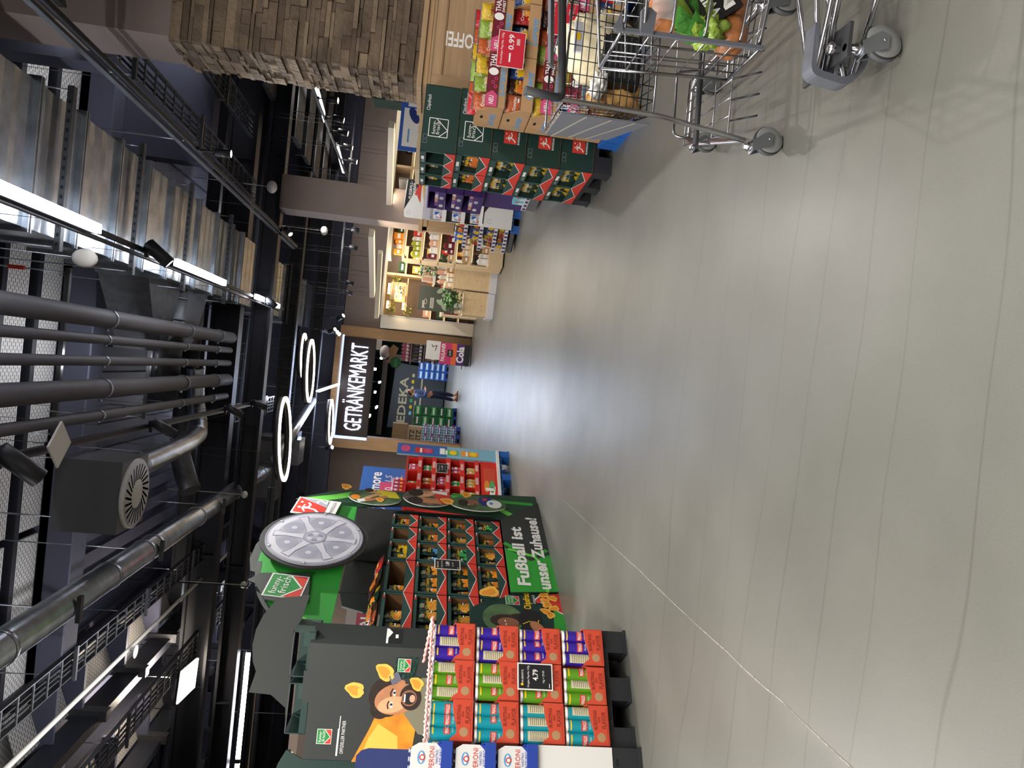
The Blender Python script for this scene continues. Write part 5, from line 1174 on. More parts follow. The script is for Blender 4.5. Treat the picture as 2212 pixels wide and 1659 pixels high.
m.box(2.33, 5.2, 6.26, 7.02, 1.62, 1.66, 'wood_h'); m.box(2.35, 5.2, 6.28, 7.0, 1.55, 1.62, 'wood_h'); m.box(2.345, 5.2, 6.275, 7.0, 1.575, 1.59, 'kraft')
m.box(2.36, 2.45, 6.285, 6.31, 0, 1.55, 'wood'); m.box(2.45, 5.2, 6.285, 6.31, 1.47, 1.55, 'wood_h'); m.box(2.45, 5.2, 6.29, 6.305, 1.46, 1.47, 'kraft')
m.txt('KARTOFFEL', 2.76, 1.235, .125, 6.298, 'ink_white', w=.50, bold=.02, rot=PI/2); struct(m, 'wall_wooden_counter')
# pale counter behind the crisp cartons
t = thing('pale_counter', 'pale wooden counter ledge behind the green crisp stack', 'counter', (2.0, 7.9, 0)); m = MB(); m.box(.1, 1.2, 0, .6, 0, 1.6, 'taupe_light'); m.build('counter_body', t); m = MB(); m.box(.05, 1.2, -.04, .6, 1.6, 1.66, 'wood_pale'); m.build('counter_top', t)

# ------------------------------------------------------------------ green crisp carton stack on the black pallet
GX, GY = 1.735, 5.99
FS = Frame(GX, GY, 0)          # front faces the camera
FA = Frame(1.655, 6.83, math.radians(-85))   # aisle side, reading from far to near
pallet('display_pallet', 'black_pallet', .86, .62, FA, -.02, 0, 'black plastic pallet under the green crisp carton stack on the right', .15)
tz = [.155, .435, .72, 1.005, 1.285, 1.575]
for i in range(5):
    nn = 2 if i < 4 else 3
    for q in range(nn):
        w_ = .835/nn; h = tz[i+1]-tz[i]-.004
        cm = MB(); W, H, D = w_-.004, h, .55
        cm.box(0, .004, 0, D, 0, H, 'box_green_d'); cm.box(W-.004, W, 0, D, 0, H, 'box_green_d'); cm.box(0, W, 0, D, 0, .004, 'kraft'); cm.box(0, W, D-.004, D, 0, H, 'box_green_d'); cm.box(0, W, 0, D, H-.004, H, 'box_green_d')
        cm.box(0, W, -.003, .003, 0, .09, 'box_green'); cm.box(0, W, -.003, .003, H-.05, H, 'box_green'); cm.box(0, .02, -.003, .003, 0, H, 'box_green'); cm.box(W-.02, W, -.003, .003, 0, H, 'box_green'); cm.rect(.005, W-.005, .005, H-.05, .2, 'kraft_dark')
        y = -.0045; cm.poly([(0, .09), (W*.55, .015), (W, .0), (0, 0)], y, 'ink_red'); cm.poly([(W, .09), (W*.5, .02), (W, .0)], y, 'ink_red'); cm.line([(0, .09), (W*.53, .018), (W, .09)], .006, y-.001, 'ink_white')
        cm.rect(W*.35, W*.6, H-.035, H-.012, y, 'ink_white'); cm.txt('LIGEN', W*.2, H-.025, .018, y, 'plate')
        if q == nn-1:   # side towards the camera carries the print
            cm.T = Matrix(((0, -1, 0, W), (1, 0, 0, 0), (0, 0, 1, 0), (0, 0, 0, 1)))    # local: x of print -> depth of the carton, front -> +x side
            if i < 3: art_liga(cm, .20, H*.48, .105, -.001); cm.txt('BUNDESLIGA', .20, H*.48-.066, .016, -.0014, 'ink_white', w=.105, bold=.02)
            else: art_ff(cm, .20, H*.55, .15, -.001, plain='ink_white')
            cm.txt('Chipsfrisch', .40, H*.88, .03, -.0014, 'ink_white', w=.13); cm.line([(.02, H*.80), (.5, H*.80)], .0015, -.0014, 'box_green')
            for u_ in (.08, .12): cm.line([(u_-.015, H*.84), (u_+.015, H*.84), (u_+.015, H*.95), (u_-.015, H*.95), (u_-.015, H*.84)], .002, -.0014, 'plate_d')
            cm.T = None
        x, y, _ = FA.at(w_*q, random.uniform(-.006, .006))
        inst(cm.mesh('crisp_carton'), 'crisp_carton', (x, y, tz[i]), FA.rz, 'green crisp carton of the right-hand stack, %s tier, %s' % (['bottom', 'second', 'middle', 'fourth', 'top'][i], ['far one', 'near one printed on its side'][q] if nn == 2 else ['far one', 'middle one', 'near one'][q]), 'carton', 'green cartons on the right-hand stack')
        for b_ in range(3 if nn == 2 else 2):
            if i == 4 and q == 2: continue
            X, Y, _ = FA.at(w_*q+.02+(w_-.04)*(b_+.5)/(3 if nn == 2 else 2), .055+.02*random.random())
            inst(BAG['yellow' if i != 3 else 'nuts'], 'crisp_bag', (X, Y, tz[i]+.03), FA.rz+random.uniform(-.3, .3), 'yellow and green crisp bag in the right-hand stack, %s tier, %s carton, %s' % (['bottom', 'second', 'middle', 'fourth', 'top'][i], ['far', 'near'][q] if nn == 2 else ['far', 'middle', 'near'][q], ['far bag', 'middle bag', 'near bag'][b_]), 'crisp bag', 'crisp bags in the right-hand stack', tilt=-.08)

# ------------------------------------------------------------------ brown kraft trays with crisps on the blue pallet
FK = Frame(1.95, 5.46, math.radians(2))
pallet('display_pallet', 'blue_pallet', 1.22, .46, FK, -.02, .02, 'blue plastic pallet under the brown crisp trays', .15)
def ktray(W, H, D, panel, seed):
    rn = random.Random(seed); m = MB(); k = 'kraft'
    m.box(0, W, 0, D, 0, .004, k); m.box(0, W, D-.004, D, 0, H, k)
    for xx in (0, W-.005): m.add([(xx, 0, 0), (xx, D, 0), (xx, D, H), (xx, .10, H), (xx, .05, H*.72), (xx, 0, H*.45), (xx+.005, 0, 0), (xx+.005, D, 0), (xx+.005, D, H), (xx+.005, .10, H), (xx+.005, .05, H*.72), (xx+.005, 0, H*.45)], [(5, 4, 3, 2, 1, 0), (6, 7, 8, 9, 10, 11)]+[(i, (i+1) % 6, 6+(i+1) % 6, 6+i) for i in range(6)], k)
    m.box(0, W, -.003, .003, 0, H*.42, k); m.txt('Lorenz', W*.5, H*.2, H*.26, -.005, 'lorenz', w=W*.5, slant=.3, bold=.02)
    m.T = Matrix(((0, 1, 0, 0), (-1, 0, 0, D), (0, 0, 1, 0), (0, 0, 0, 1)))     # left side print
    m.txt('Lorenz', D*.42, H*.40, H*.3, -.001, 'lorenz', w=D*.55, slant=.3, bold=.02); m.ell(D*.5, H*.75, .03, .012, -.001, 'ink_black', 12); m.T = None
    if panel: 
        m.box(.0, W, -.012, -.006, H*.30, H*.30+.085, 'maroon'); y = -.0135; z0 = H*.30
        m.poly([(0, z0), (.09, z0), (.12, z0+.04), (.09, z0+.085), (0, z0+.085)], y, 'drink_pink'); m.txt('NEU', .05, z0+.045, .035, y-.001, 'ink_white', w=.06, bold=.02)
        for q in range(3): m.ring(.15+.03*q, z0+.02+.02*(q % 2), .013, .013, .005, y-.001, 'drink_pink', 12)
        m.ell(.26, z0+.043, .028, .036, y-.001, 'ink_white', 16); m.txt('THAI', .34, z0+.055, .04, y-.001, 'ink_white', w=.09, bold=.02); m.txt('SWEET', .34, z0+.015, .02, y-.001, 'ink_white', w=.09, bold=.02)
    return m.mesh('crisp_tray')
kz = [.155, .36, .565, .77, .975]
kinds = ['crunch_orange', 'brown', 'chips_blue', 'crunch_red', 'crunch_yellow', 'crunch_lime']
for i in range(5):
    for q in range(3):
        if i == 4 and q == 2: continue
        W = .40; x, y, _ = FK.at(.405*q, random.uniform(-.008, .008))
        inst(ktray(W, .20, .42, i in (1, 2, 4) and True, i*3+q), 'crisp_tray', (x, y, kz[i]), FK.rz, 'brown cardboard crisp tray on the blue pallet, %s tier, %s' % (['bottom', 'second', 'middle', 'fourth', 'top'][i], ['left end', 'middle', 'right end'][q]), 'cardboard tray', 'brown crisp trays on the right')
        for b_ in range(3):
            X, Y, _ = FK.at(.405*q+.07+.13*b_, .07+.02*random.random()); top = i == 4
            inst(BAG[kinds[(i*2+q+b_) % 6] if not top else ['crunch_orange', 'crunch_lime', 'crunch_yellow'][b_]], 'crisp_bag', (X, Y, kz[i]+.012), FK.rz+random.uniform(-.3, .3), 'crisp bag standing in the brown trays, %s tier, %s tray, %s' % (['bottom', 'second', 'middle', 'fourth', 'top'][i], ['left', 'middle', 'right'][q], ['left bag', 'centre bag', 'right bag'][b_]), 'crisp bag', 'crisp bags in the brown trays', tilt=random.uniform(-.15, .05), sc=(.85, .9, .82 if not top else 1))
for q in range(6):
    X, Y, _ = FK.at(.08+.13*q, .2); inst(BAG[['crunch_red', 'crunch_orange', 'crunch_lime', 'crunch_yellow', 'crunch_orange', 'crunch_red'][q]], 'crisp_bag', (X, Y, 1.02), FK.rz+random.uniform(-.4, .4), 'crisp bag in the back row of the top brown tray, %s from the left' % ORD[q], 'crisp bag', 'crisp bags in the top brown tray', tilt=random.uniform(-.2, .1))
X, Y, _ = FK.at(.95, .12); inst(BAG['crunch_red'], 'crisp_bag', (X, Y, .985), .1, 'red crisp bag standing alone on the lower brown tray at the right', 'crisp bag')
def red_card(fr, x, y, z, w, h, lab):
    X, Y, _ = fr.at(x, y); m = MB(); m.box(-w/2, w/2, 0, .003, 0, h, 'ink_white'); m.rect(-w/2+.004, w/2-.004, .004, h-.004, -.0006, 'price_red'); yy = -.0014
    m.txt('Crunchips Paprika 150g', 0, h*.85, h*.08, yy, 'ink_white', w=w*.85); m.txt('0.99', w*.2, h*.52, h*.2, yy, 'ink_white', w=w*.42, bold=.02); m.rect(-w*.35, -w*.1, h*.5, h*.56, yy, 'ink_white')
    for q in range(8): m.rect(w*.14+.006*q, w*.14+.003+.006*q, h*.2, h*.32, yy, 'ink_white')
    return m.build('price_sign', label=lab, cat='price sign', loc=(X, Y, z), rz=fr.rz)
red_card(FK, .42, -.05, .87, .27, .20, 'red price sign reading 0.99 on the brown crisp trays'); red_card(FK, .98, -.05, .86, .22, .20, 'second red price sign on the brown trays at the picture edge'); red_card(FK, .70, -.06, .5, .25, .22, 'red price sign lower down, seen through the trolley basket')
# ------------------------------------------------------------------ white football-fever display
F1 = Frame(2.40, 12.25, math.radians(-12))
pallet('display_pallet', 'blue_pallet', .62, .5, Frame(2.36, 12.3, math.radians(-12)), 0, 0, 'blue pallet under the white football-fever display', .13)
t = thing('football_display', 'white cardboard display with black, red and gold stripes reading FUSSBALL-FIEBER', 'cardboard display', (F1.o.x, F1.o.y, 0), F1.rz)
m = MB(); m.box(0, .60, 0, .4, .13, .62, 'white'); m.box(0, .60, .38, .4, .62, 1.60, 'plate_m'); y = -.002
m.poly([(.05, .60), (.40, .60), (.60, .40), (.60, .62), (.05, .62)], y, 'ink_black'); m.poly([(.60, .58), (.60, .36), (.20, .62), (.42, .62)], y, 'ink_black'); m.poly([(.60, .36), (.60, .28), (.35, .42), (.40, .46)], y-.001, 'ink_red'); m.poly([(.60, .27), (.60, .21), (.42, .32)], y-.001, 'gold'); m.ring(.1, .5, .035, .035, .004, y, 'plate_d', 20); m.build('base_body', t)
m = MB(); m.prism([(0, 1.60), (.60, 1.60), (.60, 1.88), (.58, 1.90), (.30, 1.92), (.02, 1.90), (0, 1.88)], -.01, .01, 'white'); y = -.012
m.poly([(.12, 1.91), (.6, 1.88), (.6, 1.62), (.5, 1.72)], y, 'ink_black'); m.poly([(.6, 1.62), (.36, 1.72), (.38, 1.76), (.6, 1.68)], y-.001, 'ink_red'); m.poly([(.6, 1.66), (.25, 1.66), (.35, 1.71), (.6, 1.70)], y-.002, 'ink_red'); m.poly([(.30, 1.61), (.6, 1.61), (.6, 1.655)], y-.003, 'gold'); m.poly([(.52, 1.60), (.6, 1.60), (.6, 1.64)], y-.004, 'flag_blue')
m.txt('FUSSBALL-', .44, 1.83, .045, y-.005, 'ink_white', w=.28, slant=.2, bold=.02); m.txt('FIEBER', .46, 1.77, .045, y-.005, 'ink_white', w=.2, slant=.2, bold=.02); m.ring(.08, 1.83, .03, .03, .004, y, 'plate_d', 20); m.build('header_board', t)
for xx in (0, .59):
    m = MB(); m.prism([(0, 0), (0, 0)], 0, 0, 'white') if False else m.add([(xx, 0, .62), (xx, .38, .62), (xx, .38, 1.6), (xx, .02, 1.6), (xx, .10, 1.3), (xx, .04, 1.25), (xx, .1, .95), (xx+.01, 0, .62), (xx+.01, .38, .62), (xx+.01, .38, 1.6), (xx+.01, .02, 1.6), (xx+.01, .10, 1.3), (xx+.01, .04, 1.25), (xx+.01, .1, .95)], [(0, 1, 2, 3, 4, 5, 6), (13, 12, 11, 10, 9, 8, 7)]+[(i, 7+i, 7+(i+1) % 7, (i+1) % 7) for i in range(7)], 'white'); m.build('side_panel', t)
for z in (.63, .93, 1.24):
    m = MB(); m.box(.0, .6, .04, .38, z-.01, z, 'white'); m.box(0, .6, .03, .05, z-.02, z+.05, 'white'); m.build('shelf_tray', t)
tm = MB(); tm.box(0, .13, 0, .1, 0, .19, 'white'); tm.rect(.01, .12, .05, .15, -.001, 'plate_m'); tm.rect(.01, .06, .02, .07, -.002, 'ink_red'); tm.rect(.07, .12, .1, .17, -.002, 'flag_blue'); tm.poly([(.03, .08), (.1, .1), (.06, .15)], -.003, 'ink_white'); TOY = tm.mesh('toy_box')
for zi, z in enumerate((.63, .93, 1.24)):
    for q in range(4):
        x, y, _ = F1.at(.03+.14*q, .06+.02*(q % 2)); inst(TOY, 'toy_box', (x, y, z), F1.rz, 'small white toy box on the football display, %s shelf, %s from the left' % (['lowest', 'middle', 'top'][zi], ORD[q]), 'toy box', 'toy boxes on the football display')
# purple chocolate display and sweets rack in front of it
F2 = Frame(2.28, 10.75, math.radians(-80))
t = thing('chocolate_display', 'purple cardboard display boxes stacked between green cartons and football display', 'cardboard display', (F2.o.x, F2.o.y, 0), F2.rz)
m = MB(); m.box(0, .6, 0, .3, .76, .80, 'purple')
for i, z in enumerate((.80, 1.04, 1.28)):
    m2 = MB(); m2.box(0, .6, 0, .4, z, z+.01, 'purple'); m2.box(0, .6, .38, .4, z, z+.235, 'purple'); m2.box(0, .01, 0, .4, z, z+.235, 'purple'); m2.box(.59, .6, 0, .4, z, z+.235, 'purple'); m2.box(0, .6, -.005, .005, z, z+.10, 'purple'); m2.ell(.15, z+.055, .05, .03, -.008, 'ink_white', 14); m2.ell(.42, z+.055, .05, .03, -.008, 'plate', 14); m2.build('purple_box', t)
m.box(.02, .58, .12, .20, .16, .8, 'purple'); m.build('core', t)
m = MB(); m.box(0, .6, -.004, .40, 1.515, 1.53, 'purple_l'); m.build('top_sheet', t)
for i in range(3):
    for q in range(4):
        x, y, _ = F2.at(.03+.14*q, .03); b = MB(); b.box(0, .12, 0, .08, 0, .13, ['peach', 'ink_white', 'purple_l'][(i+q) % 3]); b.rect(.02, .1, .05, .09, -.001, 'ink_red')
        inst(b.mesh('sweet_box'), 'sweet_box', (x, y, .815+.24*i), F2.rz, 'small sweets pack in the purple display, %s box, %s along' % (['lowest', 'middle', 'top'][i], ORD[q]), 'sweets pack', 'packs in the purple display')
F3 = Frame(2.33, 10.35, math.radians(-83))
t = thing('sweets_rack', 'low grey rack with turquoise and pink toy packs beside the green cartons', 'rack', (F3.o.x, F3.o.y, 0), F3.rz)
m = MB(); m.box(0, .85, 0, .5, .03, .16, 'grey_metal'); m.box(0, .85, -.01, .01, .16, .22, 'white'); 
for q in range(6): m.rect(.03+.14*q, .11+.14*q, .17, .21, -.012, 'purple')
m.build('base', t); m = MB(); m.box(0, .85, .48, .5, .16, .36, 'grey_metal'); m.build('back_panel', t)
for zi in range(3):
    for q in range(5):
        k = ['cyan', 'cyan', 'lorenz', 'cyan', 'magenta'][(q+zi) % 5]; b = MB(); b.box(0, .14, 0, .06, 0, .12, k); b.rect(.02, .08, .03, .07, -.001, 'ink_white'); b.rect(.09, .12, .06, .1, -.001, 'ink_red')
        x, y, _ = F3.at(.04+.16*q, .05+.12*zi); inst(b.mesh('toy_pack'), 'toy_pack', (x, y, .165), F3.rz, 'bright toy pack on the low grey rack, %s row, %s along' % (['front', 'middle', 'rear'][zi], ORD[q]), 'toy pack', 'toy packs on the low rack', sc=(1, 1, 1.6+zi*.6))

# ------------------------------------------------------------------ wooden cabinet end below the taupe column, snack shelves in front
t = thing('wooden_cabinet', 'tall light wooden cabinet wall below the taupe column', 'cabinet', (0, 13.0, 0))
m = MB(); m.box(2.36, 3.5, 0, .13, 0, 1.60, 'wood'); m.box(2.33, 3.5, -.03, .14, 1.60, 1.66, 'wood_h'); m.box(2.36, 2.42, -.015, 0, 0, 1.6, 'wood'); m.box(2.36, 3.5, -.015, 0, 1.52, 1.6, 'wood_h'); m.box(2.62, 2.66, -.02, 0, 0, 1.6, 'wood'); m.box(2.7, 2.74, -.02, 0, 0, 1.6, 'wood'); m.build('cabinet_body', t)
for i, (x, z) in enumerate(((2.62, 1.48), (2.70, 1.35), (2.60, 1.22), (2.72, 1.55))):
    m = MB(); rr = random.Random(i)
    for q in range(7): m.ball((rr.uniform(-.05, .05), rr.uniform(-.04, .0), rr.uniform(-.08, .08)), .035, .03, .04, rr.choice(['orange', 'peach', 'leaf_yellow', 'roll']), 8, 6)
    m.build('vegetable_bunch', label='dried vegetable bunch hanging on the wooden cabinet, %s' % ['second from the top', 'third from the top', 'lowest', 'topmost'][i], cat='decoration', group='bunches on the wooden cabinet', loc=(x, 12.93, z))
t = thing('snack_rack', 'dark rack with four tilted baskets of snack bags and striped price strips', 'rack', (2.13, 12.75, 0), math.radians(-50))
m = MB(); m.box(0, .5, .35, .39, .12, 1.05, 'black'); m.box(0, .52, 0, .4, .03, .13, 'black'); m.box(-.01, .53, -.02, 0, .05, .12, 'grey_metal'); m.build('stand', t)
SR = Frame(2.13, 12.75, math.radians(-50))
for i, z in enumerate((.18, .36, .60, .86)):
    m = MB(); m.add([(0, -.05, z), (.5, -.05, z), (.5, .35, z+.08), (0, .35, z+.08), (0, -.05, z-.015), (.5, -.05, z-.015), (.5, .35, z+.065), (0, .35, z+.065)], [(0, 1, 2, 3), (7, 6, 5, 4), (0, 4, 5, 1), (1, 5, 6, 2), (3, 7, 4, 0)], 'grey_metal')
    m.box(0, .5, -.065, -.05, z-.02, z+.04, 'white')
    for q in range(6): m.rect(.02+.08*q, .06+.08*q, z-.015, z+.035, -.067, 'purple')
    m.build('basket', t)
    for q in range(4):
        x, y, _ = SR.at(.07+.12*q, .03); inst(BAG[['chips_blue', 'brown', 'crunch_yellow', 'chips_blue'][(i+q) % 4]], 'snack_bag', (x, y, z+.02), SR.rz, 'snack bag on the dark rack, %s basket, %s from the left' % (['lowest', 'second', 'third', 'top'][i], ORD[q]), 'snack bag', 'snack bags on the dark rack', tilt=-.25, sc=(.7, .7, .75))

# ------------------------------------------------------------------ gift and delicatessen shelves
def plant(name, loc, n, r, k, lab, h=.3, seed=0, leaf=.07, pot=None):
    rr = random.Random(seed); t = thing(name, lab, 'plant', loc); m = MB()
    for i in range(n):
        a = rr.uniform(0, 2*PI); d = rr.uniform(.1, 1)*r; z = rr.uniform(0, h); l = leaf*rr.uniform(.7, 1.3); p = Vector((d*math.cos(a), d*math.sin(a), z)); q = Vector((math.cos(a+rr.uniform(-.6, .6)), math.sin(a+rr.uniform(-.6, .6)), rr.uniform(-.7, .8))).normalized()*l
        s_ = q.cross(Vector((0, 0, 1))).normalized()*l*.35; u_ = Vector((0, 0, l*.12))
        m.add([p, p+q*.4+s_+u_, p+q, p+q*.4-s_+u_, p+q*.5], [(0, 1, 4), (1, 2, 4), (2, 3, 4), (3, 0, 4)], k if rr.random() < .8 else 'leaf_dark')
    m.build('foliage', t); m = MB()
    for i in range(10):
        a = rr.uniform(0, 2*PI); m.tube([(0, 0, 0), (r*.4*math.cos(a), r*.4*math.sin(a), h*.6), (r*.8*math.cos(a), r*.8*math.sin(a), h)], .003, 'leaf_dark', 4)
    m.build('stems', t)
    if pot: m = MB(); m.lathe([(.05, -.12), (.07, 0)], pot, 14); m.build('pot', t)
t = thing('shelf_wall', 'cream-framed shelf wall of the gift department running along the back', 'shelving', (1.0, 21.2, 0))
m = MB(); m.box(0, .36, 0, .7, 0, 2.62, 'creamwhite'); m.box(.34, .36, -.02, 0, .05, 2.62, 'plate'); m.build('end_panel', t)
m = MB(); m.box(.36, 5.2, .6, .68, 0, 2.58, 'taupe'); m.build('back_panel', t)
m = MB(); m.box(.36, 5.4, -.03, .6, 2.58, 2.66, 'creamwhite'); m.box(.36, 5.4, 0, .6, 0, .12, 'black'); m.build('top_rail', t)
for q in range(4): m = MB(); m.box(1.5+1.25*q, 1.56+1.25*q, 0, .6, 0, 2.58, 'wood_pale'); m.build('upright', t)
for zi, z in enumerate((.45, .85, 1.25, 1.65, 2.05)):
    m = MB(); m.box(.36 if zi < 3 else 1.56, 5.2, .02, .6, z, z+.035, 'wood_pale'); m.box(.36 if zi < 3 else 1.56, 5.2, .04, .07, z-.012, z, 'glow_strip'); m.build('shelf_board', t)
rr = random.Random(5); cols = ['ink_red', 'orange', 'gold', 'maroon', 'leaf_dark', 'peach', 'white', 'kraft', 'ink_black', 'drink_orange']
for zi, z in enumerate((.485, .885, 1.285, 1.685, 2.085)):
    x = 1.42 if zi < 3 else 2.62; q = 0
    while x < 6.0 and q < 12:
        w_ = rr.uniform(.16, .32); h_ = rr.uniform(.14, .28); b = MB(); kk = rr.choice(cols); b.box(0, w_, 0, .2, 0, h_, kk); b.rect(w_*.2, w_*.8, h_*.3, h_*.6, -.001, 'ink_white')
        inst(b.mesh('gift_pack'), 'gift_pack', (x, 21.3, z), 0, '%s pack on the cream shelf wall, %s board, %s from the left' % ({'ink_red': 'red', 'orange': 'orange', 'gold': 'golden', 'maroon': 'dark red', 'leaf_dark': 'green', 'peach': 'rosy', 'white': 'white', 'kraft': 'brown', 'ink_black': 'black', 'drink_orange': 'amber'}[kk], ['lowest', 'second', 'third', 'fourth', 'top'][zi], ORD[q]), 'gift pack', 'packs on the shelf wall')
        x += w_+rr.uniform(.08, .3); q += 1
for i, (xa, xb, z) in enumerate(((1.5, 2.45, 1.98), (1.5, 2.3, 2.42))):
    t = thing('lit_board', 'wall board with warm glowing lamp tubes and leaves, %s one' % ['lower', 'upper'][i], 'lamp board', (xa, 21.2, z)); m = MB(); m.box(0, xb-xa, 0, .06, -.03, 0, 'wood_pale'); m.build('board', t)
    for a, b_ in ((.05, .25), (.45, .75)): m = MB(); m.tube([(a, -.02, .05), (b_, -.02, .05)], .035, 'glow_warm', 10); m.build('lamp_tube', t)
area_lamp('shelf_light', (2.0, 20.9, 2.2), 1.2, .3, 4, (1, .8, .5), (.6, 0, 0)); area_lamp('shelf_light', (3.5, 20.8, 2.5), 3, .3, 12, (1, .84, .6), (.5, 0, 0))
for i, (x, z) in enumerate(((1.55, 1.8), (1.8, 2.2), (2.1, 2.02), (2.35, 2.15), (1.5, 2.25))): plant('climbing_plant', (x, 21.15, z), 60, .16, 'leaf_yellow', 'yellow-green climbing plant around the glowing wall lamps, %s' % ['lowest at the left', 'upper left of the window sign', 'between the lamps', 'rightmost', 'uppermost at the left'][i], .22, 20+i)
t = thing('wooden_sign', 'wooden slatted sign with two framed openings on the back wall', 'sign', (1.75, 21.1, 2.0)); m = MB(); m.box(0, .55, 0, .03, 0, .40, 'wood'); 
for q in range(9): m.rect(.0, .55, .04+.04*q, .045+.04*q, -.001, 'kraft_dark')
for q in range(2): m.rect(.08+.22*q, .24+.22*q, .1, .3, -.002, 'ink_white'); m.rect(.10+.22*q, .22+.22*q, .13, .27, -.003, 'taupe')
m.build('sign_board', t)
# near cream shelf with snacks (right of the counters)
t = thing('gift_shelf', 'cream shelf unit with wooden boards full of nuts and sweets beside the wooden cabinet', 'shelving', (2.05, 14.2, 0), .12)
GS = Frame(2.05, 14.2, .12)
m = MB(); m.box(.35, 1.5, .5, .54, 0, 2.15, 'taupe'); m.build('back_panel', t)
for xx in (.68, 1.48): m = MB(); m.box(xx, xx+.04, .0, .5, 0, 2.15, 'creamwhite'); m.build('side_panel', t)
m = MB(); m.box(0, .72, -.05, .5, .03, .30, 'wood_pale'); m.box(0, .72, -.03, .5, 0, .03, 'black'); m.build('plinth', t)
for z in (.62, .92, 1.24, 1.56, 1.9): m = MB(); m.box(.02, .7, .0, .5, z, z+.05, 'wood_pale'); m.box(.05, .7, .05, .08, z-.012, z, 'glow_strip'); m.box(0.0, .02, .2, .5, z-.3, z, 'wood_pale'); m.build('shelf_board', t)
m = MB(); m.box(.0, .72, -.02, .5, 2.15, 2.22, 'creamwhite'); m.build('top_rail', t)
def goods(fr, x0, x1, y, z, kinds_, nm, lab, cat, grp, seed, hmax=.24):
    rr = random.Random(seed); x = x0; q = 0
    while x < x1-.06:
        w_ = rr.uniform(.07, .13); h_ = rr.uniform(.12, hmax); kk = rr.choice(kinds_); b = MB()
        b.box(0, w_, 0, .12, 0, h_*.8, kk); b.add([(0, 0, h_*.8), (w_, 0, h_*.8), (w_, .12, h_*.8), (0, .12, h_*.8), (w_*.5, .06, h_)], [(0, 1, 4), (1, 2, 4), (2, 3, 4), (3, 0, 4)], kk); b.rect(w_*.15, w_*.85, h_*.25, h_*.5, -.001, 'ink_white')
        X, Y, _ = fr.at(x, y); inst(b.mesh(nm), nm, (X, Y, z), fr.rz, lab % ORD[q % 12], cat, grp); x += w_+.012; q += 1
for i, (z, ks) in enumerate(((.305, ['white', 'kraft', 'offwhite']), (.67, ['kraft', 'taupe_dark', 'wood_pale']), (.97, ['maroon', 'kraft', 'peach']), (1.29, ['maroon', 'peach', 'white']), (1.61, ['leaf_yellow', 'ink_black', 'offwhite', 'ink_red']), (1.95, ['orange', 'ink_red', 'leaf_dark', 'wood_pale']))):
    goods(GS, .04, .68, .03, z, ks, 'gift_pack', '%%s pack from the left on the cream gift shelf, %s level' % ['bottom', 'second', 'third', 'fourth', 'fifth', 'top'][i], 'gift pack', 'packs on the cream gift shelf', 40+i)
# wooden counters with gifts
def counter(x0, x1, z1, y0, lab, d=.6):
    t = thing('display_cube', lab, 'display plinth', (x0, y0, 0)); w_ = x1-x0
    m = MB(); m.box(0, w_, 0, d, .14, z1, 'wood_light')
    rr = random.Random(int(x0*100))
    for q in range(14): m.ell(rr.uniform(.03, w_-.03), rr.uniform(.2, z1-.05), .007, .007, -.001, 'kraft_dark', 8)
    m.build('wood_body', t); m = MB(); m.box(-.03, w_+.03, -.03, d, 0, .14, 'plate'); m.build('plinth', t); m = MB(); m.box(-.005, w_+.005, -.005, d, z1, z1+.02, 'wood_pale'); m.build('top_board', t)
counter(1.68, 2.20, .87, 15.3, 'taller wooden display cube on a pale plinth in the gift department'); counter(1.17, 1.66, .62, 15.45, 'lower wooden display cube on a pale plinth, left of the taller one')
C1 = Frame(1.68, 15.3, 0); C2 = Frame(1.17, 15.45, 0)
goods(C1, .02, .5, .08, .895, ['wood_pale', 'offwhite', 'kraft', 'white'], 'gift_pack', '%s pale pack from the left on the taller wooden cube', 'gift pack', 'packs on the taller cube', 71)
goods(C1, .1, .52, .32, .895, ['white', 'peach', 'offwhite', 'orange'], 'gift_pack', '%s pack in the rear row on the taller wooden cube', 'gift pack', 'packs on the taller cube', 72, .5)
goods(C2, .02, .25, .06, .645, ['wood_pale', 'white'], 'gift_pack', '%s pack from the left on the lower wooden cube', 'gift pack', 'packs on the lower cube', 73)
plant('leafy_plant', (1.45, 15.55, .66), 90, .19, 'leaf', 'big-leaved green plant on the lower wooden cube', .42, 3, .12); plant('leafy_plant', (2.05, 15.75, 1.2), 70, .16, 'leaf', 'green trailing plant above the taller wooden cube', .4, 4, .10); plant('leafy_plant', (2.25, 15.35, .92), 40, .1, 'leaf', 'small green plant hanging at the right of the taller cube', .3, 6, .09)
plant('leafy_plant', (4.75, 16.15, 2.12), 60, .16, 'leaf', 'potted green plant on the shelf right of the taupe column', .36, 8, .12, pot='peach')
t = thing('poster_stand', 'grey-green poster of pale leaves with white writing behind the gift cubes', 'poster', (1.28, 16.9, 0)); m = MB(); m.box(0, .55, 0, .03, .75, 1.58, 'poster'); y = -.001
for q in range(5): m.ell(.12+.09*q, 1.0+.1*math.sin(q*2), .10, .05, y-.0005*q, 'poster_leaf', 18, .6+.4*q)
m.txt('puro', .14, 1.48, .07, y-.003, 'ink_white', w=.16); m.ring(.2, 1.42, .06, .03, .005, y-.003, 'ink_white', 20)
for q in range(3): m.rect(.06, .3, 1.30-.03*q, 1.31-.03*q, y-.003, 'ink_white')
m.build('poster_sheet', t); m = MB(); m.box(0, .03, .03, .06, 0, .75, 'wood_pale'); m.box(.52, .55, .03, .06, 0, .75, 'wood_pale'); m.build('stand', t)
t = thing('jar_rack', 'small white rack with jars and a price grid above the taller cube', 'rack', (1.85, 16.3, 0)); m = MB(); m.box(0, .5, 0, .3, .0, 1.25, 'taupe_dark'); m.box(-.02, .52, -.02, .3, 1.25, 1.29, 'white'); m.box(0, .5, 0, .02, 1.29, 1.55, 'white')
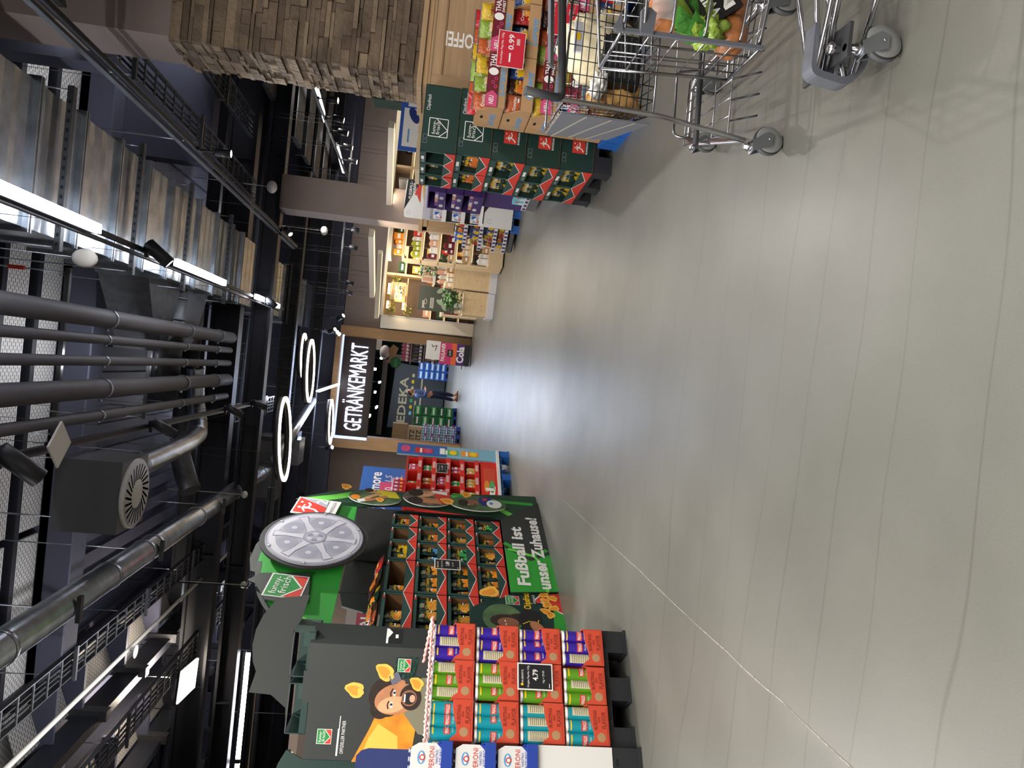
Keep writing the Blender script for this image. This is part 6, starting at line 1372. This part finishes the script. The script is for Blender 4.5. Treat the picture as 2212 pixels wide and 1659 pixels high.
for q in range(4): m.rect(.02+.12*q, .11+.12*q, 1.31, 1.53, -.001, 'peach')
m.build('rack_body', t)
t = thing('cream_boxes_shelf', 'pale shelf block with tissue boxes next to the left counters by the white end panel', 'shelving', (1.45, 20.4, 0)); m = MB(); m.box(0, .9, 0, .5, 0, .95, 'wood_pale'); m.rect(.05, .4, .5, .9, -.001, 'maroon'); m.rect(.45, .85, .55, .9, -.001, 'peach'); m.rect(.05, .85, .1, .45, -.001, 'taupe_dark'); m.build('block', t)
# right of column: shelf and wall towards the pillar
t = thing('wall_shelf', 'pale wooden wall shelf with packs seen between column and stone pillar', 'shelving', (3.2, 15.9, 0)); m = MB(); m.box(0, 4.2, .5, .56, 0, 2.4, 'taupe'); m.build('back_panel', t)
m = MB(); m.box(0, 4.2, 0, .55, 2.32, 2.40, 'creamwhite'); m.build('top_rail', t)
for z in (1.1, 1.5, 1.95): m = MB(); m.box(0, 4.2, .05, .5, z, z+.05, 'wood_pale'); m.box(0, 4.2, .08, .11, z-.012, z, 'glow_strip'); m.build('shelf_board', t)
for q in range(5): m = MB(); m.box(.95*q, .95*q+.05, .02, .5, 0, 2.35, 'wood_pale'); m.build('upright', t)
WS = Frame(3.2, 15.9, 0); goods(WS, .1, 3.9, .1, 1.55, cols, 'shelf_pack', '%s pack from the left on the wall shelf right of the column, lower board', 'gift pack', 'packs on the wall shelf', 91) if False else goods(WS, .1, 1.2, .1, 1.55, cols, 'shelf_pack', '%s pack from the left on the wall shelf right of the column, lower board', 'gift pack', 'packs on the wall shelf', 91); goods(WS, 1.3, 2.3, .1, 2.0, cols, 'shelf_pack', '%s pack from the left on the wall shelf right of the column, upper board', 'gift pack', 'packs on the wall shelf', 92)
area_lamp('shelf_light', (4.5, 15.6, 2.6), 2.5, .3, 2, (1, .85, .62), (.5, 0, 0))
m = MB(); m.box(4.15, 4.6, 12, 12.4, 0, 2.55, 'dark_green_wall'); struct(m, 'wall_far_right_post')
t = thing('hygiene_board', 'tilted blue and white printed board above the green crisp stack', 'sign', (2.55, 9.0, 0), -.05); m = MB(); m.box(0, .75, 0, .02, 1.62, 1.92, 'flag_blue'); m.rect(.05, .5, 1.66, 1.88, -.001, 'ink_white'); m.ell(.42, 1.76, .1, .05, -.002, 'jersey_blue', 18, .5); m.rect(.1, .26, 1.80, 1.82, -.002, 'lorenz'); m.poly([(.60, 1.62), (.75, 1.62), (.75, 1.9), (.66, 1.86)], -.003, 'orange'); m.rect(.52, .62, 1.68, 1.84, -.002, 'ink_white'); m.build('board', t); m = MB(); m.tube([(.35, .03, 0), (.35, .03, 1.62)], .015, 'galv'); m.build('stand', t)

# ------------------------------------------------------------------ left background: sale stand and fridge row
t = thing('sale_stand', 'beige display stand with a dark red SALE sign seen below the green arch header', 'stand', (-4.35, 11.3, 0), .35)
m = MB(); m.box(0, 1.1, .2, .24, 0, 2.15, 'taupe_light'); m.box(0, 1.1, 0, .24, 1.2, 1.24, 'taupe_light'); m.build('stand_body', t); m = MB(); m.rect(.1, .75, 1.75, 1.98, -.001, 'sale'); m.box(.1, .75, 0, .01, 1.75, 1.98, 'sale'); m.txt('SALE', .42, 1.86, .13, -.003, 'ink_white', w=.4, bold=.02); m.build('sale_sign', t)
for q in range(2): m = MB(); m.rect(.62+.25*q, .82+.25*q, 1.5, 1.9, .19, 'plate'); m.box(.62+.25*q, .82+.25*q, .17, .2, 1.5, 1.9, 'white'); m.build('leaflet_holder', t)
t = thing('black_globe_lamp', 'black shaded lamp shape hanging behind the arch header', 'lamp', (-3.9, 12.6, 2.1)); m = MB(); m.ball((0, 0, 0), .25, .25, .2, 'black', 20, 12); m.tube([(0, 0, .2), (0, 0, 4.1)], .01, 'black', 5); m.build('shade', t)
t = thing('fridge_row', 'row of dark cooler cabinets with red packs at the far left edge', 'cooler', (-7.2, 9.2, 0), .1)
m = MB(); m.box(0, 2.6, .3, .9, 0, 2.45, 'black'); m.box(0, 2.6, .0, .3, 2.15, 2.45, 'taupe_dark'); m.build('cabinet', t)
m = MB(); m.rect(.1, 2.5, 1.2, 2.05, .295, 'maroon_d'); 
for q in range(10): m.rect(.12+.23*q, .30+.23*q, 1.5, 1.72, .29, ['maroon', 'ink_red', 'peach', 'ink_black'][q % 4])
m.build('shelf_front', t)
t = thing('leaflet_rack', 'wooden leaflet rack with blue and orange covers behind the beer display header', 'rack', (-3.2, 6.0, 0), .2)
m = MB(); m.box(0, .5, .1, .14, 0, 1.62, 'wood_light'); 
for q in range(3): m.rect(.28, .46, 1.30+.1*q, 1.38+.1*q, .095, ['lorenz', 'orange', 'ink_white'][q])
m.build('rack_body', t)
m = MB(); m.box(-14, -4.2, 15.5, 15.6, 0, 3.3, 'taupe_dark'); struct(m, 'wall_left_partition')
for i, (x, z) in enumerate(((-5.2, 3.0), (-6.4, 2.85), (-7.6, 3.1))):
    t = thing('reflection_strip', 'warm light strip reflected on the dark shelving at the far left, %s' % ['rightmost', 'middle', 'leftmost'][i], 'tube lamp', (x-1, 14.6, z)); m = MB(); m.box(0, .9, 0, .04, 0, .04, 'glow_warm'); m.build('diffuser', t); m = MB(); m.box(-.05, .95, 0, .05, .04, .08, 'black'); m.build('housing', t); m = MB(); m.tube([(.45, .02, .08), (.45, .02, 6.17-z)], .008, 'black', 5); m.build('suspension_rod', t)  # reflections on the shelving modelled as glowing strips
# ------------------------------------------------------------------ shopping trolleys
def caster(parent, x, y, z_top, heading, r=.062):
    """fork and grey wheel; the wheel stands on the floor below the pin"""
    T = Matrix.Translation((x, y, 0)) @ Matrix.Rotation(heading, 4, 'Z')
    c = MB(T); off = .035
    for s_ in (-.019, .019): c.prism([(off-.03, r-.01), (off+.02, r-.018), (off+.03, r+.012), (.02, r*2+.012), (-.028, r*2+.012)], s_-.0018, s_+.0018, 'galv')
    c.box(-.028, .022, -.020, .020, r*2+.008, r*2+.014, 'galv'); c.lathe([(.02, r*2+.014), (.02, r*2+.03), (.014, r*2+.034), (.012, z_top)], 'chrome', 14)
    f = c.build('caster_fork', parent)
    w_ = MB(T @ Matrix.Translation((off, 0, r)) @ Matrix.Rotation(PI/2, 4, 'X'))
    w_.lathe([(r*.55, -.013), (r*.93, -.014), (r, -.008), (r, .008), (r*.93, .014), (r*.55, .013)], 'rubber_dark', 30, keys=['wheel_grey', 'rubber_dark', 'rubber', 'rubber_dark', 'wheel_grey'])
    w_.lathe([(r*.32, -.012), (r*.55, -.009)], 'rubber_dark', 24); w_.lathe([(r*.55, .009), (r*.32, .012)], 'rubber_dark', 24); w_.lathe([(r*.30, -.016), (r*.32, -.012)], 'wheel_grey', 20); w_.lathe([(.006, -.024), (.006, .024)], 'chrome', 10)
    w_.build('wheel', f)
def wire_panel(m, p00, p10, p01, p11, nu, nv, r, k):
    """wires over a four-sided patch: nu along u, nv along v"""
    P = [Vector(p) for p in (p00, p10, p01, p11)]
    f = lambda u, v: (P[0]*(1-u)+P[1]*u)*(1-v)+(P[2]*(1-u)+P[3]*u)*v
    for i in range(nu+1): u = i/nu; m.tube([f(u, 0), f(u, 1)], r, k, 5)
    for j in range(nv+1): v = j/nv; m.tube([f(0, v), f(1, v)], r, k, 5)
def bent(pts, r, q=5):
    out = [Vector(pts[0])]
    for i in range(1, len(pts)-1):
        a, b, c = Vector(pts[i-1]), Vector(pts[i]), Vector(pts[i+1]); d1 = (a-b).normalized()*min(r, (a-b).length/2); d2 = (c-b).normalized()*min(r, (c-b).length/2)
        for j in range(q+1):
            s = j/q; out.append((b+d1)*(1-s)**2+b*2*s*(1-s)+(b+d2)*s*s)
    out.append(Vector(pts[-1])); return out

# ---- far trolley: basket with dark handle, its near left corner at (1.12, 2.95)
t = thing('shopping_trolley', 'wire shopping trolley with dark handle bar, brown paper bag in its basket', 'shopping trolley', (0, 0, 0))
# frame
nl, nr = (1.13, 2.95), (1.66, 3.0); fl, fr_ = (1.20, 3.72), (1.60, 3.76)
m = MB()
m.tube(bent([(1.12, 2.93, 1.10), (1.125, 2.95, .97), (1.125, 2.97, .54), (1.06, 2.93, .17)], .05), .011, 'chrome', 10)
m.tube(bent([(1.66, 2.95, 1.10), (1.66, 2.97, .97), (1.66, 2.99, .54), (1.63, 2.92, .17)], .05), .011, 'chrome', 10)
m.tube(bent([(1.06, 2.93, .165), (1.10, 3.05, .15), (1.28, 3.70, .15), (1.60, 3.72, .15), (1.62, 3.1, .15), (1.63, 2.92, .165)], .06), .012, 'chrome', 10)
m.build('frame', t)
m = MB(); m.tube(bent([(1.12, 2.90, 1.10), (1.125, 2.945, .945), (1.70, 2.955, 1.0), (1.74, 2.92, 1.1)], .03), .017, 'rubber_dark', 12); m.build('handle', t)
m = MB(); m.bar((1.24, 2.925, 1.005), (1.66, 2.93, 1.045), .05, .012, 'plastic_grey', (0, .5, 1)); 
for q in range(12): m.ball((1.26+.034*q, 2.918, 1.012+.0035*q), .010, .006, .008, 'ink_white', 8, 6)
m.build('coin_lock_cover', t)
m = MB()
zt0, zt1, zb = .935, .90, .55
A = (1.125, 2.97, zt0); B = (1.66, 2.99, zt0); C_ = (1.56, 3.72, zt1); D = (1.24, 3.68, zt1); a = (1.14, 3.0, zb); b = (1.645, 3.02, zb); c = (1.53, 3.66, zb+.05); d = (1.26, 3.62, zb+.05)
wire_panel(m, a, b, A, B, 9, 13, .0022, 'wire_dark'); wire_panel(m, a, d, A, D, 10, 9, .0022, 'wire'); wire_panel(m, b, c, B, C_, 8, 9, .0022, 'wire'); wire_panel(m, d, c, D, C_, 5, 12, .0022, 'wire'); wire_panel(m, a, b, d, c, 9, 8, .0022, 'wire_dark')
for p, q in ((A, B), (B, C_), (C_, D), (D, A), (a, b), (a, d), (b, c), (d, c), (A, a)): m.tube([p, q], .0055, 'wire', 8)
m.build('basket', t)
# left advertising panel
m = MB(); P = [Vector(p) for p in ((1.105, 3.03, .55), (1.205, 3.60, .60), (1.195, 3.62, .905), (1.095, 3.02, .93))]; n_ = (P[1]-P[0]).cross(P[3]-P[0]).normalized()*.006
m.add(P+[p+n_ for p in P], [(0, 1, 2, 3), (7, 6, 5, 4), (0, 4, 5, 1), (1, 5, 6, 2), (2, 6, 7, 3), (3, 7, 4, 0)], 'plastic_grey')
for s_ in (.15, .42, .7):
    L0 = P[0]*(1-s_)+P[3]*s_; L1 = P[1]*(1-s_-.18)+P[2]*(s_+.18); 
    e_ = -n_*.4; w_ = (P[3]-P[0])*.03; m.add([L0+e_, L1+e_, L1+w_+e_, L0+w_+e_], [(0, 1, 2, 3), (3, 2, 1, 0)], 'offwhite')
m.build('side_panel', t)
m = MB(); wire_panel(m, (1.12, 3.05, .20), (1.60, 3.07, .20), (1.24, 3.62, .20), (1.56, 3.62, .20), 6, 3, .0035, 'wire')
for q in range(5): m.tube([(1.18+.09*q, 3.06, .20), (1.17+.09*q, 2.93, .13)], .004, 'wire_dark', 6)
m.tube(bent([(1.16, 3.3, .18), (1.19, 3.36, .34), (1.50, 3.4, .34), (1.52, 3.34, .18)], .03), .006, 'wire', 8); m.tube([(1.14, 3.3, .25), (1.62, 3.34, .25)], .013, 'rubber_dark', 10); m.build('lower_rack', t)
caster(t, 1.045, 2.945, .17, .2); caster(t, 1.62, 2.93, .17, .35); caster(t, 1.27, 3.70, .15, .3, .055); caster(t, 1.57, 3.71, .15, .3, .055)
# things in the far basket
m = MB(); rr = random.Random(2)
def lump(m, c, rx, ry, rz, k, s=.15, seed=0, nu=36, nv=24, f=1.0):
    from mathutils import noise
    n0 = len(m.v); m.ball((0, 0, 0), rx, ry, rz, k, nu, nv); R_ = max(rx, ry, rz)
    for i in range(n0, len(m.v)):
        p = m.v[i]; q = p/R_*2.2*f+Vector((seed*3.1, seed, 0)); d = 1+s*1.3*(noise.noise(q)+.7*(.5-abs(noise.noise(q*2.3)))*2-.35+.3*noise.noise(q*5)); m.v[i] = Vector((p.x*d+c[0], p.y*d+c[1], p.z*d+c[2]))
m = MB(); lump(m, (0, 0, 0), .085, .10, .10, 'paper_bag', .22, 1); lump(m, (.02, .02, .06), .06, .07, .06, 'paper_bag', .25, 4); m.build('paper_bag', label='crumpled brown paper bag in the left end of the trolley basket', cat='paper bag', loc=(1.25, 3.22, .66))
m = MB(); lump(m, (0, 0, 0), .05, .06, .03, 'white', .4, 3, f=1.5); m.build('white_wrapper', label='white crumpled wrapper lying on the brown paper bag', cat='wrapper', loc=(1.27, 3.12, .765))
m = MB(); lump(m, (0, 0, 0), .15, .16, .17, 'cream_bag', .14, 6); lump(m, (.02, -.05, .12), .07, .06, .07, 'cream_bag', .2, 8); m.build('cloth_bag', label='pale cream bag filling the middle of the trolley basket', cat='bag', loc=(1.49, 3.28, .745))
m = MB(); m.box(-.11, .11, -.03, .03, 0, .16, 'black'); m.box(-.10, .10, -.034, -.03, .01, .15, 'ink_black')
for q in range(6): m.rect(-.09, .09, .02+.022*q, .028+.022*q, -.0345, 'box_dark_l')
m.build('black_case', label='black ribbed plastic case behind the basket wires', cat='case', loc=(1.38, 3.12, .60), rz=.15)
m = MB(); m.box(-.07, .07, 0, .012, 0, .035, 'plate'); m.ell(0, .018, .02, .01, -.001, 'ink_yellow', 10); m.build('receipt', label='small pale card with a yellow mark on the cream bag', cat='card', loc=(1.45, 3.09, .86), rz=.2)

# ---- near trolley, its nose pointing left into the picture
t = thing('shopping_trolley', 'nearest shopping trolley, only its nose with bread and lettuce in view', 'shopping trolley', (0, 0, 0))
m = MB()
for (y0_, y1_, z0_, z1_) in ((2.262, 2.10, .238, .24), (2.272, 2.16, .205, .20), (2.30, 2.46, .205, .20), (2.302, 2.56, .238, .24), (2.262, 2.0, .112, .11), (2.302, 2.60, .112, .11)):
    m.tube([(1.07, y0_, z0_), (2.1, y0_+(y1_-y0_)*1.7, z1_)], .0095, 'chrome', 10)
m.build('frame', t)
m = MB(); out = bent([(1.22, 0, .262), (1.055, 0, .262), (1.035, 0, .13), (1.10, 0, .075), (1.19, 0, .062)], .035); inn = bent([(1.20, 0, .078), (1.11, 0, .092), (1.060, 0, .14), (1.075, 0, .242), (1.22, 0, .244)], .025)
o_ = [(p[0], p[2]) for p in out]+[(p[0], p[2]) for p in inn]
m.prism(o_, 2.25, 2.31, 'plastic_grey', 'plastic_grey'); m.box(1.06, 1.09, 2.26, 2.30, .165, .178, 'galv'); m.build('bumper', t)
m = MB(); m.box(1.09, 1.20, 2.17, 2.44, .178, .190, 'galv_dark')
for ya in (2.22, 2.36): m.lathe([(.014, 0), (.014, .02), (.02, .022), (.02, .034), (.006, .04)], 'chrome', 12, (1.13, ya, .19))
m.build('axle_plate', t)
caster(t, 1.125, 2.19, .19, .25, .063); caster(t, 1.16, 2.42, .19, .25, .063); caster(t, 2.2, 2.0, .2, .25, .063); caster(t, 2.2, 2.65, .2, .25, .063)
m = MB()
A = (1.085, 2.24, .89); B = (1.085, 2.52, .89); Cc = (2.2, 2.68, 1.0); D = (2.2, 1.92, 1.0); a = (1.105, 2.25, .44); b = (1.105, 2.50, .44); c = (2.2, 2.62, .40); d = (2.2, 1.98, .40)
wire_panel(m, a, b, A, B, 4, 5, .003, 'wire'); wire_panel(m, b, c, B, Cc, 22, 5, .0022, 'wire'); wire_panel(m, a, b, d, c, 6, 16, .0025, 'wire')
for v in (.02, .16, .42, .66, .86, 1): 
    p0 = Vector(a)*(1-v)+Vector(A)*v; p1 = Vector(d)*(1-v)+Vector(D)*v; m.tube([p0, p0+Vector((.035, -.02, -.002)), p1], .0045, 'wire', 8)
for u in (.3, .6, 1): m.tube([Vector(a)*(1-u)+Vector(d)*u, Vector(A)*(1-u)+Vector(D)*u], .003, 'wire', 6)
for p, q in ((A, B), (B, Cc), (B, b), (a, b), (b, c)): m.tube([p, q], .006, 'wire', 8)
m.build('basket', t)
m = MB(); m.bar((1.088, 2.235, .91), (1.108, 2.245, .43), .012, .016, 'plastic_grey', (0, 1, 0)); m.prism([(1.085, .835), (1.085, .795), (1.15, .79), (1.165, .81), (1.155, .838)], 2.222, 2.24, 'plastic_grey'); m.prism([(1.085, .92), (1.085, .89), (1.14, .90)], 2.222, 2.24, 'plastic_grey'); m.build('corner_guard', t)
# goods in the near basket
m = MB(); m.warp = None
for q in range(9): m.ball((.0+.034*q, 0, 0), .024, .05, .055, 'roll', 12, 8)
m.build('sliced_bread', label='packed sliced bread at the top of the near trolley basket', cat='bread', loc=(1.20, 2.38, .72), rz=.1)
m = MB(); m.box(-.02, .32, -.062, -.060, -.06, .06, 'film'); m.poly([(.05, -.03), (.16, -.05), (.17, .0), (.06, .02)], -.063, 'ink_red'); m.build('bread_wrapper', label='clear wrapper with a red label on the sliced bread', cat='wrapper', loc=(1.20, 2.38, .72), rz=.1)
m = MB(); m.box(-.10, .10, -.03, .03, -.07, .07, 'ink_black'); y = -.0315
for q, w_ in enumerate(('WIENER', 'MINI')): m.txt(w_, 0, .03-.055*q, .042, y, 'ink_white', w=.17, bold=.03)
o = m.build('black_pack', label='black packet with bold white letters in the near trolley', cat='food pack', loc=(1.285, 2.32, .61), rz=.1); o.rotation_euler = (0, -.7, .1)
m = MB(); lump(m, (0, 0, 0), .05, .055, .055, 'foil_lime', .35, 3, f=1.6); rr = random.Random(4)
for q in range(26):
    a_ = rr.uniform(0, 2*PI); e_ = rr.uniform(-.4, 1.4); dr = Vector((math.cos(a_)*math.cos(e_), math.sin(a_)*math.cos(e_), math.sin(e_))); p = dr*.04; tip = dr*rr.uniform(.07, .09)+Vector((.03, 0, .035)); sd = dr.cross(Vector((.3, .2, 1))).normalized()*.03
    m.add([p-sd*.5, p+sd*.5, tip+sd, tip*1.05, tip-sd, (p+tip)/2+dr*.008], [(0, 1, 5), (1, 2, 5), (2, 3, 5), (3, 4, 5), (4, 0, 5)], 'leaf' if q % 2 else 'foil_lime')
m.build('lettuce', label='green wrapped lettuce head in the near trolley nose', cat='lettuce', loc=(1.175, 2.33, .59))
m = MB()
for q in range(4): lump(m, (.11*q, .01*math.sin(q), 0), .072, .06, .055, 'roll', .05, q)
m.ell(.16, .0, .05, .03, -.062, 'ink_white', 18); m.ell(.18, -.01, .02, .015, -.063, 'ink_red', 12); m.build('bread_rolls', label='bag of brown bread rolls on the floor of the near trolley basket', cat='bread rolls', loc=(1.18, 2.35, .505), rz=.05)
m = MB(); lump(m, (0, 0, 0), .06, .05, .05, 'ink_yellow', .1, 2); m.build('yellow_pack', label='bright yellow pack at the picture edge above the bread', cat='food pack', loc=(1.40, 2.38, .70))
bpy.context.view_layer.update()
